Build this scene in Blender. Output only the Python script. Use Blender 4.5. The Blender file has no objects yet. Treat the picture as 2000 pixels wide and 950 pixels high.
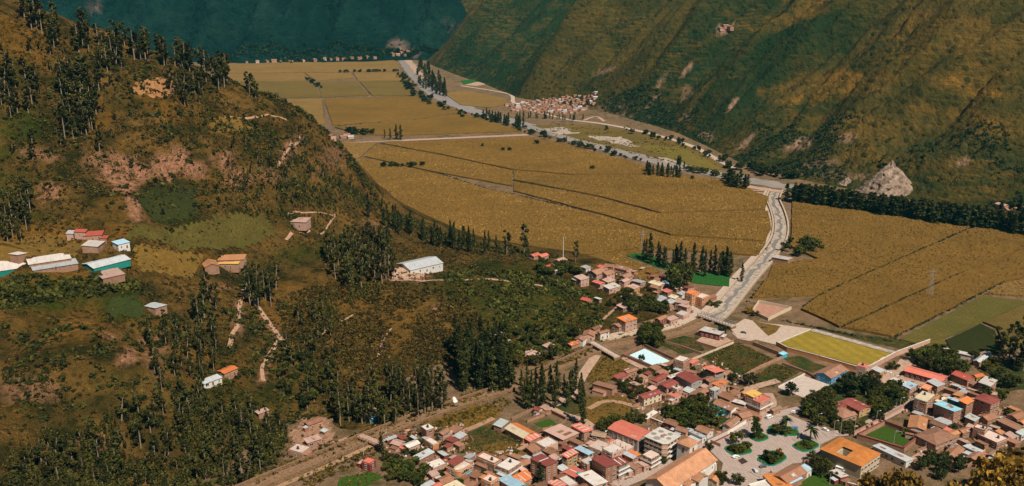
import bpy, math, random
import numpy as np
from mathutils import Vector
R = math.radians
rng = np.random.default_rng(7)
random.seed(7)
SC = bpy.context.scene
COL = SC.collection

# ---------------------------------------------------------------- camera
FPX, HC = 1732.0, 260.0
PITCH = math.atan(515.0 / FPX)
cam_data = bpy.data.cameras.new('camera')
cam = bpy.data.objects.new('camera', cam_data)
COL.objects.link(cam)
cam.location = (0, 0, HC)
cam.rotation_euler = (math.pi / 2 - PITCH, 0, 0)
cam_data.sensor_width = 36.0
cam_data.lens = 36.0 * FPX / 2000.0
cam_data.clip_start = 1.0
cam_data.clip_end = 30000.0
SC.camera = cam

# ---------------------------------------------------------------- light
SUN_EL, SUN_DIR = R(54), Vector((0.52, -0.80))
az = math.atan2(SUN_DIR.x, SUN_DIR.y)
world = bpy.data.worlds.new('World')
SC.world = world
world.use_nodes = True
wn = world.node_tree.nodes
wl = world.node_tree.links
wn.clear()
sky = wn.new('ShaderNodeTexSky')
sky.sky_type = 'NISHITA'
sky.sun_disc = False
sky.sun_elevation = SUN_EL
sky.sun_rotation = az
sky.altitude = 2900
sky.air_density = 1.0
sky.dust_density = 1.2
bg = wn.new('ShaderNodeBackground')
bg.inputs[1].default_value = 0.05
wo = wn.new('ShaderNodeOutputWorld')
wl.new(sky.outputs[0], bg.inputs[0])
wl.new(bg.outputs[0], wo.inputs[0])
sl = bpy.data.lights.new('sun', 'SUN')
sl.energy = 5.0
sl.angle = R(0.6)
sl.color = (1.0, 0.92, 0.80)
sun = bpy.data.objects.new('sun', sl)
COL.objects.link(sun)
sun.location = (300, -200, 900)
d = Vector((SUN_DIR.normalized().x * math.cos(SUN_EL), SUN_DIR.normalized().y * math.cos(SUN_EL), math.sin(SUN_EL)))
sun.rotation_euler = d.to_track_quat('Z', 'Y').to_euler()

SC.view_settings.view_transform = 'Standard'
SC.view_settings.look = 'None'
SC.view_settings.exposure = 0.28
SC.view_settings.gamma = 1.0
SC.view_settings.use_curve_mapping = False
SC.render.engine = 'CYCLES'
SC.cycles.use_denoising = True
SC.cycles.max_bounces = 5
SC.cycles.diffuse_bounces = 2
SC.cycles.glossy_bounces = 2
SC.cycles.transmission_bounces = 2
SC.cycles.volume_bounces = 0
SC.cycles.transparent_max_bounces = 6
SC.cycles.caustics_reflective = False
SC.cycles.caustics_refractive = False
SC.cycles.volume_max_steps = 64

# ---------------------------------------------------------------- pixel rays (photo coordinates 2000 x 950)
CP, SP = math.cos(PITCH), math.sin(PITCH)
def ray(px, py):
    a, b = px - 1000.0, 475.0 - py
    return Vector((a, FPX * CP + b * SP, -FPX * SP + b * CP))
def gp(px, py, z=0.0):
    r = ray(px, py)
    t = (z - HC) / r.z
    return Vector((r.x * t, r.y * t, z))
def qd(px, py, Y):
    r = ray(px, py)
    t = Y / r.y
    return Vector((r.x * t, Y, HC + r.z * t))
def project(P):
    X = P[:, 0]; Yf = P[:, 1] * CP - (P[:, 2] - HC) * SP
    U = P[:, 1] * SP + (P[:, 2] - HC) * CP
    Yf = np.maximum(Yf, 1e-3)
    return 1000 + FPX * X / Yf, 475 - FPX * U / Yf

# ---------------------------------------------------------------- noise
def _h(ix, iy, s):
    n = (ix.astype(np.int64) * 374761393 + iy.astype(np.int64) * 668265263 + s * 974634541) & 0x7fffffff
    n = ((n ^ (n >> 13)) * 1274126177) & 0x7fffffff
    return ((n ^ (n >> 16)) & 0xffff) / 32767.5 - 1.0
def vnoise(x, y, s=0):
    x = np.asarray(x, float); y = np.asarray(y, float)
    ix, iy = np.floor(x), np.floor(y)
    fx, fy = x - ix, y - iy
    fx = fx * fx * fx * (fx * (fx * 6 - 15) + 10); fy = fy * fy * fy * (fy * (fy * 6 - 15) + 10)
    a = _h(ix, iy, s); b = _h(ix + 1, iy, s); c = _h(ix, iy + 1, s); e = _h(ix + 1, iy + 1, s)
    return (a * (1 - fx) + b * fx) * (1 - fy) + (c * (1 - fx) + e * fx) * fy
def fbm(x, y, s=0, o=4):
    t = 0; a = 1.0
    for i in range(o):
        t = t + a * vnoise(x * 2 ** i + 13.7 * i, y * 2 ** i - 7.3 * i, s + i); a *= 0.5
    return t

# ---------------------------------------------------------------- objects
def link(name, data, parent=None, loc=None, rz=0.0):
    o = bpy.data.objects.new(name, data)
    COL.objects.link(o)
    if parent is not None: o.parent = parent
    if loc is not None: o.location = loc
    if rz: o.rotation_euler = (0, 0, rz)
    return o
def tag(o, label=None, cat=None, group=None, kind=None):
    if label: o['label'] = label
    if cat: o['category'] = cat
    if group: o['group'] = group
    if kind: o['kind'] = kind
    return o
def np_mesh(name, V, F, mats, mi=None, tint=None, smooth=False):
    V = np.asarray(V, np.float32); F = np.asarray(F, np.int32)
    me = bpy.data.meshes.new(name)
    n, k = F.shape
    me.vertices.add(len(V)); me.vertices.foreach_set('co', V.ravel())
    me.loops.add(n * k); me.loops.foreach_set('vertex_index', F.ravel())
    me.polygons.add(n)
    me.polygons.foreach_set('loop_start', np.arange(0, n * k, k, dtype=np.int32))
    me.polygons.foreach_set('loop_total', np.full(n, k, np.int32))
    for m in (mats if isinstance(mats, (list, tuple)) else [mats]): me.materials.append(m)
    if mi is not None: me.polygons.foreach_set('material_index', np.asarray(mi, np.int32))
    if smooth: me.polygons.foreach_set('use_smooth', np.ones(n, bool))
    me.update(calc_edges=True)
    if tint is not None:
        at = me.attributes.new('tint', 'FLOAT', 'FACE'); at.data.foreach_set('value', np.asarray(tint, np.float32))
    return me
class MB:
    """collects simple solids in one mesh"""
    def __init__(s): s.v = []; s.f = []; s.m = []
    def poly(s, pts, m=0):
        i = len(s.v); s.v += [tuple(p) for p in pts]; s.f.append(tuple(range(i, i + len(pts)))); s.m.append(m)
    def hexa(s, b, t, m=0, bottom=True):
        i = len(s.v); s.v += [tuple(p) for p in b] + [tuple(p) for p in t]; n = len(b)
        if bottom: s.f.append(tuple(range(i + n - 1, i - 1, -1))); s.m.append(m)
        s.f.append(tuple(range(i + n, i + 2 * n))); s.m.append(m)
        for k in range(n):
            j = (k + 1) % n
            s.f.append((i + k, i + j, i + n + j, i + n + k)); s.m.append(m)
    def box(s, x0, x1, y0, y1, z0, z1, m=0):
        s.hexa([(x0, y0, z0), (x1, y0, z0), (x1, y1, z0), (x0, y1, z0)], [(x0, y0, z1), (x1, y0, z1), (x1, y1, z1), (x0, y1, z1)], m)
    def tube(s, p, q, r0, r1, n=6, m=0):
        p, q = Vector(p), Vector(q); w = (q - p).normalized()
        a = w.orthogonal().normalized(); b = w.cross(a)
        B = [p + (a * math.cos(6.2832 * k / n) + b * math.sin(6.2832 * k / n)) * r0 for k in range(n)]
        T = [q + (a * math.cos(6.2832 * k / n) + b * math.sin(6.2832 * k / n)) * r1 for k in range(n)]
        s.hexa(B, T, m)
    def mesh(s, name, mats):
        me = bpy.data.meshes.new(name); me.from_pydata(s.v, [], s.f)
        for m in (mats if isinstance(mats, (list, tuple)) else [mats]): me.materials.append(m)
        me.polygons.foreach_set('material_index', s.m); me.update()
        return me
    def build(s, name, mats, parent=None, loc=None, rz=0.0): return link(name, s.mesh(name, mats), parent, loc, rz)

# ---------------------------------------------------------------- materials
class NT:
    def __init__(s, name):
        s.mat = bpy.data.materials.new(name); s.mat.use_nodes = True
        s.t = s.mat.node_tree; s.n = s.t.nodes; s.p = s.n['Principled BSDF']
        s.p.inputs['Roughness'].default_value = 0.9
        s.p.inputs['Specular IOR Level'].default_value = 0.15
    def new(s, typ, **kw):
        o = s.n.new(typ)
        for k, v in kw.items():
            if k.startswith('i_'): o.inputs[k[2:].replace('_', ' ')].default_value = v
            else: setattr(o, k, v)
        return o
    def link(s, a, b): s.t.links.new(a, b)
    def coords(s, kind='Object', sc=(1, 1, 1)):
        if kind == 'World':
            o = s.new('ShaderNodeNewGeometry').outputs['Position']
        else: o = s.new('ShaderNodeTexCoord').outputs[kind]
        if sc != (1, 1, 1):
            m = s.new('ShaderNodeMapping'); m.inputs['Scale'].default_value = sc; s.link(o, m.inputs[0]); o = m.outputs[0]
        return o
    def noise(s, co, scale, detail=4, rough=0.6, lo=0.35, hi=0.65):
        n = s.new('ShaderNodeTexNoise'); n.inputs['Scale'].default_value = scale
        n.inputs['Detail'].default_value = detail; n.inputs['Roughness'].default_value = rough
        s.link(co, n.inputs['Vector'])
        r = s.new('ShaderNodeMapRange'); r.inputs[1].default_value = lo; r.inputs[2].default_value = hi
        s.link(n.outputs[0], r.inputs[0])
        return r.outputs[0]
    def mix(s, fac, a, b, mode='MIX'):
        m = s.new('ShaderNodeMix', data_type='RGBA', blend_type=mode)
        for sock, v in ((m.inputs[0], fac), (m.inputs[6], a), (m.inputs[7], b)):
            if isinstance(v, (int, float)): sock.default_value = v
            elif isinstance(v, tuple): sock.default_value = (*v, 1)
            else: s.link(v, sock)
        return m.outputs[2]
    def math(s, op, a, b=0.0, c=0.0):
        m = s.new('ShaderNodeMath', operation=op)
        for k, v in enumerate((a, b, c)):
            if isinstance(v, (int, float)): m.inputs[k].default_value = v
            else: s.link(v, m.inputs[k])
        return m.outputs[0]
    def bump(s, h, strength, dist):
        b = s.new('ShaderNodeBump'); b.inputs['Strength'].default_value = strength; b.inputs['Distance'].default_value = dist
        s.link(h, b.inputs['Height']); s.link(b.outputs[0], s.p.inputs['Normal'])
    def color(s, c):
        if isinstance(c, tuple): s.p.inputs['Base Color'].default_value = (*c, 1)
        else: s.link(c, s.p.inputs['Base Color'])
    def attr(s, name, out='Fac'):
        a = s.new('ShaderNodeAttribute'); a.attribute_name = name; return a.outputs[out]
    def rand(s): return s.new('ShaderNodeObjectInfo').outputs['Random']

MATS = {}
def plain(name, c, var=0.25, scale=0.6, rough=0.9, bump=0.0, kind='World', randv=0.0, metal=0.0):
    if name in MATS: return MATS[name]
    t = NT(name)
    co = t.coords(kind)
    f = t.noise(co, scale, 5, 0.65, 0.3, 0.7)
    dk = tuple(x * (1 - var) for x in c); lt = tuple(min(1, x * (1 + var)) for x in c)
    o = t.mix(f, dk, lt)
    if randv:
        r = t.math('MULTIPLY_ADD', t.rand(), 2 * randv, 1 - randv)
        cc = t.new('ShaderNodeCombineColor')
        for k in range(3): t.link(r, cc.inputs[k])
        o = t.mix(1.0, o, cc.outputs[0], 'MULTIPLY')
    t.color(o)
    t.p.inputs['Roughness'].default_value = rough
    t.p.inputs['Metallic'].default_value = metal
    if bump: t.bump(f, 1.0, bump)
    MATS[name] = t.mat
    return t.mat
# ================================================================ TERRAIN
class Grid:
    def __init__(s, x0, x1, y0, y1, st, fn):
        s.x0, s.y0, s.st = x0, y0, st
        s.xs = np.arange(x0, x1 + st / 2, st); s.ys = np.arange(y0, y1 + st / 2, st)
        X, Y = np.meshgrid(s.xs, s.ys); s.X, s.Y = X, Y
        s.Z = fn(X, Y)
    def at(s, x, y):
        gx = (x - s.x0) / s.st; gy = (y - s.y0) / s.st
        ok = (gx >= 0) & (gy >= 0) & (gx < len(s.xs) - 1) & (gy < len(s.ys) - 1)
        gx = np.clip(gx, 0, len(s.xs) - 1.001); gy = np.clip(gy, 0, len(s.ys) - 1.001)
        ix, iy = gx.astype(int), gy.astype(int); fx, fy = gx - ix, gy - iy
        Z = s.Z
        z = (Z[iy, ix] * (1 - fx) + Z[iy, ix + 1] * fx) * (1 - fy) + (Z[iy + 1, ix] * (1 - fx) + Z[iy + 1, ix + 1] * fx) * fy
        return np.where(ok, z, -1e3)
    def build(s, name, mat, zones=None, cut=-6.0):
        ny, nx = s.Z.shape
        V = np.stack([s.X.ravel(), s.Y.ravel(), s.Z.ravel()], 1)
        i = np.arange(nx * ny).reshape(ny, nx)
        F = np.stack([i[:-1, :-1].ravel(), i[:-1, 1:].ravel(), i[1:, 1:].ravel(), i[1:, :-1].ravel()], 1)
        keep = V[F][:, :, 2].max(1) > cut
        F = F[keep]
        me = np_mesh(name, V, F, mat, smooth=True)
        if zones is not None:
            z = zones(V)
            at = me.attributes.new('zone', 'FLOAT_COLOR', 'POINT')
            at.data.foreach_set('color', np.concatenate([z, np.ones((len(z), 1))], 1).astype(np.float32).ravel())
        return tag(link(name, me), kind='structure')

# ---- hill on the left: thin-plate surface through surveyed points (photo pixel, distance)
HP = []
for px, py, Y in [
    # crest
    (-250, -40, 740), (-120, -15, 750), (0, 10, 760), (60, 30, 775), (130, 58, 790), (200, 78, 805), (270, 98, 822), (330, 116, 840), (440, 155, 860), (500, 172, 872),
    (560, 195, 880), (600, 222, 882), (640, 256, 884), (672, 292, 884), (700, 335, 880), (735, 392, 866), (760, 420, 862), (850, 452, 838), (950, 484, 815),
    # upper slope and terraces
    (0, 120, 715), (0, 250, 655), (0, 340, 625), (100, 180, 715), (100, 300, 655), (160, 120, 760), (250, 170, 765), (250, 250, 715), (280, 300, 690), (220, 320, 672),
    (340, 190, 775), (340, 290, 705), (400, 240, 770), (400, 320, 705), (460, 250, 790), (470, 320, 725), (540, 260, 820), (560, 340, 755), (620, 320, 820), (640, 400, 768),
    # foot of scarp, shelf
    (0, 400, 600), (90, 400, 610), (230, 360, 640), (250, 410, 625), (330, 370, 655), (330, 430, 640), (430, 400, 668), (420, 450, 648), (520, 420, 702), (500, 470, 668), (580, 440, 716), (600, 480, 690),
    (0, 470, 565), (60, 520, 540), (130, 480, 570), (200, 520, 560), (300, 480, 605), (280, 540, 570),
    # lower slope
    (0, 600, 495), (0, 700, 455), (0, 820, 412), (0, 960, 372), (120, 600, 512), (200, 700, 475), (150, 850, 425), (150, 960, 392), (320, 600, 548), (340, 720, 495), (330, 850, 447), (300, 960, 416),
    (450, 540, 618), (460, 620, 570), (480, 720, 524), (480, 820, 480), (470, 900, 450),
    (600, 560, 634), (600, 640, 588), (620, 740, 535), (620, 800, 505), (560, 860, 474),
    (720, 500, 710), (720, 580, 640), (740, 660, 590), (740, 760, 535), (800, 520, 702), (840, 545, 676), (860, 620, 625), (880, 700, 583), (880, 750, 552),
    (950, 540, 702), (960, 600, 652), (1000, 660, 612), (1000, 710, 577), (1050, 540, 724), (1080, 600, 672), (1100, 650, 634), (1130, 560, 722), (1180, 600, 690)]:
    p = qd(px, py, Y); HP.append((p.x, p.y, p.z))
for px, py, z in [(1200, 520, 4), (1250, 560, 3), (1300, 590, 0.5), (1240, 620, 2), (1150, 640, 6), (1110, 510, 6), (1050, 500, 10),
                  (1370, 620, -4), (1330, 640, -4), (1170, 672, 0.6), (1060, 718, 0.6), (975, 755, 0.6), (850, 795, 0.6), (720, 842, 0.6), (600, 888, 0.6), (480, 935, 0.6), (1170, 700, -7), (1060, 750, -7), (975, 790, -7), (850, 832, -7), (720, 880, -7), (600, 926, -7), (480, 975, -7),
                  (1180, 490, -5), (1260, 525, -5), (1330, 570, -5), (1080, 478, -6),
                  (1250, 700, -14), (1050, 800, -14), (900, 860, -14), (700, 935, -14), (1450, 640, -14), (1500, 800, -30), (1200, 900, -30), (800, 1000, -22), (1300, 500, -22)]:
    p = gp(px, py, z); HP.append((p.x, p.y, p.z))
for x, y, z in [(-700, 500, 150), (-700, 700, 230), (-750, 900, 270), (-400, 960, 150), (-250, 1000, 60), (-100, 1010, -10), (0, 960, -18), (-150, 1150, -40), (-500, 1200, 60), (150, 900, -25),
                (-400, 350, 90), (-250, 300, 60), (-150, 330, 20), (0, 380, -30), (-60, 420, -22), (300, 500, -50), (300, 1100, -60), (-700, 300, 140), (600, 700, -90)]:
    HP.append((x, y, z))
HP = np.array(HP)
def _tps(r2): return 0.5 * r2 * np.log(r2 + 1e-9)
_n = len(HP); _XY = HP[:, :2] / 100.0
_K = _tps(((_XY[:, None] - _XY[None]) ** 2).sum(-1)) + 0.02 * np.eye(_n)
_P = np.c_[np.ones(_n), _XY]
_A = np.block([[_K, _P], [_P.T, np.zeros((3, 3))]])
_W = np.linalg.solve(_A, np.r_[HP[:, 2], 0, 0, 0])
def hill_fn(X, Y):
    q = np.stack([X.ravel(), Y.ravel()], 1) / 100.0
    z = np.empty(len(q))
    for a in range(0, len(q), 20000):
        b = q[a:a + 20000]
        z[a:a + 20000] = _tps(((b[:, None] - _XY[None]) ** 2).sum(-1)) @ _W[:_n] + _W[_n] + b @ _W[_n + 1:]
    z = z.reshape(X.shape)
    up = np.clip((z - 2) / 40, 0, 1)
    z = z + up * (fbm(X / 60, Y / 60, 3, 5) * 5.0 + fbm(X / 14, Y / 14, 9, 3) * 2.0)
    st = 9.0 + 2.0 * vnoise(X / 90, Y / 90, 14)
    zz = z + 3.0 * fbm(X / 35, Y / 35, 15, 3)
    ph = zz / st - np.floor(zz / st)
    tstep = (np.clip((ph - .55) / .4, 0, 1) ** 2 * (3 - 2 * np.clip((ph - .55) / .4, 0, 1)) - ph) * st
    z = z + np.clip((z - 20) / 60, 0, 1) * tstep * .7 * np.clip(.7 + fbm(X / 80, Y / 80, 16, 2), 0, 1)
    # slope below the viewpoint
    z2 = 247 - (0.685 - 0.05 * np.clip((X - 60) / 120, 0, 1)) * Y + fbm(X / 40, Y / 40, 5, 3) * 2.5 + 0.12 * np.clip(-X - 60, 0, 500)
    z2 = z2 - 0.5 * np.clip(X - 420, 0, 400)
    return np.maximum(np.minimum(z, 330), z2)
GA = Grid(-720, 620, 20, 1160, 4.0, hill_fn)
_u, _v = project(np.stack([GA.X.ravel(), GA.Y.ravel(), GA.Z.ravel()], 1)); _u = _u.reshape(GA.X.shape); _v = _v.reshape(GA.X.shape)
_cl = np.exp(-(((_u - 345) / 170) ** 4)) * np.exp(-(((_v - 325 - .05 * (_u - 345)) / 34) ** 2))
_rg = 1 - np.abs(fbm(GA.X / 17, GA.Y / 60, 202, 3))
GA.Z = GA.Z - _cl * (_rg * 9.0 + 2.0) + np.exp(-(((_u - 345) / 170) ** 4)) * np.exp(-(((_v - 285) / 22) ** 2)) * 5

# ---- mountain on the right: foot line from the photo, spurs running down to the valley floor
P0 = np.array([559., 968.]); DU = np.array([-0.423, 0.906]); DN = np.array([0.906, 0.423])
FOOT = [(2300, 470), (2000, 425), (1800, 394), (1650, 368), (1540, 346), (1450, 320), (1400, 296), (1330, 262), (1250, 236), (1180, 219), (1100, 205), (1012, 191), (950, 166), (900, 150), (845, 128), (825, 112)]
_fu, _fv = [], []
for px, py in FOOT:
    g = gp(px, py); w = np.array([g.x, g.y]) - P0
    _fu.append(w @ DU); _fv.append(w @ DN)
_o = np.argsort(_fu); _fu = np.array(_fu)[_o]; _fv = np.array(_fv)[_o]
def _u_of(px, py):
    g = gp(px, py); return (np.array([g.x, g.y]) - P0) @ DU
SPURS = [(_u_of(845, 128), 150, 110), (_u_of(1000, 189), 110, 140), (_u_of(1190, 222), 95, 125), (_u_of(1300, 255), 60, 48), (_u_of(1340, 268), 55, 20), (_u_of(1450, 320), 75, 26), (_u_of(1620, 362), 95, 20), (_u_of(1850, 402), 90, 26), (_u_of(2150, 445), 90, 30)]
def mount_fn(X, Y):
    u = (X - P0[0]) * DU[0] + (Y - P0[1]) * DU[1]
    v = (X - P0[0]) * DN[0] + (Y - P0[1]) * DN[1]
    dv = v - np.interp(u, _fu, _fv)
    uu = u + 14 * fbm(u / 120, v / 120, 21, 3)
    r = np.full(X.shape, -12.0)
    for c, w, a in SPURS: r = r + a * np.exp(-(np.abs(uu - c) / w) ** 1.35)
    ramp = np.clip(dv / 190, 0, 1)
    base = 0.60 * dv + 0.00012 * np.clip(dv, 0, 900) ** 2
    base = np.where(dv < 60, base * (0.55 + 0.45 * np.clip(dv / 60, 0, 1)), base)
    z = base + r * ramp ** 0.8
    rid = 1 - np.abs(fbm(uu / 85, v / 420, 31, 4))
    z = z + np.clip(dv / 160, 0, 1) * ((rid - 0.6) * 44 + (1 - np.abs(fbm(uu / 30, v / 210, 41, 3)) - .6) * 13.0) + np.clip(dv / 40, 0, 1) * fbm(X / 18, Y / 18, 51, 3) * 1.6
    st = 8.0 + 2.5 * vnoise(X / 120, Y / 120, 64)
    zz = z + 4.0 * fbm(X / 50, Y / 50, 65, 3); ph = zz / st - np.floor(zz / st); q = np.clip((ph - .6) / .35, 0, 1)
    z = z + np.clip((dv - 15) / 40, 0, 1) * (q * q * (3 - 2 * q) - ph) * st * .5 * np.clip(.35 + 1.2 * fbm(X / 150, Y / 150, 66, 3), 0, 1)
    return np.where(dv < -25, -30, np.minimum(z, 560 + 30 * fbm(X / 300, Y / 300, 5, 3)))
GB = Grid(-420, 2300, 700, 3900, 6.0, mount_fn)

# ---- the far side of the valley and the range behind it
def far_fn(X, Y):
    wig = 60 * fbm(X / 260, Y / 900, 61, 3)
    foot = 2960 + 0.05 * (X + 500) + wig
    dv = Y - foot
    rid = 1 - np.abs(fbm(X / 190 + 3, Y / 700, 71, 4))
    z = 0.62 * dv + np.clip(dv / 300, 0, 1) * (rid - 0.55) * 150 + np.clip(dv / 200, 0, 1) * (1 - np.abs(fbm(X / 80, Y / 420, 82, 4)) - .6) * 60 + np.clip(dv / 80, 0, 1) * fbm(X / 45, Y / 70, 81, 4) * 7
    cut = 118 - 0.95 * (X + 151) + 0.05 * (Y - 3500) + 30 * fbm(Y / 160, X / 160, 91, 4)
    z = np.minimum(np.minimum(z, cut), 620 + 60 * fbm(X / 400, Y / 400, 7, 3))
    z3 = 0.42 * (Y - 5600) + 90 * fbm(X / 500, Y / 500, 95, 4)
    return np.maximum(np.maximum(z, np.minimum(z3, 680)), -30)
GC = Grid(-3600, 1200, 2800, 7200, 22.0, far_fn)

def T(x, y):
    x = np.asarray(x, float); y = np.asarray(y, float)
    return np.maximum(0.0, np.maximum(GA.at(x, y), np.maximum(GB.at(x, y), GC.at(x, y))))
def hit(px, py, lift=0.0):
    """where the line of sight through a photo pixel meets the land"""
    r = np.array(ray(px, py)); r = r / np.linalg.norm(r)
    tz = HC / -r[2] if r[2] < 0 else 9000.0
    tmax = min(tz, 9000.0)
    ts = np.concatenate([np.arange(150, min(1600, tmax), 3.0), np.arange(1600, max(tmax, 1601), 10.0), [tmax]])
    P = np.array([0, 0, HC])[None] + ts[:, None] * r[None]
    below = P[:, 2] <= T(P[:, 0], P[:, 1]) + lift + 1e-6
    k = int(np.argmax(below)) if below.any() else len(ts) - 1
    a, b = (ts[k - 1] if k else ts[0]), ts[k]
    for _ in range(12):
        m = (a + b) / 2; p = np.array([0, 0, HC]) + m * r
        if p[2] <= T(p[0], p[1]) + lift: b = m
        else: a = m
    p = np.array([0, 0, HC]) + b * r
    return Vector((p[0], p[1], float(T(p[0], p[1]))))
def in_poly(x, y, poly):
    c = np.zeros(np.shape(x), bool); n = len(poly)
    for i in range(n):
        x0, y0 = poly[i]; x1, y1 = poly[(i + 1) % n]
        if y0 == y1: continue
        c ^= ((y0 > y) != (y1 > y)) & (x < (x1 - x0) * (y - y0) / (y1 - y0) + x0)
    return c

# ---- vegetation and soil zones (r bare soil, g green growth, b dry golden grass), laid on the land itself; far_zones paints relief shading with g and b
def blobs(V, lst, ch, z, warp):
    u, v = project(V)
    wx = fbm(V[:, 0] / warp, V[:, 1] / warp, 101, 3); wy = fbm(V[:, 0] / warp, V[:, 1] / warp, 111, 3)
    for (cx, cy, rx, ry, ang, k) in lst:
        a = R(ang); dx, dy = u - cx, v - cy
        ex = (dx * math.cos(a) + dy * math.sin(a)) / rx + 0.35 * wx; ey = (-dx * math.sin(a) + dy * math.cos(a)) / ry + 0.35 * wy
        m = np.clip((1.15 - np.sqrt(ex * ex + ey * ey)) / 0.35, 0, 1) * k
        z[:, ch] = np.maximum(z[:, ch], m)
def hill_zones(V):
    z = np.zeros((len(V), 3))
    blobs(V, [(245, 340, 45, 32, 0, 1), (330, 320, 30, 38, 60, 1), (385, 335, 22, 18, 0, .9), (435, 310, 24, 16, 0, .9), (470, 350, 30, 18, 20, .7), (262, 408, 12, 24, -25, 1), (95, 375, 20, 18, 0, .8),
              (560, 295, 10, 30, 30, .9), (530, 345, 25, 12, 0, .5), (250, 695, 16, 22, 0, .9), (300, 665, 28, 9, -10, .8), (215, 660, 12, 10, 0, .6), (465, 620, 8, 42, 12, .9), (515, 720, 7, 36, 20, .9), (530, 640, 6, 38, -38, .9),
              (800, 540, 40, 16, 0, .9), (600, 850, 45, 38, 0, .9), (660, 870, 70, 14, -22, .8), (300, 700, 20, 40, 0, .5), (210, 315, 60, 14, 0, .6), (70, 300, 40, 12, 10, .5), (60, 760, 60, 25, 0, .5), (180, 860, 40, 18, 0, .6),
              (745, 680, 4, 30, 20, .8), (855, 605, 10, 10, 0, .8), (740, 445, 30, 8, 15, .6), (580, 275, 30, 10, -50, .5), (660, 300, 25, 60, 60, .35), (420, 560, 30, 8, 0, .5), (900, 735, 60, 10, -18, .6), (680, 640, 10, 12, 0, .4), (1100, 480, 30, 10, 0, .4)], 0, z, 9)
    blobs(V, [(40, 245, 45, 28, 0, .9), (25, 300, 30, 20, 0, .8), (60, 430, 60, 20, 0, .4), (90, 580, 110, 35, 0, .8), (230, 605, 55, 25, 0, 1), (330, 400, 60, 34, 0, .8), (1030, 590, 150, 70, 10, .8), (930, 560, 120, 25, 5, .7), (600, 490, 80, 22, -15, .6), (130, 560, 160, 20, 0, .6), (420, 780, 260, 40, 8, .35), (760, 800, 130, 25, 0, .6), (20, 360, 40, 30, 0, .6)], 1, z, 14)
    blobs(V, [(130, 460, 150, 26, 0, .9), (330, 510, 75, 22, 0, 1), (90, 540, 120, 16, 0, .8), (300, 180, 50, 14, 0, .9), (450, 245, 40, 16, 0, .9), (340, 215, 50, 22, 10, .7), (180, 230, 40, 30, 0, .6), (40, 90, 90, 45, 20, .7), (700, 610, 200, 60, 5, .45), (400, 370, 40, 30, 0, .5), (560, 600, 60, 50, 0, .5), (150, 640, 150, 40, 0, .5), (440, 720, 80, 30, 0, .5), (230, 400, 30, 30, 0, .5), (820, 660, 80, 50, 0, .4)], 2, z, 14)
    return z
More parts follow.
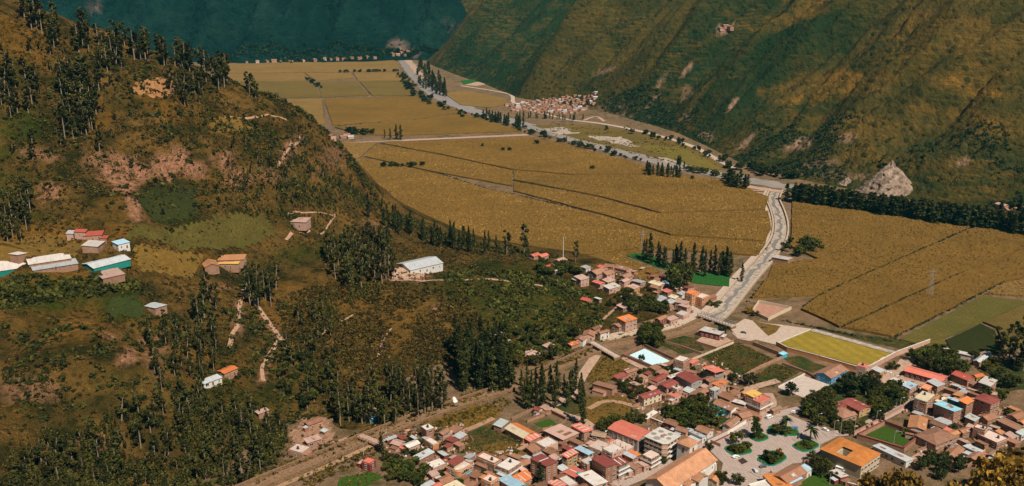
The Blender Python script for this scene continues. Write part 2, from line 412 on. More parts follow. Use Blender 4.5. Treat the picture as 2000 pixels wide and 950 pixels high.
def mount_zones(V):
    z = np.zeros((len(V), 3))
    blobs(V, [(1415, 58, 14, 8, -20, .9), (1435, 47, 8, 5, 0, .8), (1290, 160, 22, 5, -55, .7), (1345, 130, 20, 4, -50, .7), (1340, 185, 14, 10, -60, .6), (1430, 205, 18, 4, -50, .8), (1560, 280, 34, 10, -15, .7), (1545, 290, 25, 5, -10, .6), (1650, 270, 20, 8, 0, .5), (1600, 320, 40, 6, -5, .5), (1380, 265, 14, 10, 30, .6), (1455, 280, 30, 5, -45, .6), (1270, 205, 24, 5, -50, .5), (1180, 140, 25, 4, -20, .5), (1160, 215, 60, 6, -5, .4), (1340, 230, 16, 8, 0, .4), (1880, 315, 18, 6, 0, .6), (1650, 345, 60, 6, 3, .5), (1230, 225, 60, 5, 5, .5)], 0, z, 14)
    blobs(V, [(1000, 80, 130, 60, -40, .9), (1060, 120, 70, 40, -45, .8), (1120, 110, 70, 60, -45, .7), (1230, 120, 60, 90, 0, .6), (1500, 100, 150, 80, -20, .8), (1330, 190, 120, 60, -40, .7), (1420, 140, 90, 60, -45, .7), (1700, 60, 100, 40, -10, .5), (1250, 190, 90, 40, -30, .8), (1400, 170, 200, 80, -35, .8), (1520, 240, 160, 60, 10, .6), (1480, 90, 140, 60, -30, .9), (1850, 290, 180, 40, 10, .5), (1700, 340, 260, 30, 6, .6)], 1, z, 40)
    blobs(V, [(1440, 55, 130, 11, -25, .85), (1540, 25, 110, 22, -20, .7), (1640, 165, 150, 26, -8, .75), (1560, 175, 70, 25, -20, .6), (1760, 110, 70, 45, 0, .5), (1900, 170, 90, 20, 10, .8), (1350, 95, 60, 10, -30, .8), (1120, 60, 20, 110, 48, .2), (900, 105, 50, 7, -40, .7), (1700, 250, 180, 25, 5, .45), (1900, 240, 110, 25, 15, .5), (1850, 60, 120, 40, 0, .5), (1940, 110, 70, 70, 0, .4), (1080, 175, 60, 12, -20, .6), (1750, 320, 220, 22, 5, .3)], 2, z, 30)
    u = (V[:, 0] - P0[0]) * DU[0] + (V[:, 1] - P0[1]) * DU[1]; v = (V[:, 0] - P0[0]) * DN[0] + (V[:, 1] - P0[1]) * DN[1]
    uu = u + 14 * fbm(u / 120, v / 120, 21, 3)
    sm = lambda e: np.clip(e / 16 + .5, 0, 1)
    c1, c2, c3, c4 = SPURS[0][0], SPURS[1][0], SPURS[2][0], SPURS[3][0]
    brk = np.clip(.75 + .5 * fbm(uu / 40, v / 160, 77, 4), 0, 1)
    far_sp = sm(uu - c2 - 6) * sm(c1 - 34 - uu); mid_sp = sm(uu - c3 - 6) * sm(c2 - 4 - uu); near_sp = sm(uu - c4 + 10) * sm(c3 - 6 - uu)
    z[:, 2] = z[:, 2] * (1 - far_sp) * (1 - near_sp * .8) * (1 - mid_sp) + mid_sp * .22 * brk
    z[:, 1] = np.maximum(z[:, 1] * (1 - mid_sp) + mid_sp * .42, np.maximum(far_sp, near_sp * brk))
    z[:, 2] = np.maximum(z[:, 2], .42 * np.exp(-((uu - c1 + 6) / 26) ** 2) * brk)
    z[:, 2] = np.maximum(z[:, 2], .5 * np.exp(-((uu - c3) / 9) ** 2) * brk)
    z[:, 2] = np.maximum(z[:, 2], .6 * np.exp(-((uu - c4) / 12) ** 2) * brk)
    return z

def terrain_mat(name, base, dark, soil, green, gold, s1, s2, bump, streak=None):
    t = NT(name)
    co = t.coords('World')
    zn = t.new('ShaderNodeSeparateColor'); t.link(t.attr('zone', 'Color'), zn.inputs[0])
    big = t.noise(co, s1, 5, 0.62, 0.36, 0.64)
    fine = t.noise(co, s2, 4, 0.7, 0.34, 0.66)
    c = t.mix(big, dark, base)
    gm = t.math('MULTIPLY', zn.outputs[1], t.noise(co, s1 * 4.3, 6, 0.72, 0.28, 0.55))
    c = t.mix(gm, c, green)
    brk = t.noise(co, s1 * 7, 6, 0.72, 0.36, 0.58)
    bm = t.math('MULTIPLY', t.math('MULTIPLY', zn.outputs[2], t.noise(co, s1 * 1.7, 5, 0.65, 0.25, 0.6)), t.math('MULTIPLY_ADD', brk, 0.65, 0.12))
    c = t.mix(bm, c, gold)
    rm = t.math('MULTIPLY', zn.outputs[0], t.noise(co, s1 * 4, 5, 0.7, 0.25, 0.5))
    c = t.mix(rm, c, soil)
    if streak:
        where = t.noise(co, s1 * 1.1, 3, 0.5, 0.42, 0.62)
        f = t.noise(t.coords('World', (1 / 60., 1 / 60., 1 / 7.)), 1.6, 5, 0.65, 0.46, 0.66)
        c = t.mix(t.math('MULTIPLY', t.math('MULTIPLY', f, where), streak), c, t.mix(0.55, c, gold))
        f2 = t.noise(t.coords('World', (1 / 45., 1 / 45., 1 / 4.)), 1.9, 4, 0.65, 0.50, 0.66)
        c = t.mix(t.math('MULTIPLY', t.math('MULTIPLY', f2, where), streak), c, t.mix(0.7, c, dark))
    # scattered shrubs too small to build one by one
    vo = t.new('ShaderNodeTexVoronoi'); vo.inputs['Scale'].default_value = s2 * 0.55; t.link(co, vo.inputs['Vector'])
    sp = t.new('ShaderNodeMapRange'); sp.inputs[1].default_value = 0.42; sp.inputs[2].default_value = 0.22; t.link(vo.outputs['Distance'], sp.inputs[0])
    sf = t.math('MULTIPLY', sp.outputs[0], t.math('MULTIPLY', t.noise(co, s1 * 1.3, 3, 0.5, 0.4, 0.6), 0.75))
    c = t.mix(sf, c, dark)
    c = t.mix(t.math('MULTIPLY', fine, 0.5), c, t.mix(1.0, c, (0.55, 0.55, 0.55), 'MULTIPLY'))
    t.color(c)
    h = t.math('ADD', t.math('ADD', fine, t.math('MULTIPLY', sp.outputs[0], 0.8)), t.math('MULTIPLY', big, 0.6))
    t.bump(h, 1.0, bump)
    t.p.inputs['Specular IOR Level'].default_value = 0.05
    return t.mat
M_HILL = terrain_mat('hill_ground', (0.220, 0.118, 0.028), (0.028, 0.030, 0.006), (0.46, 0.220, 0.120), (0.040, 0.064, 0.006), (0.32, 0.142, 0.016), 0.035, 0.33, 2.2)
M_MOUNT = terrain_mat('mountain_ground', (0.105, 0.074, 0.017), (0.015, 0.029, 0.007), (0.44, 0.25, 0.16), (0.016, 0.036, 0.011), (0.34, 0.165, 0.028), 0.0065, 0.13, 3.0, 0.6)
M_FAR = terrain_mat('far_mountain_ground', (0.0085, 0.034, 0.026), (0.003, 0.015, 0.012), (0.26, 0.17, 0.13), (0.003, 0.016, 0.012), (0.026, 0.058, 0.036), 0.006, 0.05, 9.0, 0.8)  # cloud shade is painted into these very dark teal colours
GA.build('hillside', M_HILL, hill_zones)
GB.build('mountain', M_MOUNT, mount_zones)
def far_zones(V):
    z = np.zeros((len(V), 3))
    blobs(V, [(775, 90, 14, 16, 0, 1), (812, 103, 10, 6, 0, .9), (180, 10, 16, 12, 0, .7), (890, 60, 40, 5, 40, .3)], 0, z, 30)
    r1 = 1 - np.abs(fbm(V[:, 0] / 190 + 3, V[:, 1] / 700, 71, 4)); r2 = 1 - np.abs(fbm(V[:, 0] / 80, V[:, 1] / 420, 82, 4)); r3 = fbm(V[:, 0] / 35, V[:, 1] / 120, 83, 3)
    z[:, 2] = np.clip((r1 - .72) * 2.2 + (r2 - .75) * 2.0 + .35 * r3, 0, 1)  # pale ridges and dark gullies: relief shading painted into the colour
    z[:, 1] = np.clip((.62 - r1) * 2.0 + (.6 - r2) * 1.6 - .2 * r3, 0, 1)
    blobs(V, [(860, 60, 60, 40, 40, .6), (330, 60, 150, 40, 0, .5)], 2, z, 60)
    return z
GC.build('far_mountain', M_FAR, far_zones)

# valley floor
t = NT('valley_ground')
co = t.coords('World')
g1 = t.noise(co, 0.02, 5, 0.6, 0.38, 0.62); g2 = t.noise(co, 0.11, 4, 0.6, 0.4, 0.62); g3 = t.noise(co, 0.7, 4, 0.7, 0.3, 0.7)
c = t.mix(g1, (0.20, 0.118, 0.055), (0.085, 0.068, 0.022))
c = t.mix(t.math('MULTIPLY', g2, 0.6), c, (0.31, 0.185, 0.115))
c = t.mix(t.math('MULTIPLY', g3, 0.55), c, t.mix(1.0, c, (0.45, 0.45, 0.45), 'MULTIPLY'))
t.color(c); t.bump(t.math('ADD', g3, g2), 1.0, 0.5)
b = MB(); b.poly([(-9000, -3000, 0), (9000, -3000, 0), (9000, 9000, 0), (-9000, 9000, 0)])
tag(b.build('ground', t.mat), kind='structure')
# ================================================================ FIELDS, WATER, ROADS
def W2(pts, z=0.0):
    return [gp(x, y, z) for x, y in pts]
def wobble(P, amt, step=9.0, seed=0):
    out = []
    n = len(P)
    for i in range(n):
        a, b = P[i], P[(i + 1) % n]
        k = max(1, int((b - a).length / step))
        for j in range(k):
            q = a.lerp(b, j / k)
            out.append(Vector((q.x + amt * float(vnoise(q.x / 14, q.y / 14, seed)), q.y + amt * float(vnoise(q.x / 14 + 50, q.y / 14, seed)), q.z)))
    return out
def ccw(P):
    a = sum(P[i].x * P[(i + 1) % len(P)].y - P[(i + 1) % len(P)].x * P[i].y for i in range(len(P)))
    return P if a > 0 else P[::-1]
def grown(P, d):
    P = ccw(P); out = []; n = len(P)
    for i in range(n):
        a, b, c = P[i - 1], P[i], P[(i + 1) % n]
        n1 = Vector(((b - a).y, -(b - a).x, 0)).normalized(); n2 = Vector(((c - b).y, -(c - b).x, 0)).normalized()
        m = n1 + n2; k = d / max(.5, m.length_squared / 2)
        out.append(b + m * k * .5 * 2 if False else b + m.normalized() * d)
    return out
MAIZE_POLY = []
def slab(name, pts, mat, h, wob=0.8, step=14.0, z0=-0.3, kind='structure', grow=0.0):
    P = ccw(W2(pts, h))
    if grow: P = grown(P, grow)
    if wob: P = ccw(wobble(P, wob, step))
    if name == 'field' and mat in (M_MAIZE, M_MAIZE2) and h == 2: MAIZE_POLY.append([(p.x, p.y) for p in P])
    b = MB(); b.hexa([(p.x, p.y, z0) for p in P], [(p.x, p.y, h) for p in P], bottom=False)
    return tag(b.build(name, mat), kind=kind)
def drape(name, pts, mat, lift=0.6, step=3.0, kind='structure'):
    P = [hit(x, y) for x, y in pts]
    poly = [(p.x, p.y) for p in P]
    xs = np.arange(min(p.x for p in P), max(p.x for p in P) + step, step); ys = np.arange(min(p.y for p in P), max(p.y for p in P) + step, step)
    X, Y = np.meshgrid(xs, ys)
    Z = T(X, Y) + lift
    idx = np.arange(X.size).reshape(X.shape)
    F = np.stack([idx[:-1, :-1].ravel(), idx[:-1, 1:].ravel(), idx[1:, 1:].ravel(), idx[1:, :-1].ravel()], 1)
    V = np.stack([X.ravel(), Y.ravel(), Z.ravel()], 1)
    c = V[F].mean(1)
    F = F[in_poly(c[:, 0] + 1.5 * vnoise(c[:, 0] / 7, c[:, 1] / 7, 3), c[:, 1] + 1.5 * vnoise(c[:, 0] / 7, c[:, 1] / 7, 4), poly)]
    return tag(link(name, np_mesh(name, V, F, mat, smooth=True)), kind=kind)
def resample(P, step):
    out = [P[0]]
    for a, b in zip(P[:-1], P[1:]):
        k = max(1, int((b - a).length / step))
        for j in range(1, k + 1): out.append(a.lerp(b, j / k))
    return out
def smooth_line(P, it=2):
    for _ in range(it):
        Q = [P[0]]
        for a, b in zip(P[:-1], P[1:]): Q += [a.lerp(b, 0.25), a.lerp(b, 0.75)]
        Q.append(P[-1]); P = Q
    return P
def side_dirs(P):
    D = []
    for i in range(len(P)):
        t = (P[min(i + 1, len(P) - 1)] - P[max(i - 1, 0)]); t.z = 0; t.normalize()
        D.append(Vector((-t.y, t.x, 0)))
    return D
def line_px(pts, ground=True, sm=2):
    P = [hit(x, y) if ground else gp(x, y) for x, y in pts]
    return smooth_line(P, sm)
def ribbon(name, pts, w, mat, lift=0.2, off=0.0, thick=0.0, flat=False, sm=2, kind='structure', jit=0.0, world=None, build=True, mb=None):
    P = resample(world if world else line_px(pts, not flat, sm), 5.0)
    S = side_dirs(P)
    n = len(P)
    ws = w if isinstance(w, (list, tuple)) else (w, w)
    A, B = [], []
    for i, (p, s) in enumerate(zip(P, S)):
        ww = ws[0] + (ws[1] - ws[0]) * i / (n - 1)
        j = jit * float(vnoise(p.x / 9, p.y / 9, 77)) if jit else 0
        a = p + s * (off + ww / 2 + j); c = p + s * (off - ww / 2 + j * 0.5)
        a.z = (0.0 if flat else float(T(a.x, a.y))) + lift; c.z = (0.0 if flat else float(T(c.x, c.y))) + lift
        A.append(a); B.append(c)
    b = mb or MB()
    for i in range(n - 1):
        q = [B[i], B[i + 1], A[i + 1], A[i]]
        if thick: b.hexa([(v.x, v.y, v.z - thick) for v in q[::-1]][::-1], q, bottom=False)
        else: b.poly(q)
    if not build: return b
    return tag(b.build(name, mat), kind=kind)

def crop_mat(name, a, b2, dark, scale=0.55, rows=None, bump=0.7):
    t = NT(name)
    co = t.coords('World')
    n1 = t.noise(co, 0.011, 4, 0.55, 0.36, 0.64); n2 = t.noise(co, scale, 4, 0.75, 0.33, 0.67); n3 = t.noise(co, 0.06, 4, 0.6, 0.3, 0.7)
    c = t.mix(n1, a, b2)
    c = t.mix(t.math('MULTIPLY', n3, 0.35), c, dark)
    st = t.noise(t.coords('World', (0.0035, 0.011, 1)), 1.0, 4, 0.55, 0.50, 0.68)  # broad darker bands: cloud shadow painted into the crop colour
    c = t.mix(t.math('MULTIPLY', st, 0.55), c, t.mix(0.55, c, (dark[0] * .8, dark[1] * 1.05, dark[2])))
    n4 = t.noise(co, scale * .33, 4, 0.7, 0.3, 0.7)
    c = t.mix(t.math('MULTIPLY', n4, 0.55), c, t.mix(0.6, c, dark))
    c = t.mix(t.math('MULTIPLY', n2, 0.8), c, t.mix(0.85, c, dark))
    h = t.math('ADD', n2, t.math('MULTIPLY', n4, 0.8))
    if rows:
        w = t.new('ShaderNodeTexWave', bands_direction='X'); w.inputs['Scale'].default_value = rows[1]; w.inputs['Distortion'].default_value = 1.2; w.inputs['Detail'].default_value = 2
        m = t.new('ShaderNodeMapping'); m.inputs['Rotation'].default_value = (0, 0, R(rows[0])); t.link(co, m.inputs[0]); t.link(m.outputs[0], w.inputs['Vector'])
        c = t.mix(t.math('MULTIPLY', w.outputs['Fac'], rows[2]), c, dark)
        h = t.math('ADD', h, w.outputs['Fac'])
    t.color(c); t.bump(h, 1.0, bump)
    t.p.inputs['Specular IOR Level'].default_value = 0.05
    return t.mat
M_MAIZE = crop_mat('maize_crop', (0.43, 0.232, 0.048), (0.34, 0.188, 0.040), (0.125, 0.072, 0.016), 0.6, (42, 0.22, 0.15))
M_MAIZE2 = crop_mat('ripe_maize_crop', (0.46, 0.262, 0.078), (0.38, 0.215, 0.062), (0.15, 0.092, 0.028), 0.45, (-38, 0.16, 0.22))
M_OLIVE = crop_mat('olive_crop', (0.27, 0.165, 0.045), (0.215, 0.132, 0.038), (0.085, 0.066, 0.018))
M_STRIPE = crop_mat('striped_crop', (0.34, 0.205, 0.050), (0.27, 0.17, 0.045), (0.075, 0.08, 0.018), 0.5, (-48, 0.10, 0.8))
M_GREEN = crop_mat('green_crop', (0.045, 0.200, 0.035), (0.035, 0.150, 0.028), (0.018, 0.065, 0.014))
M_DKGREEN = crop_mat('dark_green_crop', (0.085, 0.092, 0.022), (0.065, 0.075, 0.018), (0.03, 0.036, 0.01), 0.5, (40, 0.4, 0.5))
M_LAWN = crop_mat('lawn', (0.034, 0.105, 0.010), (0.060, 0.100, 0.012), (0.035, 0.06, 0.01), 0.8, None, 0.2)
def lot_mat():
    t = NT('weedy_lot'); co = t.coords('World')
    a = t.noise(co, 0.07, 5, 0.65, 0.4, 0.6); b = t.noise(co, 0.19, 5, 0.7, 0.4, 0.62); f = t.noise(co, 0.8, 4, 0.75, 0.32, 0.68)
    c = t.mix(a, (0.050, 0.088, 0.014), (0.185, 0.110, 0.028))
    c = t.mix(t.math('MULTIPLY', b, 0.7), c, (0.030, 0.050, 0.012))
    c = t.mix(t.math('MULTIPLY', f, 0.7), c, t.mix(1.0, c, (0.4, 0.4, 0.4), 'MULTIPLY'))
    t.color(c); t.bump(t.math('ADD', f, b), 1.0, 0.7); return t.mat
M_LOT = lot_mat()
M_GOLD = crop_mat('golden_weeds', (0.27, 0.135, 0.020), (0.20, 0.095, 0.018), (0.070, 0.055, 0.016), 0.25, None, 0.5)
M_PITCH = crop_mat('worn_pitch', (0.46, 0.29, 0.045), (0.33, 0.215, 0.030), (0.16, 0.125, 0.018), 0.22, (-20, 0.035, 0.45), 0.1)
M_DIRT = plain('dirt', (0.39, 0.25, 0.175), 0.22, 0.25, bump=0.15)
M_ROAD = plain('dusty_road', (0.43, 0.325, 0.25), 0.16, 0.35, bump=0.08)
M_EARTH = plain('earth_path', (0.33, 0.195, 0.11), 0.25, 0.5, bump=0.15)
M_GRAVEL = plain('gravel_bed', (0.36, 0.285, 0.22), 0.45, 0.22, bump=0.7)
M_STONE = plain('levee_stone', (0.42, 0.32, 0.235), 0.3, 0.8, bump=0.25)
M_STONE2 = plain('channel_stone', (0.22, 0.13, 0.07), 0.45, 0.9, bump=0.3)
t = NT('river_water'); co = t.coords('World')
t.color(t.mix(t.noise(co, 0.05, 4, 0.6), (0.33, 0.265, 0.22), (0.25, 0.22, 0.20)))
t.p.inputs['Roughness'].default_value = 0.35; t.p.inputs['Specular IOR Level'].default_value = 0.4
t.bump(t.noise(co, 0.4, 3), 0.4, 0.2); M_WATER = t.mat
t = NT('paving'); co = t.coords('World')
br = t.new('ShaderNodeTexBrick'); br.inputs['Scale'].default_value = 0.16; br.inputs['Mortar Size'].default_value = 0.025
br.inputs['Color1'].default_value = (0.42, 0.32, 0.265, 1); br.inputs['Color2'].default_value = (0.345, 0.265, 0.22, 1); br.inputs['Mortar'].default_value = (0.25, 0.18, 0.15, 1)
m = t.new('ShaderNodeMapping'); m.inputs['Rotation'].default_value = (0, 0, R(42)); t.link(co, m.inputs[0]); t.link(m.outputs[0], br.inputs['Vector'])
t.color(t.mix(t.math('MULTIPLY', t.noise(co, 0.2, 5), 0.3), br.outputs[0], (0.36, 0.28, 0.24))); M_PAVE = t.mat

# ---- maize fields of the valley floor: crops stand man-high, with gaps where the paths and ditches run
for pts, m, h in [
    ([(430, 124), (770, 116), (782, 138), (640, 141), (430, 143)], M_MAIZE2, 2),
    ([(430, 145), (592, 143), (612, 158), (430, 160)], M_MAIZE2, 2),
    ([(596, 143), (684, 142), (690, 152), (618, 158)], M_MAIZE2, 2),
    ([(690, 142), (780, 141), (795, 158), (700, 158)], M_MAIZE2, 2),
    ([(430, 161), (612, 159), (626, 190), (430, 194)], M_OLIVE, 1.7),
    ([(620, 160), (696, 159), (722, 186), (628, 190)], M_OLIVE, 1.7),
    ([(702, 159), (796, 159), (812, 186), (728, 187)], M_OLIVE, 1.7),
    ([(430, 196), (627, 193), (634, 243), (430, 250)], M_MAIZE2, 2),
    ([(633, 193), (815, 188), (902, 219), (820, 231), (650, 244)], M_MAIZE, 2),
    ([(655, 248), (820, 234), (908, 222), (1020, 256), (770, 264), (700, 262)], M_MAIZE, 2),
    ([(400, 280), (660, 278), (736, 279), (700, 308), (640, 330), (400, 360)], M_MAIZE2, 2),
    ([(744, 279), (1032, 268), (1090, 278), (1240, 318), (1290, 338), (1120, 340), (1000, 330), (860, 300)], M_MAIZE, 2),
    ([(738, 282), (860, 303), (1000, 333), (1000, 362), (850, 335), (712, 305)], M_MAIZE, 2),
    ([(1004, 333), (1120, 343), (1300, 341), (1425, 352), (1500, 385), (1494, 408), (1290, 414), (1170, 382), (1004, 350)], M_MAIZE, 2),
    ([(1004, 354), (1170, 386), (1290, 418), (1500, 412), (1506, 440), (1495, 470), (1310, 457), (1180, 418), (1004, 372)], M_MAIZE, 2),
    ([(708, 309), (850, 339), (950, 368), (1180, 422), (1310, 461), (1270, 482), (1100, 500), (700, 470), (600, 400)], M_MAIZE, 2),
    ([(1314, 461), (1495, 473), (1480, 498), (1360, 490), (1274, 483)], M_MAIZE, 2),
    ([(700, 474), (1100, 503), (1268, 486), (1230, 494), (1215, 502), (1290, 530), (1250, 545), (1180, 522), (1100, 512)], M_MAIZE, 2),
    ([(1548, 387), (1740, 410), (1912, 434), (1760, 500), (1640, 553), (1590, 575), (1470, 580), (1500, 540), (1512, 515), (1600, 505), (1545, 480)], M_MAIZE, 2),
    ([(1920, 437), (2200, 479), (2060, 462), (1860, 536), (1640, 636), (1566, 602), (1600, 577), (1770, 501)], M_MAIZE, 2),
    ([(2062, 464), (2300, 475), (2300, 500), (1960, 547), (1742, 655), (1650, 638), (1866, 539)], M_MAIZE, 2),
    ([(2300, 506), (2300, 600), (1928, 572), (1966, 550)], M_MAIZE2, 2),
    ([(1920, 577), (2010, 590), (1845, 660), (1850, 684), (1756, 662), (1960, 556)], M_STRIPE, 0.9),
    ([(2010, 593), (2300, 610), (2300, 690), (1960, 668), (1950, 640), (1920, 628)], M_OLIVE, 1.6),
    ([(1848, 664), (1915, 632), (1945, 646), (1950, 690), (1860, 686)], M_DKGREEN, 0.8),
    ([(1218, 498), (1262, 493), (1318, 521), (1302, 527)], M_GREEN, 0.7),
    ([(1346, 531), (1428, 536), (1424, 560), (1350, 552)], M_GREEN, 0.7),
    ([(868, 183), (905, 176), (990, 193), (985, 205), (960, 210), (900, 205)], M_MAIZE2, 1.5),
    ([(900, 158), (945, 152), (945, 158), (905, 165)], M_GREEN, 0.8),
    ([(1048, 280), (1088, 283), (1090, 277), (1050, 272)], M_OLIVE, 1.5),
    ([(1548, 458), (1610, 468), (1560, 482), (1535, 478)], M_LOT, 0.5),
]:
    slab('field', pts, m, h, grow=0.3 if m in (M_MAIZE, M_MAIZE2) else 0.0)
slab('field', [(908, 166), (960, 153), (975, 160), (930, 168)], M_DIRT, 0.6)
# floodplain between river and mountain road
slab('floodplain', [(1040, 245), (1140, 243), (1200, 250), (1290, 268), (1370, 294), (1425, 330), (1395, 333), (1300, 312), (1180, 284), (1090, 262)], M_OLIVE, 0.5, 3, 12)
slab('meadow', [(1240, 283), (1330, 287), (1412, 330), (1380, 331), (1300, 308)], crop_mat('meadow_grass', (0.30, 0.195, 0.035), (0.22, 0.165, 0.03), (0.10, 0.085, 0.02)), 0.7, 3, 12)
for k, pts in enumerate([[(1060, 250), (1100, 248), (1130, 262), (1090, 262)], [(1150, 266), (1210, 268), (1250, 288), (1190, 280)], [(1285, 306), (1330, 312), (1345, 321), (1300, 318)]]):
    slab('gravel_bar', pts, M_GRAVEL, 0.6, 9, 5)
# river
RIV = [(786, 108), (797, 130), (822, 158), (846, 183), (900, 210), (985, 234), (1060, 254), (1150, 281), (1230, 303), (1330, 327), (1400, 341), (1455, 352), (1540, 366), (1650, 385), (1800, 412), (2000, 446), (2200, 480)]
ribbon('river', RIV, (46, 30), M_WATER, 0.35, flat=True, jit=6)
ribbon('gravel_bar', [(795, 113), (812, 132), (835, 155)], 22, M_DIRT, 0.55, flat=True, off=-6, jit=8)
ribbon('gravel_bar', [(1440, 358), (1490, 366), (1540, 374)], 16, M_DIRT, 0.6, flat=True, off=-10, jit=4)
# roads on the valley floor
for pts, w, m in [
    ([(1120, 236), (1160, 240), (1210, 248), (1290, 266), (1360, 288), (1395, 310), (1440, 332)], 11, M_ROAD),
    ([(1120, 236), (1080, 228), (1000, 205), (1003, 188), (990, 182), (900, 168)], 9, M_ROAD),
    ([(786, 275), (900, 270), (1032, 264)], 15, M_DIRT), ([(650, 281), (790, 275)], 7, M_DIRT),
    ([(1445, 372), (1500, 380)], 5, M_DIRT), ([(1430, 362), (1470, 374), (1500, 372)], 5, M_DIRT),
    ([(1140, 236), (1165, 226), (1180, 238)], 7, M_DIRT)]:
    RLZ = globals().get('RLZ', 0.0) + 0.011
    ribbon('road', pts, w, m, 0.5 + RLZ, flat=True)

# ---- canalised stream: gravel bed between stone levees
CH_UP = [(1386, 628), (1412, 606), (1432, 580), (1465, 540), (1496, 506), (1522, 470), (1526, 440), (1518, 410), (1508, 390), (1516, 372)]
CH_LO = [(455, 970), (520, 942), (620, 900), (720, 857), (850, 806), (975, 766), (1060, 732), (1120, 704), (1175, 680), (1245, 668), (1330, 652), (1386, 628)]
ribbon('stream_bed', CH_UP, (14, 11), M_GRAVEL, 0.30, flat=True, jit=0)
lo = [gp(x, y) for x, y in CH_LO]
ribbon('stream_bed', None, (8, 9), M_STONE2, 0.40, flat=True, world=smooth_line(lo))
t = NT('stream_water'); t.color((0.20, 0.18, 0.16)); t.p.inputs['Roughness'].default_value = 0.25; M_STREAM = t.mat
ribbon('stream', CH_UP, 3.2, M_STREAM, 0.42, flat=True, jit=3.5)
def levee(name, pts, off, w, h, mat, label, world=None):
    o = ribbon(name, pts, w, mat, h, off=off, thick=h + 0.3, flat=True, kind=None, world=world)
    return tag(o, label, 'wall')
levee('levee', CH_UP, 7.9, 1.7, 1.9, M_STONE, 'pale stone levee on the road side of the wide canalised stream bed')
levee('levee', CH_UP, -7.9, 1.7, 1.9, M_STONE, 'pale stone levee between the canalised stream bed and the right-hand maize field')
levee('channel_wall', None, 5.2, 1.1, 2.2, M_STONE2, 'stone wall on the wooded hillside bank of the narrow stream channel', smooth_line(lo))
levee('channel_wall', None, -5.4, 1.1, 2.2, M_STONE2, 'stone wall on the town bank of the narrow stream channel', smooth_line(lo))
ribbon('road', CH_UP, (6, 3.4), M_ROAD, 0.55, off=11.6, flat=True)

# ---- village roads, lots and yards
slab('dirt_lot', [(1432, 634), (1452, 622), (1500, 632), (1582, 642), (1515, 674), (1478, 664), (1448, 668), (1428, 650)], M_ROAD, 0.25, 1.5, 8)
for pts, w, m, l in [
    ([(1158, 668), (1200, 656), (1250, 648), (1310, 640), (1345, 624), (1368, 612)], 9, M_ROAD, 0.45),
    ([(1345, 600), (1356, 606), (1368, 613)], 8, M_ROAD, 0.5), ([(1345, 600), (1330, 592), (1322, 580)], 5, M_DIRT, 0.5), ([(1368, 612), (1380, 612), (1392, 604), (1408, 592)], 9, M_ROAD, 0.6),
    ([(1425, 636), (1442, 648), (1450, 662)], 8, M_ROAD, 0.4),
    ([(1215, 700), (1260, 722), (1310, 742), (1340, 755)], 5, M_DIRT, 0.3),
    ([(470, 985), (560, 945), (650, 908), (735, 866), (760, 872), (790, 885), (830, 893)], 3.6, M_EARTH, 0.3),
    ([(850, 866), (890, 850), (935, 832), (965, 818)], 4, M_EARTH, 0.3),
    ([(1165, 695), (1130, 745), (1128, 768), (1090, 788), (1060, 800)], 7, M_DIRT, 0.35), ([(1070, 796), (1100, 812), (1140, 822), (1160, 840)], 6, M_DIRT, 0.3),
    ([(1380, 872), (1330, 900), (1240, 935), (1180, 960)], 8, M_PAVE, 0.26), ([(1150, 800), (1185, 780), (1260, 800)], 4, M_EARTH, 0.2),
    ([(1610, 850), (1665, 846), (1720, 818), (1790, 782), (1800, 770)], 7, M_PAVE, 0.26), ([(1775, 908), (1800, 892), (1850, 862), (1885, 845), (1900, 830)], 6, M_DIRT, 0.26),
    ([(1725, 750), (1745, 733), (1765, 715), (1775, 700)], 9, M_DIRT, 0.3), ([(1745, 735), (1800, 752), (1850, 765)], 8, M_DIRT, 0.26), ([(1858, 745), (1900, 762), (1950, 772)], 5, M_DIRT, 0.3),
    ([(1586, 646), (1660, 666), (1745, 690)], 6, M_GRAVEL, 0.35), ([(1500, 815), (1560, 800), (1600, 790)], 6, M_PAVE, 0.2),
    ([(1350, 755), (1400, 775), (1440, 770), (1470, 758), (1520, 745)], 6, M_DIRT, 0.3), ([(1480, 812), (1500, 800), (1510, 790), (1500, 770)], 6, M_DIRT, 0.28)]:
    RLZ = globals().get('RLZ', 0.0) + 0.011
    ribbon('road', pts, w, m, l + RLZ, flat=True)
slab('plaza_paving', [(1378, 872), (1430, 838), (1478, 808), (1530, 806), (1580, 826), (1640, 850), (1602, 868), (1600, 900), (1548, 905), (1500, 932), (1450, 965), (1400, 960), (1412, 905)], M_PAVE, 0.3, 0)
slab('concrete_court', [(1521, 758), (1570, 734), (1621, 752), (1568, 776)], plain('court_concrete', (0.46, 0.37, 0.31), 0.15, 0.4), 0.35, 0)
slab('football_pitch', [(1583, 645), (1746, 690), (1692, 717), (1516, 672)], M_PITCH, 0.3, 0)
slab('stadium_lawn', [(1684, 852), (1724, 830), (1792, 858), (1763, 880)], M_LAWN, 0.3, 0)
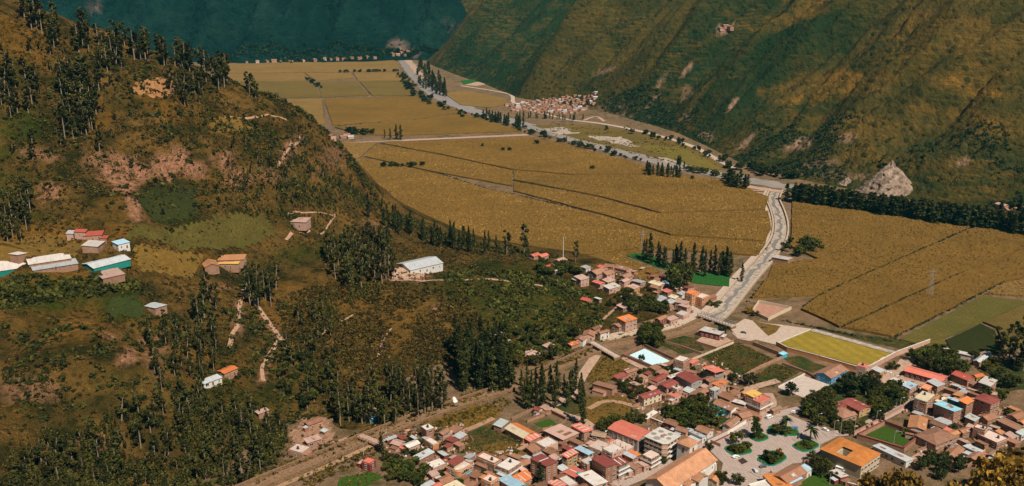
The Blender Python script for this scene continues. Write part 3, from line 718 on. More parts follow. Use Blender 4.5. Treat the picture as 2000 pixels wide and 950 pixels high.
for pts, m in [
    ([(1372, 692), (1440, 668), (1512, 702), (1445, 738), (1395, 716)], M_LOT), ([(1535, 699), (1560, 697), (1612, 716), (1584, 730), (1540, 712)], M_LOT), ([(1470, 735), (1520, 712), (1560, 728), (1515, 755), (1480, 762)], M_LOT),
    ([(1140, 735), (1190, 690), (1235, 702), (1215, 735), (1160, 760)], M_GOLD), ([(1150, 778), (1220, 775), (1250, 795), (1225, 815), (1150, 835)], M_GOLD), ([(1080, 792), (1140, 775), (1150, 800), (1100, 815)], M_LOT),
    ([(1310, 655), (1360, 660), (1375, 685), (1330, 692), (1290, 672)], M_LOT), ([(1560, 928), (1610, 925), (1660, 945), (1640, 975), (1540, 960)], M_LAWN), ([(1045, 826), (1075, 820), (1090, 832), (1068, 842)], M_LAWN),
    ([(665, 935), (715, 918), (748, 930), (720, 950), (660, 965)], M_LAWN), ([(745, 890), (800, 905), (830, 930), (760, 935)], M_LOT), ([(890, 850), (960, 825), (985, 850), (1040, 868), (1000, 895), (940, 880), (870, 885)], M_LOT), ([(940, 868), (985, 862), (1050, 885), (1010, 900), (965, 895)], M_GOLD),
    ([(830, 830), (930, 790), (985, 800), (960, 822), (880, 848)], M_GOLD), ([(1610, 745), (1700, 735), (1745, 770), (1720, 815), (1640, 840), (1560, 800)], M_LOT), ([(1290, 800), (1370, 785), (1420, 800), (1440, 835), (1350, 840)], M_LOT),
    ([(1848, 770), (1880, 760), (1900, 770), (1870, 785)], M_GREEN), ([(1940, 700), (2020, 705), (2040, 760), (1950, 765), (1905, 720)], M_LOT), ([(1500, 655), (1530, 640), (1470, 625), (1460, 615)], M_GOLD), ([(1620, 648), (1760, 682), (1850, 690), (1780, 665)], M_LOT)]:
    GPZ = globals().get('GPZ', 0.10) + 0.012
    slab('grass_plot', pts, m, GPZ, 2.5, 4)
slab('dirt_lot', [(1470, 608), (1482, 592), (1542, 603), (1500, 622)], plain('red_earth', (0.36, 0.19, 0.13), 0.2, 0.3), 0.3, 0)
slab('yard', [(1375, 655), (1420, 660), (1435, 668), (1400, 682), (1360, 668)], M_DIRT, 0.2, 1, 6)

# ---- on the hill: terraced plots, tracks, gully
drape('field', [(255, 445), (440, 425), (520, 430), (545, 460), (470, 490), (330, 480), (250, 470)], crop_mat('terrace_maize', (0.17, 0.125, 0.028), (0.135, 0.105, 0.024), (0.05, 0.045, 0.01), 0.5), 0.9)
drape('field', [(270, 395), (330, 360), (380, 368), (388, 425), (300, 435)], M_DKGREEN, 0.7)
drape('field', [(262, 485), (370, 492), (400, 500), (370, 545), (275, 530)], M_GOLD, 0.4)
drape('field', [(0, 470), (120, 462), (160, 480), (140, 500), (0, 512)], M_GOLD, 0.3)
drape('field', [(205, 592), (270, 582), (285, 620), (215, 628)], crop_mat('hill_green', (0.06, 0.085, 0.018), (0.05, 0.07, 0.016), (0.03, 0.035, 0.01)), 0.4)
drape('field', [(265, 162), (345, 158), (340, 190), (260, 185)], plain('tilled_soil', (0.26, 0.12, 0.045), 0.25, 0.4), 0.3)
drape('field', [(405, 235), (470, 232), (500, 255), (420, 262)], M_GOLD, 0.3)
drape('yard', [(770, 525), (800, 520), (860, 515), (850, 530), (800, 548), (768, 545)], M_DIRT, 0.3)
drape('yard', [(565, 850), (600, 815), (640, 820), (650, 860), (600, 890), (570, 880)], plain('adobe_soil', (0.28, 0.155, 0.095), 0.35, 0.4, bump=0.4), 0.3)
M_TRACK = plain('track_soil', (0.34, 0.20, 0.13), 0.25, 0.5, bump=0.2)
for pts, w, m in [
    ([(476, 560), (470, 585), (466, 610), (470, 630), (452, 655), (448, 680)], 2.6, M_TRACK), ([(480, 575), (497, 590), (512, 612), (530, 635), (545, 660), (560, 668)], 3.4, M_TRACK), ([(545, 660), (535, 680), (522, 700), (512, 720), (514, 745)], 2.6, M_TRACK),
    ([(655, 420), (638, 450), (625, 458)], 1.0, M_TRACK), ([(560, 418), (610, 416), (655, 424)], 1.0, M_TRACK), ([(1215, 590), (1190, 612), (1175, 632), (1168, 645)], 2.6, M_TRACK), ([(760, 548), (860, 548), (920, 545), (1060, 560)], 2.6, M_TRACK),
    ([(440, 232), (500, 225), (560, 235)], 1.6, M_EARTH), ([(545, 330), (560, 290), (590, 270)], 2.6, M_TRACK), ([(640, 870), (700, 850), (715, 852)], 3, M_TRACK), ([(560, 470), (590, 455), (605, 450)], 2.4, M_TRACK), ([(738, 700), (748, 670), (752, 655), (765, 640)], 1.5, M_TRACK), ([(600, 690), (640, 640), (700, 610)], 1.2, M_EARTH)]:
    ribbon('track', pts, w, m, 0.35, jit=0.8)
# ================================================================ BUILDINGS
TG, HG, FG = 'houses of the town', 'houses of the hamlet above the stream', 'farm buildings on the hill'
def wall_mat(name, c, var=0.22, brick=False):
    t = NT('wall_' + name)
    co = t.coords('Object')
    n = t.noise(co, 0.35, 5, 0.65, 0.3, 0.7); n2 = t.noise(co, 2.5, 4, 0.7, 0.3, 0.7)
    o = t.mix(n, tuple(x * (1 - var) for x in c), tuple(min(1, x * (1 + var)) for x in c))
    o = t.mix(t.math('MULTIPLY', n2, 0.3), o, tuple(x * 0.55 for x in c))
    if brick:
        m = t.coords('Object', (1, 1, 1)); sx = t.new('ShaderNodeSeparateXYZ'); t.link(m, sx.inputs[0])
        cx = t.new('ShaderNodeCombineXYZ'); t.link(t.math('ADD', sx.outputs[0], sx.outputs[1]), cx.inputs[0]); t.link(sx.outputs[2], cx.inputs[1])
        br = t.new('ShaderNodeTexBrick'); br.inputs['Scale'].default_value = 1.6
        br.inputs['Color1'].default_value = (1, 1, 1, 1); br.inputs['Color2'].default_value = (0.75, 0.7, 0.68, 1); br.inputs['Mortar'].default_value = (0.85, 0.85, 0.85, 1)
        t.link(cx.outputs[0], br.inputs['Vector'])
        o = t.mix(0.7, o, br.outputs[0], 'MULTIPLY')
    r = t.math('MULTIPLY_ADD', t.rand(), 0.3, 0.85)
    cc = t.new('ShaderNodeCombineColor')
    for k in range(3): t.link(r, cc.inputs[k])
    t.color(t.mix(1.0, o, cc.outputs[0], 'MULTIPLY'))
    t.bump(n2, 0.5, 0.05)
    return t.mat
WALL = {k: wall_mat(k, *v) for k, v in {
    'brick': ((0.36, 0.18, 0.115), 0.2, True), 'adobe': ((0.34, 0.19, 0.12), 0.25), 'white': ((0.66, 0.62, 0.56), 0.1), 'cream': ((0.56, 0.45, 0.31), 0.12), 'pink': ((0.50, 0.30, 0.22), 0.18),
    'grey': ((0.30, 0.27, 0.24), 0.18), 'blue': ((0.045, 0.25, 0.45), 0.12), 'ochre': ((0.45, 0.27, 0.11), 0.15), 'teal': ((0.02, 0.22, 0.18), 0.15), 'maroon': ((0.22, 0.045, 0.04), 0.15), 'cyan': ((0.03, 0.40, 0.55), 0.1), 'orange': ((0.52, 0.23, 0.10), 0.15), 'beige': ((0.46, 0.38, 0.26), 0.1)}.items()}
def roof_mat(name, c, tile):
    t = NT('roof_' + name)
    co = t.coords('Object')
    n = t.noise(co, 0.3, 5, 0.7, 0.3, 0.7); n2 = t.noise(co, 1.8, 4, 0.7, 0.3, 0.7)
    k = 0.28 if tile else 0.13
    o = t.mix(n, tuple(x * (1 - k) for x in c), tuple(min(1, x * (1 + k)) for x in c))
    o = t.mix(t.math('MULTIPLY', n2, 0.6 if tile else 0.28), o, tuple(x * 0.42 for x in c))
    w = t.new('ShaderNodeTexWave', bands_direction='X'); w.inputs['Scale'].default_value = 0.95 if tile else 0.6
    w.inputs['Distortion'].default_value = 0.6 if tile else 0.0; t.link(co, w.inputs['Vector'])
    o = t.mix(t.math('MULTIPLY', w.outputs['Fac'], 0.22 if tile else 0.10), o, tuple(x * 0.5 for x in c))
    # rust and dust streaks down the slope
    st = t.noise(t.coords('Object', (1.3, 0.12, 0.12)), 1.0, 4, 0.6, 0.5, 0.75)
    o = t.mix(t.math('MULTIPLY', st, 0.5), o, (0.24, 0.14, 0.09))
    r = t.math('MULTIPLY_ADD', t.rand(), 0.36, 0.82)
    cc = t.new('ShaderNodeCombineColor')
    for q in range(3): t.link(r, cc.inputs[q])
    t.color(t.mix(1.0, o, cc.outputs[0], 'MULTIPLY'))
    t.bump(t.math('ADD', w.outputs['Fac'], t.math('MULTIPLY', n2, 0.6 if tile else 0.1)), 0.8, 0.12 if tile else 0.05)
    t.p.inputs['Roughness'].default_value = 0.9 if tile else 0.55
    return t.mat
ROOF = {k: roof_mat(k, c, tl) for k, (c, tl) in {
    'tile': ((0.42, 0.20, 0.115), True), 'tilepink': ((0.42, 0.215, 0.135), True), 'tileor': ((0.60, 0.27, 0.12), True), 'tiledk': ((0.30, 0.145, 0.085), True), 'muni': ((0.72, 0.255, 0.06), True), 'church': ((0.62, 0.30, 0.16), True),
    'maroon': ((0.27, 0.065, 0.052), False), 'red': ((0.50, 0.10, 0.07), False), 'salmon': ((0.62, 0.17, 0.115), False), 'orange': ((0.70, 0.20, 0.06), False), 'silver': ((0.44, 0.46, 0.46), False), 'white': ((0.60, 0.54, 0.48), False), 'pink': ((0.52, 0.33, 0.265), False),
    'blue': ((0.36, 0.55, 0.66), False), 'cyan': ((0.28, 0.58, 0.68), False), 'yellow': ((0.68, 0.40, 0.10), False), 'cream': ((0.66, 0.55, 0.37), False), 'teal': ((0.05, 0.42, 0.42), False), 'palegreen': ((0.50, 0.57, 0.53), False), 'tan': ((0.44, 0.29, 0.19), True)}.items()}
M_CONC = plain('roof_concrete', (0.56, 0.50, 0.44), 0.25, 0.5, kind='Object', randv=0.12)
M_CONCPINK = plain('dusty_concrete', (0.54, 0.41, 0.34), 0.22, 0.5, kind='Object', randv=0.12)
M_FRAME = plain('window_frame', (0.55, 0.48, 0.40), 0.1)
t = NT('window_glass'); t.color((0.02, 0.022, 0.025)); t.p.inputs['Roughness'].default_value = 0.15; t.p.inputs['Specular IOR Level'].default_value = 0.5; M_GLASS = t.mat
M_DARK = plain('dark_timber', (0.05, 0.03, 0.022), 0.3)
M_DOOR = plain('door_wood', (0.16, 0.07, 0.04), 0.3, randv=0.3)
M_TEALP = plain('teal_paint', (0.02, 0.20, 0.17), 0.2)
M_WHITE = plain('white_paint', (0.72, 0.68, 0.62), 0.1)
M_METAL = plain('grey_metal', (0.32, 0.32, 0.31), 0.2)
M_POST = plain('pole_grey', (0.42, 0.37, 0.31), 0.15)

def win_mesh(w, h):
    b = MB(); f = 0.12
    b.box(-w / 2, -w / 2 + f, -0.06, 0.06, 0, h, 0); b.box(w / 2 - f, w / 2, -0.06, 0.06, 0, h, 0)
    b.box(-w / 2 + f, w / 2 - f, -0.06, 0.06, h - f, h, 0); b.box(-w / 2 - 0.1, w / 2 + 0.1, -0.16, 0.06, -0.12, 0, 0)
    b.box(-0.04, 0.04, -0.05, 0.04, 0, h - f, 0)
    b.box(-w / 2 + f, w / 2 - f, -0.025, 0.03, 0, h - f, 1)
    return b.mesh('window', [M_FRAME, M_GLASS])
WIN = [win_mesh(1.5, 1.4), win_mesh(2.3, 1.5), win_mesh(1.0, 1.2), win_mesh(3.2, 2.0)]
def door_mesh():
    b = MB(); b.box(-0.65, -0.55, -0.08, 0.06, 0, 2.3, 0); b.box(0.55, 0.65, -0.08, 0.06, 0, 2.3, 0); b.box(-0.55, 0.55, -0.08, 0.06, 2.15, 2.3, 0); b.box(-0.55, 0.55, -0.03, 0.05, 0, 2.15, 1)
    return b.mesh('door', [M_FRAME, M_DOOR])
DOOR = door_mesh()
def tank_mesh():
    b = MB(); b.tube((0, 0, 0), (0, 0, 1.3), 0.62, 0.62, 10); b.tube((0, 0, 1.3), (0, 0, 1.55), 0.6, 0.2, 10); b.box(-.7, .7, -.7, .7, -.25, 0)
    return b.mesh('water_tank', plain('tank_black', (0.05, 0.05, 0.055), 0.2))
TANK = tank_mesh()
RT = random.Random(11)
def frame_of(L, B, Rr, h, z0=None):
    """rectangle on the ground from three roof corners seen in the photo (left, near, right) and the eave height"""
    if z0 is None:
        z0 = hit((L[0] + Rr[0]) / 2, (L[1] + Rr[1]) / 2, h).z
    q = [gp(*p, z0 + h) for p in (L, B, Rr)]
    a, b = q[0] - q[1], q[2] - q[1]
    aa, ab = math.atan2(a.y, a.x), math.atan2(b.y, b.x)
    diff = (aa - ab + math.pi) % (2 * math.pi) - math.pi
    s = 1 if diff > 0 else -1
    e = (abs(diff) - math.pi / 2) / 2 * s
    ab2 = ab + e
    la, lb = max(2.0, a.length), max(2.0, b.length)
    cen = (q[0] + q[2]) / 2
    return cen, ab2, lb, la, s, z0

FOOT_PRINTS = []
def house(label, L, B, Rr, h, roof='g', rc='tile', wc='brick', fl=None, ax=None, cat='house', name='house', slope=None, win=1, rc2=None, over=0.45, par=0.7, group=None, tank=0, bal=False, base=None, open_top=False, wing=None, posts=0, z0=None, sky=0):
    cen, ang, lb, la, s, z0 = frame_of(L, B, Rr, h, z0)
    # local frame: x along the ridge
    along_b = (lb >= la) if ax is None else (ax == 'r')
    if along_b: lx, ly, rz = lb, la, ang
    else: lx, ly, rz = la, lb, ang + s * math.pi / 2
    FOOT_PRINTS.append((cen.x, cen.y, math.hypot(lx, ly) / 2, rz))
    root = link(name, None, None, (cen.x, cen.y, z0), rz)
    tag(root, label, cat, group)
    ov = 0.0 if roof == 'f' else over
    x1, y1 = max(lx / 2 - ov, 1.0), max(ly / 2 - ov, 1.0)
    fl = fl or max(1, int(h / 2.8 + 0.3))
    zb = -0.6 if z0 < 0.5 else -3.0
    sl = slope if slope is not None else {'g': 0.36, 's': 0.10, 'f': 0, 'h': 0.36}[roof]
    rise = sl * ly / 2 if roof in 'gh' else sl * ly
    W = MB(); wm = WALL[wc]
    zt = h - (2.4 if open_top else 0)
    if roof == 'g' and not open_top:
        for yy in (-y1, y1): W.poly([(-x1, yy, zb), (x1, yy, zb), (x1, yy, h), (-x1, yy, h)][:: 1 if yy < 0 else -1])
        hr = h + sl * y1 - 0.05
        W.poly([(x1, -y1, zb), (x1, y1, zb), (x1, y1, h), (x1, 0, hr), (x1, -y1, h)])
        W.poly([(-x1, y1, zb), (-x1, -y1, zb), (-x1, -y1, h), (-x1, 0, hr), (-x1, y1, h)])
    elif roof == 's' and not open_top:
        ha, hb = h - 0.1, h - 0.1 + sl * 2 * y1
        W.hexa([(-x1, -y1, zb), (x1, -y1, zb), (x1, y1, zb), (-x1, y1, zb)], [(-x1, -y1, ha), (x1, -y1, ha), (x1, y1, hb), (-x1, y1, hb)])
    else:
        W.box(-x1, x1, -y1, y1, zb, zt - (0.02 if roof != 'f' else 0.3))
    wo = W.build('wall', wm, root)
    # roof
    Q = MB(); th = 0.16
    X, Y = lx / 2, ly / 2
    if roof == 'g':
        zr = h + rise
        nseg = 4
        def rz_(x): return zr - 0.10 * math.sin(math.pi * (x + X) / (2 * X))
        for sg, mi in ((-1, 0), (1, 1 if rc2 else 0)):
            for k in range(nseg):
                xa, xb = -X + 2 * X * k / nseg, -X + 2 * X * (k + 1) / nseg
                top = [(xa, sg * Y, h), (xb, sg * Y, h), (xb, 0, rz_(xb)), (xa, 0, rz_(xa))]
                if sg > 0: top = top[::-1]
                Q.hexa([(p[0], p[1], p[2] - th) for p in top], top, mi)
        ro = Q.build('roof', [ROOF[rc], ROOF[rc2 or rc]], root)
        C = MB(); C.box(-X, X, -0.16, 0.16, zr - 0.14, zr + 0.06); C.build('ridge', ROOF[rc], ro)
    elif roof == 'h':
        zr = h + rise; k = max(0.0, X - Y)
        for f in ([(-X, -Y, h), (X, -Y, h), (k, 0, zr), (-k, 0, zr)], [(X, Y, h), (-X, Y, h), (-k, 0, zr), (k, 0, zr)], [(X, -Y, h), (X, Y, h), (k, 0, zr)], [(-X, Y, h), (-X, -Y, h), (-k, 0, zr)]):
            if k == 0 and len(f) == 4: f = f[:3]
            Q.poly(f)
        Q.hexa([(-X, -Y, h - th), (X, -Y, h - th), (X, Y, h - th), (-X, Y, h - th)], [(-X, -Y, h - 0.005), (X, -Y, h - 0.005), (X, Y, h - 0.005), (-X, Y, h - 0.005)])
        ro = Q.build('roof', ROOF[rc], root)
    elif roof == 's':
        top = [(-X, -Y, h), (X, -Y, h), (X, Y, h + rise), (-X, Y, h + rise)]
        Q.hexa([(p[0], p[1], p[2] - 0.1) for p in top], top)
        ro = Q.build('roof', ROOF[rc], root)
    else:
        m = {'conc': M_CONC, 'concpink': M_CONCPINK}.get(rc) or ROOF[rc]
        Q.box(-X, X, -Y, Y, h - 0.3, h)
        ro = Q.build('roof', m, root)
        if par:
            P = MB(); w = 0.18; e = 0.05
            P.box(-X + e, X - e, -Y + e, -Y + e + w, h, h + par); P.box(-X + e, X - e, Y - e - w, Y - e, h, h + par)
            P.box(-X + e, -X + e + w, -Y + e + w, Y - e - w, h, h + par); P.box(X - e - w, X - e, -Y + e + w, Y - e - w, h, h + par)
            P.build('parapet', wm, root)
    if roof in 'gs' and lx > 6 and group in (TG, HG):
        for k in range(RT.choice((0, 1, 2, 3))):           # replaced sheets and patches
            px0 = RT.uniform(-.85, .5) * X; px1 = px0 + RT.uniform(.15, .35) * X; f0 = RT.uniform(.05, .5); f1 = f0 + RT.uniform(.2, .45)
            ymax = 2 * Y if roof == 's' else Y; sgn = 1 if roof == 's' else RT.choice((-1, 1))
            def pt(x_, f_): return (x_, (-Y + f_ * ymax) * (1 if sgn > 0 or roof == 's' else 1) if sgn > 0 else Y - f_ * ymax, h + sl * f_ * ymax)
            q4 = [pt(px0, f0), pt(px1, f0), pt(px1, f1), pt(px0, f1)]
            if sgn < 0: q4 = q4[::-1]
            S = MB(); S.hexa([(a_, b_, c_ + .012) for a_, b_, c_ in q4], [(a_, b_, c_ + .05) for a_, b_, c_ in q4])
            S.build('roof_patch', ROOF[RT.choice(('silver', 'tiledk', 'pink', rc, 'tile', 'tilepink'))], ro)
    for k in range(sky):
        S = MB(); xx = -X + (k + 0.7) * 2 * X / (sky + 0.4); zz = h
        if roof == 's': S.hexa([(xx, -Y * .8, h + sl * Y * .2 + .01), (xx + .7, -Y * .8, h + sl * Y * .2 + .01), (xx + .7, Y * .7, h + sl * Y * 1.7 + .01), (xx, Y * .7, h + sl * Y * 1.7 + .01)], [(xx, -Y * .8, h + sl * Y * .2 + .06), (xx + .7, -Y * .8, h + sl * Y * .2 + .06), (xx + .7, Y * .7, h + sl * Y * 1.7 + .06), (xx, Y * .7, h + sl * Y * 1.7 + .06)])
        else: S.hexa([(xx, -Y * .8, h + sl * Y * .2 + .01), (xx + .7, -Y * .8, h + sl * Y * .2 + .01), (xx + .7, -Y * .3, h + sl * Y * .7 + .01), (xx, -Y * .3, h + sl * Y * .7 + .01)], [(xx, -Y * .8, h + sl * Y * .2 + .07), (xx + .7, -Y * .8, h + sl * Y * .2 + .07), (xx + .7, -Y * .3, h + sl * Y * .7 + .07), (xx, -Y * .3, h + sl * Y * .7 + .07)])
        S.build('skylight', ROOF['white'], ro)
    if base:
        b2 = MB(); fh = h / fl
        b2.box(-x1 - .06, x1 + .06, -y1 - .06, y1 + .06, zb, fh * 0.95); b2.build('ground_floor_wall', WALL[base], root)
    if open_top or posts:
        zz0 = zt - 0.02 if open_top else h
        zz1 = h - 0.1 if open_top else h + posts
        n = max(2, int(2 * x1 / 3.5) + 1)
        pm = MB(); pm.box(-.16, .16, -.16, .16, 0, zz1 - zz0); pme = pm.mesh('post', WALL['pink'] if posts else WALL['cream'])
        for k in range(n):
            for yy in (-y1 + .25, y1 - .25): link('post', pme, root, (-x1 + .25 + (2 * x1 - .5) * k / (n - 1), yy, zz0))
        if open_top:
            pp = MB(); pp.box(-x1, x1, -y1, -y1 + .15, zt, zt + .8); pp.box(-x1, x1, y1 - .15, y1, zt, zt + .8); pp.box(-x1, -x1 + .15, -y1 + .15, y1 - .15, zt, zt + .8); pp.box(x1 - .15, x1, -y1 + .15, y1 - .15, zt, zt + .8); pp.build('parapet', wm, root)
            co_ = MB(); co_.box(-x1 * .5, x1 * .6, -y1 * .4, y1 * .6, zt - .02, h - .2); co_.build('inner_wall', WALL['pink'], root)
    if bal:
        for f in range(1, fl):
            zf = f * h / fl
            bb = MB(); bb.box(-x1 - .9, x1 + .9, -y1 - .9, y1 + .9, zf - .15, zf + .05); bb.box(-x1 - .9, x1 + .9, -y1 - .9, -y1 - .78, zf + .05, zf + .85); bb.box(-x1 - .9, -x1 - .78, -y1 - .78, y1 + .9, zf + .05, zf + .85); bb.box(x1 + .78, x1 + .9, -y1 - .78, y1 + .9, zf + .05, zf + .85)
            bb.build('balcony', M_WHITE, root)
    # openings
    if win:
        fh = (zt if open_top else h) / fl
        extra = 0.08 if base else 0.0
        for side in range(4):
            ln = x1 if side % 2 == 0 else y1
            n = int(2 * ln / (3.4 / win)) if 2 * ln > 2.6 else 0
            n = min(n, 7)
            for f in range(fl):
                for k in range(n):
                    u = -ln + 2 * ln * (k + 0.5) / n + RT.uniform(-.2, .2)
                    if RT.random() < 0.12: continue
                    isdoor = f == 0 and (k == n // 2) and side in (0, 1)
                    me = DOOR if isdoor else WIN[RT.choice((0, 0, 0, 1, 2)) if n * 3.2 <= 2 * ln + 1 else RT.choice((0, 2))]
                    z = 0.0 if isdoor else f * fh + fh * 0.33
                    ex = extra if f == 0 else 0
                    p = {0: (u, -y1 - .05 - ex, z), 1: (x1 + .05 + ex, u, z), 2: (-u, y1 + .05 + ex, z), 3: (-x1 - .05 - ex, -u, z)}[side]
                    o = link('door' if isdoor else 'window', me, root, p, side * math.pi / 2)
    if group == TG and cat == 'house' and h < 9.6:
        for k in range(RT.choice((0, 1, 1, 2))):          # lean-to annexes against the back and sides
            sd = RT.choice((1, 2, 3)); dpt = RT.uniform(2.2, 4.0); wd = RT.uniform(.35, .8); hh = min(h * .75, RT.uniform(2.4, 3.2))
            ln = x1 if sd == 2 else y1; e0 = y1 if sd == 2 else x1
            u0 = RT.uniform(-1, 1 - 2 * wd) * ln; u1 = u0 + 2 * wd * ln
            if sd == 2: bx = (u0, u1, y1 + .01, y1 + dpt)
            elif sd == 1: bx = (x1 + .01, x1 + dpt, u0, u1)
            else: bx = (-x1 - dpt, -x1 - .01, u0, u1)
            a_ = MB(); a_.box(bx[0], bx[1], bx[2], bx[3], zb, hh); an = a_.build('annex', WALL[RT.choice(('adobe', 'brick', 'pink', wc))], root)
            a_ = MB(); a_.box(bx[0] - .25, bx[1] + .25, bx[2] - .25 if sd != 2 else bx[2], bx[3] + .25, hh + .004, hh + .12); a_.build('annex_roof', ROOF[RT.choice(('silver', 'tile', 'pink', 'tilepink', 'tiledk', 'salmon', 'silver'))], an)
        for k in range(RT.choice((0, 1, 1))):             # yard walls
            sd = RT.choice((-1, 1)); ln = RT.uniform(4, 9); yy = RT.uniform(-.8, .8) * y1
            a_ = MB(); a_.box(*(sorted((sd * x1 + sd * .02, sd * (x1 + ln)))), yy - .15, yy + .15, zb, RT.uniform(1.6, 2.3)); a_.build('yard_wall', WALL[RT.choice(('adobe', 'brick', 'pink'))], root)
    if roof == 'f' and not posts and group == TG and RT.random() < .6: tank = max(tank, 1)
    for k in range(tank):
        link('water_tank', TANK, root, (RT.uniform(-.5, .5) * x1, RT.uniform(-.4, .4) * y1, h + (.28 if roof == 'f' else rise + .1)))
    return root
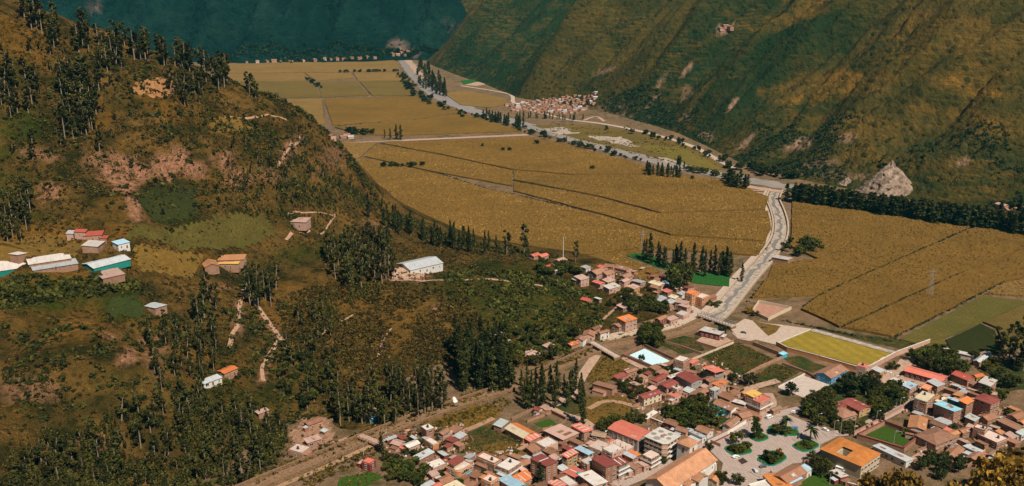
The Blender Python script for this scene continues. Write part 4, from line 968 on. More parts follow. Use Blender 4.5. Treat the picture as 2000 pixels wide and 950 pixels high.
# ---- town houses: label, left / near / right roof corner in the photo, eave height, options
TG, HG, FG = 'houses of the town', 'houses of the hamlet above the stream', 'farm buildings on the hill'
D = dict
for row in [
 # around the stream bridge, lower left
 ('tall narrow brick house with pale flat roof beside the stream channel', (822,833),(833,840),(848,835), 7.5, D(roof='f',rc='white',wc='brick',par=0,tank=1)),
 ('brick house with short pink tiled roof and open loggia by the channel', (851,846),(865,850),(883,841), 5, D(rc='tilepink',wc='pink')),
 ('small brick cube with pale slab top beside the dirt path', (830,859),(845,870),(856,865), 6, D(roof='f',rc='conc',wc='orange',par=.3)),
 ('pink sheet-roofed house at the bend of the bridge road', (762,866),(780,872),(793,863), 4, D(rc='pink',wc='pink')),
 ('wide house with dusty white sheet roof at the bend of the bridge road', (785,869),(797,876),(822,866), 4, D(rc='white',wc='pink')),
 ('small silver lean-to behind the dusty white sheet roof', (799,853),(810,859),(817,856), 4, D(roof='s',rc='silver',wc='adobe',win=0,name='shed',cat='shed')),
 ('dark open shed with tilted silver roof beside the stream bridge', (753,858),(757,862),(776,853), 3.2, D(roof='s',rc='silver',wc='maroon',win=0,name='shed',cat='shed')),
 ('long brick shed with half silver half clay-pink roof', (803,892),(818,897),(853,884), 4, D(roof='s',rc='silver',wc='brick',win=.5,name='shed',cat='shed')),
 ('small dark shed under a tilted pale sheet above the cyan-based house', (853,884),(868,892),(878,888), 3, D(roof='s',rc='palegreen',wc='maroon',win=0,name='shed',cat='shed')),
 ('unfinished pink house with cream slab roof and bare columns', (835,905),(846,915),(869,904), 4.5, D(roof='f',rc='conc',wc='pink',par=0,posts=1.2)),
 ('low house with rusty brown tiled roof below the cyan-based house', (853,936),(864,948),(884,938), 3, D(rc='tile',wc='adobe')),
 ('cream domed-looking flat roof at the bottom edge of the town', (862,949),(885,962),(914,951), 4, D(roof='f',rc='cream',wc='cream',par=0)),
 ('pale silver shed roof at the bottom edge beside dark bushes', (822,950),(833,957),(852,945), 3, D(roof='s',rc='silver',wc='adobe',win=0,name='shed',cat='shed')),
 ('little clay-red roofed hut at the bottom edge by the cream flat roof', (840,951),(848,958),(862,947), 3, D(rc='salmon',wc='adobe',win=0,name='hut',cat='hut')),
 ('brick shell with parapet and bare floor slab on its roof', (931,893),(965,909),(979,899), 5.5, D(roof='f',rc='concpink',wc='brick',par=1.0)),
 ('brick house with broad clean white roof slab and side balcony', (971,909),(993,919),(1016,903), 6, D(roof='f',rc='white',wc='brick',par=0,bal=True)),
 ('brick house with parapet roof at the bottom edge beside silver roof', (939,937),(958,945),(976,934), 6.5, D(roof='f',rc='concpink',wc='orange',par=.8)),
 ('low bluish silver roof at the bottom edge of the town', (977,938),(1001,961),(1020,946), 4, D(roof='s',rc='blue',wc='adobe')),
 ('low house under a vivid orange sheet roof with white strips', (1001,933),(1020,945),(1046,931), 3.5, D(roof='s',rc='orange',wc='adobe',sky=2)),
 ('low tiled house tucked behind the white roof slab', (1008,902),(1018,913),(1036,904), 3.6, D(rc='tile',wc='adobe')),
 ('brown tiled low house behind the maroon brick block', (1060,880),(1078,890),(1093,881), 3.4, D(rc='tiledk',wc='adobe')),
 ('tall brick block with maroon roof and pale blue hatch', (1035,899),(1067,916),(1090,902), 10.5, D(roof='s',rc='maroon',wc='brick',slope=.12,sky=1)),
 ('rubble-covered concrete roof beside the big orange shed', (1047,865),(1065,876),(1089,864), 4.5, D(roof='f',rc='conc',wc='pink',par=.4,posts=.8)),
 ('dark barn with maroon gable roof in the lower town', (1095,874),(1112,881),(1122,876), 6, D(rc='maroon',wc='maroon',win=0,ax='l',name='barn',cat='barn')),
 ('ochre house with ribbed orange-red roof over an open upper floor', (1094,889),(1108,895),(1132,884), 8, D(roof='s',rc='salmon',wc='ochre',open_top=True,sky=4)),
 ('pale blue sheet roof house beside the ribbed orange-red roof', (1121,877),(1149,891),(1161,884), 5, D(roof='s',rc='blue',wc='pink')),
 ('wide salmon sheet roof in front of the ochre house', (1097,925),(1123,932),(1145,920), 3.6, D(roof='s',rc='salmon',wc='adobe',sky=1)),
 ('small silver roof between the maroon block and the ochre house', (1088,914),(1098,922),(1109,914), 3.6, D(roof='s',rc='silver',wc='adobe',win=0)),
 ('salmon roof with white translucent strips at the bottom edge', (1069,946),(1092,956),(1111,946), 4, D(roof='s',rc='salmon',wc='adobe',sky=3)),
 ('flat grey concrete roof beside the round teal tank', (1090,935),(1112,950),(1129,944), 4, D(roof='f',rc='conc',wc='pink',par=.3)),
 ('big white sheet roof at the bottom edge below the maroon building', (1130,928),(1160,953),(1186,941), 6, D(roof='s',rc='white',wc='pink',slope=.06)),
 ('brown tiled hut at the bottom edge beside the big white roof', (1128,950),(1140,959),(1158,948), 4, D(rc='tiledk',wc='adobe',win=0)),
 ('three-storey building with maroon roof, brick flank and white street front', (1155,898),(1183,917),(1207,906), 10.5, D(roof='s',rc='maroon',wc='brick',slope=.1,tank=0)),
 ('white flat-roofed annex left of the maroon three-storey building', (1137,900),(1147,908),(1160,899), 8, D(roof='f',rc='white',wc='brick',par=0)),
 ('gallery house with purple-maroon roof beside the maroon three-storey building', (1189,901),(1209,912),(1229,903), 8, D(roof='s',rc='maroon',wc='grey',bal=True,sky=2)),
 ('pink tower house with rubble on its white slab roof', (1178,877),(1196,888),(1216,876), 8.5, D(roof='f',rc='white',wc='pink',par=.3,posts=1.3)),
 ('orange and silver roofed house below the salmon warehouse', (1215,887),(1236,896),(1254,888), 6, D(rc='orange',rc2='silver',wc='brick',slope=.15)),
 ('brick house with dusty slab roof and balcony near the church', (1255,888),(1272,896),(1288,887), 8, D(roof='f',rc='concpink',wc='brick',par=0,bal=True)),
 ('pink striped awning house in the church street', (1244,905),(1258,914),(1271,908), 4, D(roof='s',rc='pink',wc='pink')),
 ('small tiled house with shop front in the church street', (1228,909),(1240,920),(1253,912), 4, D(rc='tilepink',wc='brick')),
 ('yard building with sandy flat roof below the tan roof', (1150,872),(1175,883),(1193,869), 4, D(roof='f',rc='concpink',wc='pink',par=.3)),
 ('row of bare concrete columns of an unfinished house under the warehouse wall', (1192,866),(1222,882),(1236,872), 3.5, D(roof='f',rc='concpink',wc='pink',par=0,posts=3.2,win=.5)),
 ('huge warehouse with salmon-red roof and grey side wall', (1184,837),(1246,860),(1276,843), 8, D(rc='salmon',wc='grey',slope=.16,win=.6,cat='warehouse',name='warehouse',ax='l')),
 ('low house under a tan straw-coloured roof left of the warehouse', (1154,850),(1182,856),(1188,846), 4, D(rc='tan',wc='adobe')),
 ('long white lean-to roof along the orchard wall', (1251,815),(1262,818),(1289,806), 3, D(roof='s',rc='white',wc='adobe',win=0,name='shed',cat='shed')),
 ('dark tiled gable house behind the four-storey block', (1296,825),(1320,834),(1332,826), 4.5, D(rc='tiledk',wc='maroon')),
 ('small clay-red tiled house right of the four-storey block', (1319,839),(1341,847),(1347,839), 4.5, D(rc='tilepink',wc='pink')),
 ('long narrow silver roof beside the plaza wall', (1342,841),(1371,858),(1379,852), 4, D(roof='s',rc='silver',wc='white')),
 ('white-walled house with tiled gable on the plaza corner', (1357,838),(1382,849),(1395,841), 5.5, D(rc='tile',wc='white')),
 ('tiled street house on the white and maroon plaza wall', (1408,829),(1425,834),(1449,819), 4, D(rc='tilepink',wc='white')),
 # above the orchard
 ('long pink tiled farmhouse among golden weeds', (1217,725),(1226,730),(1245,723), 3.5, D(rc='tilepink',wc='adobe')),
 ('low maroon-roofed shed among golden weeds', (1197,736),(1207,741),(1227,732), 3, D(roof='s',rc='maroon',wc='adobe',win=.5)),
 ('roofless-looking long adobe building by the poplar', (1162,750),(1196,765),(1201,756), 5, D(roof='s',rc='tilepink',wc='adobe',win=.4)),
 ('maroon hipped pavilion roof below the pale blue court', (1274,742),(1286,748),(1305,733), 4, D(roof='h',rc='maroon',wc='adobe')),
 ('maroon-roofed house behind the small orange awning', (1288,751),(1304,760),(1323,748), 5.5, D(rc='maroon',wc='pink',slope=.2)),
 ('tan house with long maroon roof above the orchard', (1247,773),(1259,781),(1292,767), 5.5, D(rc='maroon',wc='cream',slope=.2)),
 ('narrow bright white strip roof between maroon roofs', (1306,737),(1312,741),(1336,728), 4.5, D(roof='s',rc='white',wc='adobe',win=0)),
 ('large grey house with broad maroon roof and white balcony', (1324,733),(1350,751),(1368,741), 7, D(rc='maroon',wc='grey',slope=.2,ax='l')),
 ('small ribbed silver roof among the maroon roofs', (1333,763),(1347,769),(1356,761), 3, D(roof='s',rc='silver',wc='adobe',win=0,sky=1)),
 ('pinkish concrete house with flat roof above the orchard', (1312,757),(1322,763),(1332,757), 6, D(roof='f',rc='concpink',wc='pink',par=.6)),
 ('red-walled modern house at the top of the orchard', (1304,771),(1318,777),(1329,770), 4.5, D(roof='f',rc='salmon',wc='pink',par=.4)),
 ('tall brick block with open white-edged roof beside the pale blue court', (1314,703),(1334,708),(1349,700), 8.5, D(roof='f',rc='conc',wc='brick',par=.8)),
 ('small salmon hipped roof at the edge of the green lot', (1342,706),(1353,712),(1360,705), 3.5, D(roof='h',rc='salmon',wc='adobe')),
 ('house with large salmon roof over an open upper floor', (1373,720),(1397,732),(1415,724), 7.5, D(roof='s',rc='salmon',wc='grey',open_top=True)),
 ('small tiled house right of the open-topped salmon roof', (1409,728),(1417,736),(1427,729), 4, D(rc='tilepink',wc='pink')),
 ('grey-brown tiled house in front of the open-topped salmon roof', (1370,741),(1386,748),(1398,741), 4, D(rc='tiledk',wc='adobe')),
 ('stuccoed house with half orange half pink flat roof', (1391,750),(1404,756),(1420,748), 7.5, D(roof='s',rc='orange',rc2='salmon',wc='pink',slope=.04)),
 ('slim grey tower house with white tank on top', (1388,760),(1396,765),(1404,758), 8.5, D(roof='f',rc='white',wc='grey',par=0)),
 ('broad brown tiled roof below the silver ribbed roof', (1345,771),(1370,779),(1390,766), 3.6, D(rc='tile',wc='adobe')),
 ('brown tiled gable house behind the turquoise yard', (1404,773),(1426,783),(1440,774), 4.2, D(rc='tile',wc='adobe')),
 ('white-walled house with large tiled roof beside the turquoise canopy', (1394,788),(1428,805),(1442,795), 5, D(rc='tile',wc='white',ax='l')),
 ('white shed roof below the yellow-roofed house', (1431,786),(1455,794),(1459,786), 4, D(roof='s',rc='white',wc='grey',win=0)),
 ('long tiled roof on the street below the yellow-roofed house', (1437,798),(1476,814),(1484,808), 3.8, D(rc='tile',wc='adobe')),
 ('jumbled tiled roof beside the big round plaza tree', (1432,807),(1450,818),(1472,812), 3.6, D(rc='tilepink',wc='adobe')),
 ('corner house with bright yellow roof', (1454,769),(1472,777),(1489,769), 9.5, D(roof='s',rc='yellow',wc='pink',slope=.05)),
 ('pink corner house with white balcony bands below the yellow roof', (1462,778),(1486,790),(1504,778), 7.5, D(roof='f',rc='salmon',wc='pink',par=.5,bal=True)),
 ('small cream-roofed house right of the pink corner house', (1503,800),(1512,805),(1527,797), 3.5, D(rc='tan',wc='adobe')),
 # south of the plaza
 ('tiled double house at the bottom of the plaza with a skylight strip', (1512,930),(1540,947),(1574,922), 4.5, D(rc='tile',wc='brick',sky=1)),
 ('ribbed white-blue sheet roof beside the lower lawn', (1552,920),(1568,929),(1586,915), 4.5, D(roof='s',rc='blue',wc='white',slope=.1,sky=3)),
 ('narrow sky-blue awning in front of the tiled double house', (1540,942),(1547,947),(1566,933), 4, D(roof='s',rc='blue',wc='brick',win=0)),
 ('orange tiled wing cut by the bottom edge below the plaza', (1496,932),(1512,962),(1544,952), 4, D(roof='s',rc='muni',wc='white',ax='l')),
 ('flat grey-roofed building cut by the bottom edge', (1470,950),(1490,975),(1520,958), 4, D(roof='f',rc='conc',wc='white')),
 ('white flat-roofed shed behind the curved beige wall', (1620,922),(1642,936),(1657,929), 4, D(roof='s',rc='white',wc='maroon',win=.4)),
 # plaza right side
 ('garden house with maroon roof and two white skylights', (1653,786),(1678,807),(1692,795), 5, D(rc='maroon',wc='ochre',sky=2,slope=.25)),
 ('left maroon wing of the garden house', (1630,793),(1648,798),(1660,790), 4.5, D(rc='maroon',wc='ochre',slope=.25)),
 ('rosy tiled pavilion in front of the garden house', (1632,801),(1645,822),(1657,808), 4, D(roof='h',rc='tilepink',wc='adobe')),
 ('small tiled porch beside the rosy pavilion', (1651,808),(1660,817),(1670,810), 3.5, D(rc='tilepink',wc='adobe',win=0)),
 ('long silver roof along the sunken lawn wall', (1704,873),(1770,905),(1785,897), 3.5, D(roof='s',rc='silver',wc='white')),
 ('long open hall with salmon roof beside the orchard', (1767,724),(1842,747),(1851,736), 5, D(rc='salmon',wc='maroon',slope=.25,cat='hall',name='hall')),
 ('little ochre house with grey roof beside the pitch wall', (1702,722),(1720,729),(1729,723), 4, D(roof='s',rc='silver',wc='ochre')),
 ('long white-roofed arcade below the salmon hall', (1737,743),(1768,754),(1777,748), 4, D(roof='s',rc='white',wc='grey')),
 ('pale blue roof joined to the white arcade', (1760,754),(1778,760),(1793,752), 4, D(roof='s',rc='blue',wc='pink')),
 ('small brick house with striped orange-red roof', (1795,758),(1812,762),(1824,755), 5, D(roof='s',rc='orange',wc='brick',sky=3)),
 ('grey sheet roof at the end of the salmon hall', (1812,747),(1832,757),(1844,750), 4.5, D(roof='s',rc='silver',wc='adobe')),
 ('orange-roofed hut at the corner of the pitch wall', (1805,682),(1818,688),(1832,684), 3, D(roof='s',rc='orange',wc='adobe',win=0)),
 ('long low white polytunnel-like shed at the field edge', (1840,685),(1903,699),(1906,692), 3.2, D(roof='s',rc='white',wc='white',win=0,name='greenhouse',cat='greenhouse')),
 ('silver barrel-like shed beside the long white greenhouse', (1899,705),(1913,709),(1939,692), 3.5, D(rc='silver',wc='adobe',slope=.5,win=0,name='shed',cat='shed')),
 ('brick house with red gable roof at the right town edge', (1865,731),(1890,746),(1899,738), 5.5, D(rc='red',wc='brick')),
 ('small orange-roofed house beside the red gable', (1902,734),(1910,740),(1919,733), 5, D(rc='orange',wc='ochre')),
 ('house with wide white roof at the right town edge', (1909,748),(1934,755),(1950,743), 6, D(roof='s',rc='white',wc='brick',slope=.08)),
 ('thin silver lean-to in the green yard', (1857,752),(1872,758),(1876,754), 3, D(roof='s',rc='silver',wc='adobe',win=0)),
 ('tall brick cube with sand-coloured flat roof', (1784,777),(1809,784),(1828,771), 10.5, D(roof='f',rc='cream',wc='brick',par=0)),
 ('cream flat roof behind the tall brick cube', (1826,783),(1833,786),(1850,777), 7, D(roof='f',rc='cream',wc='brick',par=0)),
 ('brick house with long cyan roof', (1824,791),(1864,808),(1879,799), 8.5, D(roof='s',rc='cyan',wc='brick',slope=.1)),
 ('pale blue strip roof behind the cyan roof', (1848,778),(1872,788),(1878,784), 6, D(roof='s',rc='blue',wc='teal',win=.5)),
 ('brick tower with bright orange roof', (1874,784),(1890,791),(1903,781), 10, D(roof='s',rc='orange',wc='brick')),
 ('four-storey brick building with curved maroon roof and dark recess', (1900,777),(1936,790),(1957,781), 11.5, D(roof='h',rc='maroon',wc='brick',slope=.25,bal=False)),
 ('pale green-silver roof below the four-storey brick building', (1884,816),(1905,824),(1914,816), 4, D(roof='s',rc='palegreen',wc='adobe')),
 ('brown tiled house right of the pale green-silver roof', (1911,813),(1931,824),(1948,815), 4, D(rc='tile',wc='adobe')),
 ('white-walled hall with broad orange tiled roof beside the sunken lawn', (1762,834),(1797,836),(1823,818), 4.5, D(rc='tileor',wc='white',slope=.2)),
 ('brown tiled house between the cyan roof and the tiled hall', (1817,826),(1843,838),(1852,831), 4, D(rc='tiledk',wc='adobe')),
 ('silver-white roof under the cyan-roofed house', (1823,821),(1850,833),(1864,826), 3.6, D(roof='s',rc='silver',wc='adobe')),
 ('large square house with faded clay-tile roof beside the sunken lawn', (1800,852),(1833,876),(1857,851), 5, D(roof='h',rc='tilepink',wc='adobe',slope=.3)),
 ('orange-patched tiled roof behind the large square house', (1848,846),(1862,853),(1876,846), 4, D(rc='tileor',wc='adobe')),
 ('brown tiled gable with skylight near the brick shell', (1872,841),(1883,849),(1897,840), 4, D(rc='tile',wc='adobe',sky=1)),
 ('brick shell without roof at the lower right', (1899,837),(1922,843),(1932,835), 6.5, D(roof='f',rc='concpink',wc='brick',par=1.1)),
 ('long brick terrace row above the golden bushes', (1904,849),(1946,864),(1976,858), 4, D(roof='f',rc='concpink',wc='brick',par=.6)),
 ('long tiled house on the lane at the lower right', (1832,893),(1860,902),(1888,878), 4, D(rc='tile',wc='adobe')),
 ('bluish silver twin roof beside the lane', (1881,873),(1912,888),(1922,881), 3, D(roof='s',rc='silver',wc='white')),
 ('pink tiled low roof above the golden bushes', (1883,893),(1906,901),(1927,890), 3, D(rc='tilepink',wc='adobe')),
 ('faded low adobe roof beside the golden bushes', (1928,888),(1945,895),(1958,885), 3, D(rc='tan',wc='adobe')),
 ('tiled gable house at the right edge', (1967,811),(1988,821),(2006,812), 5, D(rc='tile',wc='brick')),
 ('long pinkish tiled house at the right edge', (1952,822),(1986,842),(1999,835), 5, D(rc='tilepink',wc='brick',ax='l')),
 ('orange tiled house cut by the right edge', (1989,824),(2002,830),(2016,818), 5, D(rc='tileor',wc='pink')),
 ('teal-silver roof cut by the right edge', (1985,846),(1998,852),(2015,840), 4, D(roof='s',rc='palegreen',wc='white')),
 ('blue house with pale tiled gable roof by the pitch', (1592,729),(1624,740),(1657,722), 5, D(rc='tilepink',wc='blue',ax='r')),
 ('pinkish tower block at the corner of the pitch', (1672,715),(1690,719),(1699,713), 9, D(roof='f',rc='salmon',wc='pink',par=.5)),
 ('little turquoise kiosk at the corner of the walled lots', (1522,691),(1530,695),(1537,690), 3, D(roof='s',rc='cyan',wc='cyan',win=0,name='kiosk',cat='kiosk')),
 ('white-roofed open shelter beside the levee and maize', (1508,505),(1540,512),(1547,504), 4, D(roof='s',rc='white',wc='adobe',win=.4,name='shelter',cat='shelter')),
 ('white-roofed dark building beside the steel bridge', (1368,646),(1406,657),(1414,647), 4.5, D(roof='s',rc='white',wc='maroon',slope=.05)),
 ('burgundy kiosk house with white frame by the channel road', (706,902),(722,907),(734,898), 5, D(roof='f',rc='salmon',wc='maroon',par=.4)),
 ('small house with red roof and white wall beside the walled garden', (1040,799),(1053,803),(1062,798), 3.6, D(rc='maroon',wc='white')),
 ('big shed with orange front slope and cream back slope', (981,837),(1023,855),(1051,845), 4.5, D(rc='orange',rc2='cream',wc='ochre',ax='l',slope=.3,cat='shed',name='shed',win=.5)),
 ('red-orange ribbed roof joined to the big orange shed', (1021,856),(1035,864),(1057,852), 4, D(roof='s',rc='salmon',wc='red' if False else 'adobe',sky=3)),
 ('pale green sheet leaning on the big orange shed', (966,831),(981,837),(991,823), 4, D(roof='s',rc='palegreen',wc='adobe',win=0,name='shed',cat='shed')),
 ('long low building with dusty pink roof round a yard', (1063,843),(1100,863),(1131,846), 4, D(roof='s',rc='pink',wc='adobe',slope=.05)),
 ('salmon-red ribbed roof beside the tall poplar', (1114,833),(1140,848),(1159,840), 5, D(roof='s',rc='salmon',wc='brick',sky=3)),
 # at the foot of the wooded hill
 ('brown house with pink roof above the channel beside tall poplars', (708,801),(721,808),(737,800), 4, D(roof='s',rc='pink',wc='adobe')),
 ('little sky-blue shed below the pink-roofed brown house', (716,814),(727,819),(739,811), 3, D(roof='s',rc='blue',wc='cyan',win=.6,name='shed',cat='shed')),
 ('adobe house with weathered pink roof in the eroded yard', (593,825),(603,833),(631,820), 4, D(rc='tile',wc='adobe',slope=.2)),
 ('house with clean pale pink roof in the eroded yard', (593,859),(600,867),(628,857), 3.6, D(roof='s',rc='pink',wc='adobe')),
 ('tiny teal-roofed hut in the eroded yard', (626,842),(634,846),(641,840), 2.6, D(roof='s',rc='palegreen',wc='adobe',win=0,name='hut',cat='hut')),
 ('lone shed with pale pink roof in the orange clearing', (498,805),(505,810),(526,801), 3.4, D(roof='s',rc='pink',wc='adobe',win=.5,name='shed',cat='shed')),
 ('half-ruined adobe building on the brink above the channel', (563,879),(590,887),(607,874), 4, D(roof='f',rc='concpink',wc='adobe',par=.5,win=.5)),
]:
    house(row[0], row[1], row[2], row[3], row[4], group=TG, **row[5])
for row in [
 ('small pink-roofed house on the wooded slope, uppermost of the three', (968,656),(981,661),(992,653), 4, D(roof='s',rc='pink',wc='white')),
 ('white-walled hut below the uppermost slope house', (981,667),(990,672),(1000,666), 3.5, D(roof='s',rc='white',wc='white')),
 ('left of two square pink-roofed houses on the wooded slope', (1016,686),(1026,692),(1038,684), 4, D(roof='s',rc='pink',wc='pink')),
 ('right of two square pink-roofed houses on the wooded slope', (1030,694),(1044,700),(1057,691), 4, D(roof='s',rc='pink',wc='white')),
 ('small pink cube house alone below the scrub slope', (1062,676),(1070,681),(1080,673), 4.5, D(roof='s',rc='pink',wc='pink')),
 ('house with vivid orange sheet roof on the main road', (1206,622),(1222,630),(1244,622), 9.5, D(roof='s',rc='orange',wc='pink',slope=.05)),
 ('tiled gable house left of the vivid orange roof', (1196,635),(1210,641),(1218,634), 5, D(rc='tilepink',wc='brick')),
 ('white-fronted tiled house at the road fork', (1166,649),(1173,653),(1191,647), 5, D(rc='tile',wc='white')),
 ('long low tiled house at the road fork', (1136,656),(1160,657),(1165,648), 4.5, D(rc='tile',wc='pink')),
 ('small tiled hut behind the white-fronted house', (1155,642),(1163,646),(1170,639), 4, D(rc='tiledk',wc='adobe',win=0)),
 ('bright orange hut roof at the lower end of the roadside row', (1110,672),(1117,677),(1131,670), 3, D(roof='s',rc='orange',wc='adobe',win=0)),
 ('grey-tiled roadside house with pale walls near the orange hut', (1124,662),(1140,667),(1147,659), 4, D(rc='tilepink',wc='white')),
 ('brown tiled roadside house left of the pink roof', (1279,623),(1290,627),(1304,619), 6, D(rc='tile',wc='maroon')),
 ('pale pink roof on the roadside at the bend', (1302,623),(1311,628),(1323,621), 4.5, D(roof='s',rc='pink',wc='pink')),
 ('low brown tiled house behind the roadside garden', (1256,630),(1263,635),(1277,628), 4, D(rc='tile',wc='adobe')),
 ('white debris-topped house beside the road fork near the bridge', (1322,613),(1336,618),(1345,611), 4, D(roof='f',rc='white',wc='pink',par=.3)),
 ('pink two-storey house at the hamlet street corner', (1327,597),(1342,604),(1347,599), 6, D(roof='s',rc='pink',wc='pink',ax='l')),
 ('broad dusty pink roof above the hamlet street corner', (1318,591),(1340,596),(1347,589), 5, D(roof='s',rc='pink',wc='pink',slope=.05)),
 ('tall house with orange flat roof above the bridge road', (1341,572),(1353,577),(1363,570), 10, D(roof='f',rc='orange',wc='orange',par=.3,posts=1.5)),
 ('ochre brick house beside the tall orange flat roof', (1358,579),(1372,584),(1384,577), 7, D(roof='f',rc='concpink',wc='orange',par=.4)),
 ('brick annex nearest the levee road', (1378,580),(1388,585),(1398,579), 4, D(rc='tile',wc='brick')),
 ('pale blue-white shed behind the tall orange flat roof', (1326,574),(1334,578),(1339,572), 4, D(roof='s',rc='silver',wc='white',win=0)),
 ('cream roofed house in the middle of the hamlet', (1308,581),(1320,585),(1323,579), 4, D(roof='s',rc='cream',wc='cream')),
 ('shiny silver roof in the middle of the hamlet', (1303,590),(1312,595),(1317,588), 3.6, D(roof='s',rc='silver',wc='adobe')),
 ('blue-white patched roof in the middle of the hamlet', (1273,584),(1292,591),(1298,582), 4, D(rc='silver',wc='pink',slope=.2)),
 ('brick house with clay-orange roof in the middle of the hamlet', (1293,569),(1305,573),(1313,568), 5, D(roof='s',rc='salmon',wc='brick')),
 ('long yellow-cream roof at the maize edge', (1266,552),(1288,559),(1300,554), 4.5, D(rc='cream',wc='pink',slope=.15)),
 ('pale blue roof at the maize edge right of the yellow-cream one', (1294,550),(1316,559),(1325,556), 4.5, D(rc='blue',wc='pink',slope=.15)),
 ('red tiled house below the yellow-cream roof', (1271,560),(1284,565),(1290,560), 4, D(rc='tile',wc='brick')),
 ('white mushroom-like roof right of the pale blue roof', (1314,560),(1321,566),(1329,562), 3.5, D(roof='h',rc='white',wc='adobe',win=0)),
 ('silver roof alone at the left maize corner', (1236,550),(1252,556),(1259,550), 4, D(roof='s',rc='silver',wc='adobe')),
 ('pale pink roof below the silver one at the left maize corner', (1227,561),(1239,566),(1248,560), 4, D(roof='s',rc='pink',wc='ochre')),
 ('brown tiled cottage among the golden bushes of the hamlet', (1229,574),(1238,579),(1246,573), 3.5, D(rc='tile',wc='adobe')),
 ('silver-white roof on the slope below the hamlet', (1222,593),(1234,601),(1248,595), 4, D(rc='silver',wc='white',slope=.2)),
 ('pink roof beside the silver-white slope roof', (1207,598),(1218,604),(1226,598), 4, D(roof='s',rc='pink',wc='adobe')),
 ('red-roofed cottage alone on the green slope', (1134,585),(1150,590),(1158,585), 3.5, D(rc='red',wc='adobe')),
 ('little white roof beside the red-roofed slope cottage', (1163,582),(1170,587),(1173,584), 3, D(roof='s',rc='white',wc='adobe',win=0)),
 ('square pink house at the left end of the upper hamlet', (1126,542),(1134,549),(1146,543), 6, D(roof='s',rc='pink',wc='pink')),
 ('pale lean-to left of the square pink house', (1119,546),(1126,549),(1132,544), 3, D(roof='s',rc='silver',wc='adobe',win=0)),
 ('red arched roof in the upper hamlet', (1159,550),(1172,557),(1180,553), 4, D(rc='salmon',wc='pink',slope=.2)),
 ('pale pink flat-looking roof in the upper hamlet', (1178,548),(1188,553),(1200,547), 5, D(roof='s',rc='pink',wc='ochre')),
 ('long white broken roof below the upper hamlet', (1176,560),(1190,565),(1214,559), 4, D(roof='s',rc='white',wc='pink')),
 ('large tiled house with courtyard in the upper hamlet', (1153,531),(1166,539),(1177,531), 5, D(rc='tilepink',wc='pink')),
 ('ragged tiled roof beside the large courtyard house', (1177,533),(1186,540),(1194,533), 5, D(rc='tile',wc='pink')),
 ('tiled row house at the top of the hamlet against the maize', (1178,520),(1198,523),(1204,518), 4.5, D(rc='tilepink',wc='adobe')),
 ('tiled corner house at the top of the hamlet', (1200,522),(1224,530),(1233,524), 4.5, D(rc='tile',wc='pink')),
 ('pink gable house on the hamlet lane', (1211,540),(1224,545),(1233,538), 5, D(rc='tilepink',wc='pink')),
 ('low pink house lower on the hamlet lane', (1211,549),(1221,553),(1228,547), 4.5, D(rc='pink',wc='pink')),
 ('red-walled barn at the maize edge of the upper hamlet', (1170,521),(1176,526),(1184,522), 4.5, D(rc='salmon',wc='pink')),
 ('small silver-blue roof at the left maize edge of the upper hamlet', (1137,522),(1145,526),(1152,522), 3.5, D(roof='s',rc='silver',wc='white')),
 ('pinkish walled farm on the low ridge', (1082,509),(1096,514),(1106,508), 4.5, D(rc='pink',wc='pink')),
 ('bright red roof on the low ridge beside the tall tree', (1052,500),(1060,504),(1068,498), 4, D(rc='salmon',wc='adobe')),
 ('second bright red roof on the low ridge, nearer the tall tree', (1036,499),(1044,503),(1052,497), 4, D(rc='salmon',wc='adobe')),
 ('red and white patched roofs below the low ridge', (1062,521),(1072,526),(1082,520), 4, D(rc='red',wc='white')),
 ('little white hut by the red patched roofs', (1078,527),(1085,531),(1092,527), 3, D(roof='s',rc='white',wc='white',win=0)),
]:
    house(row[0], row[1], row[2], row[3], row[4], group=HG, **row[5])
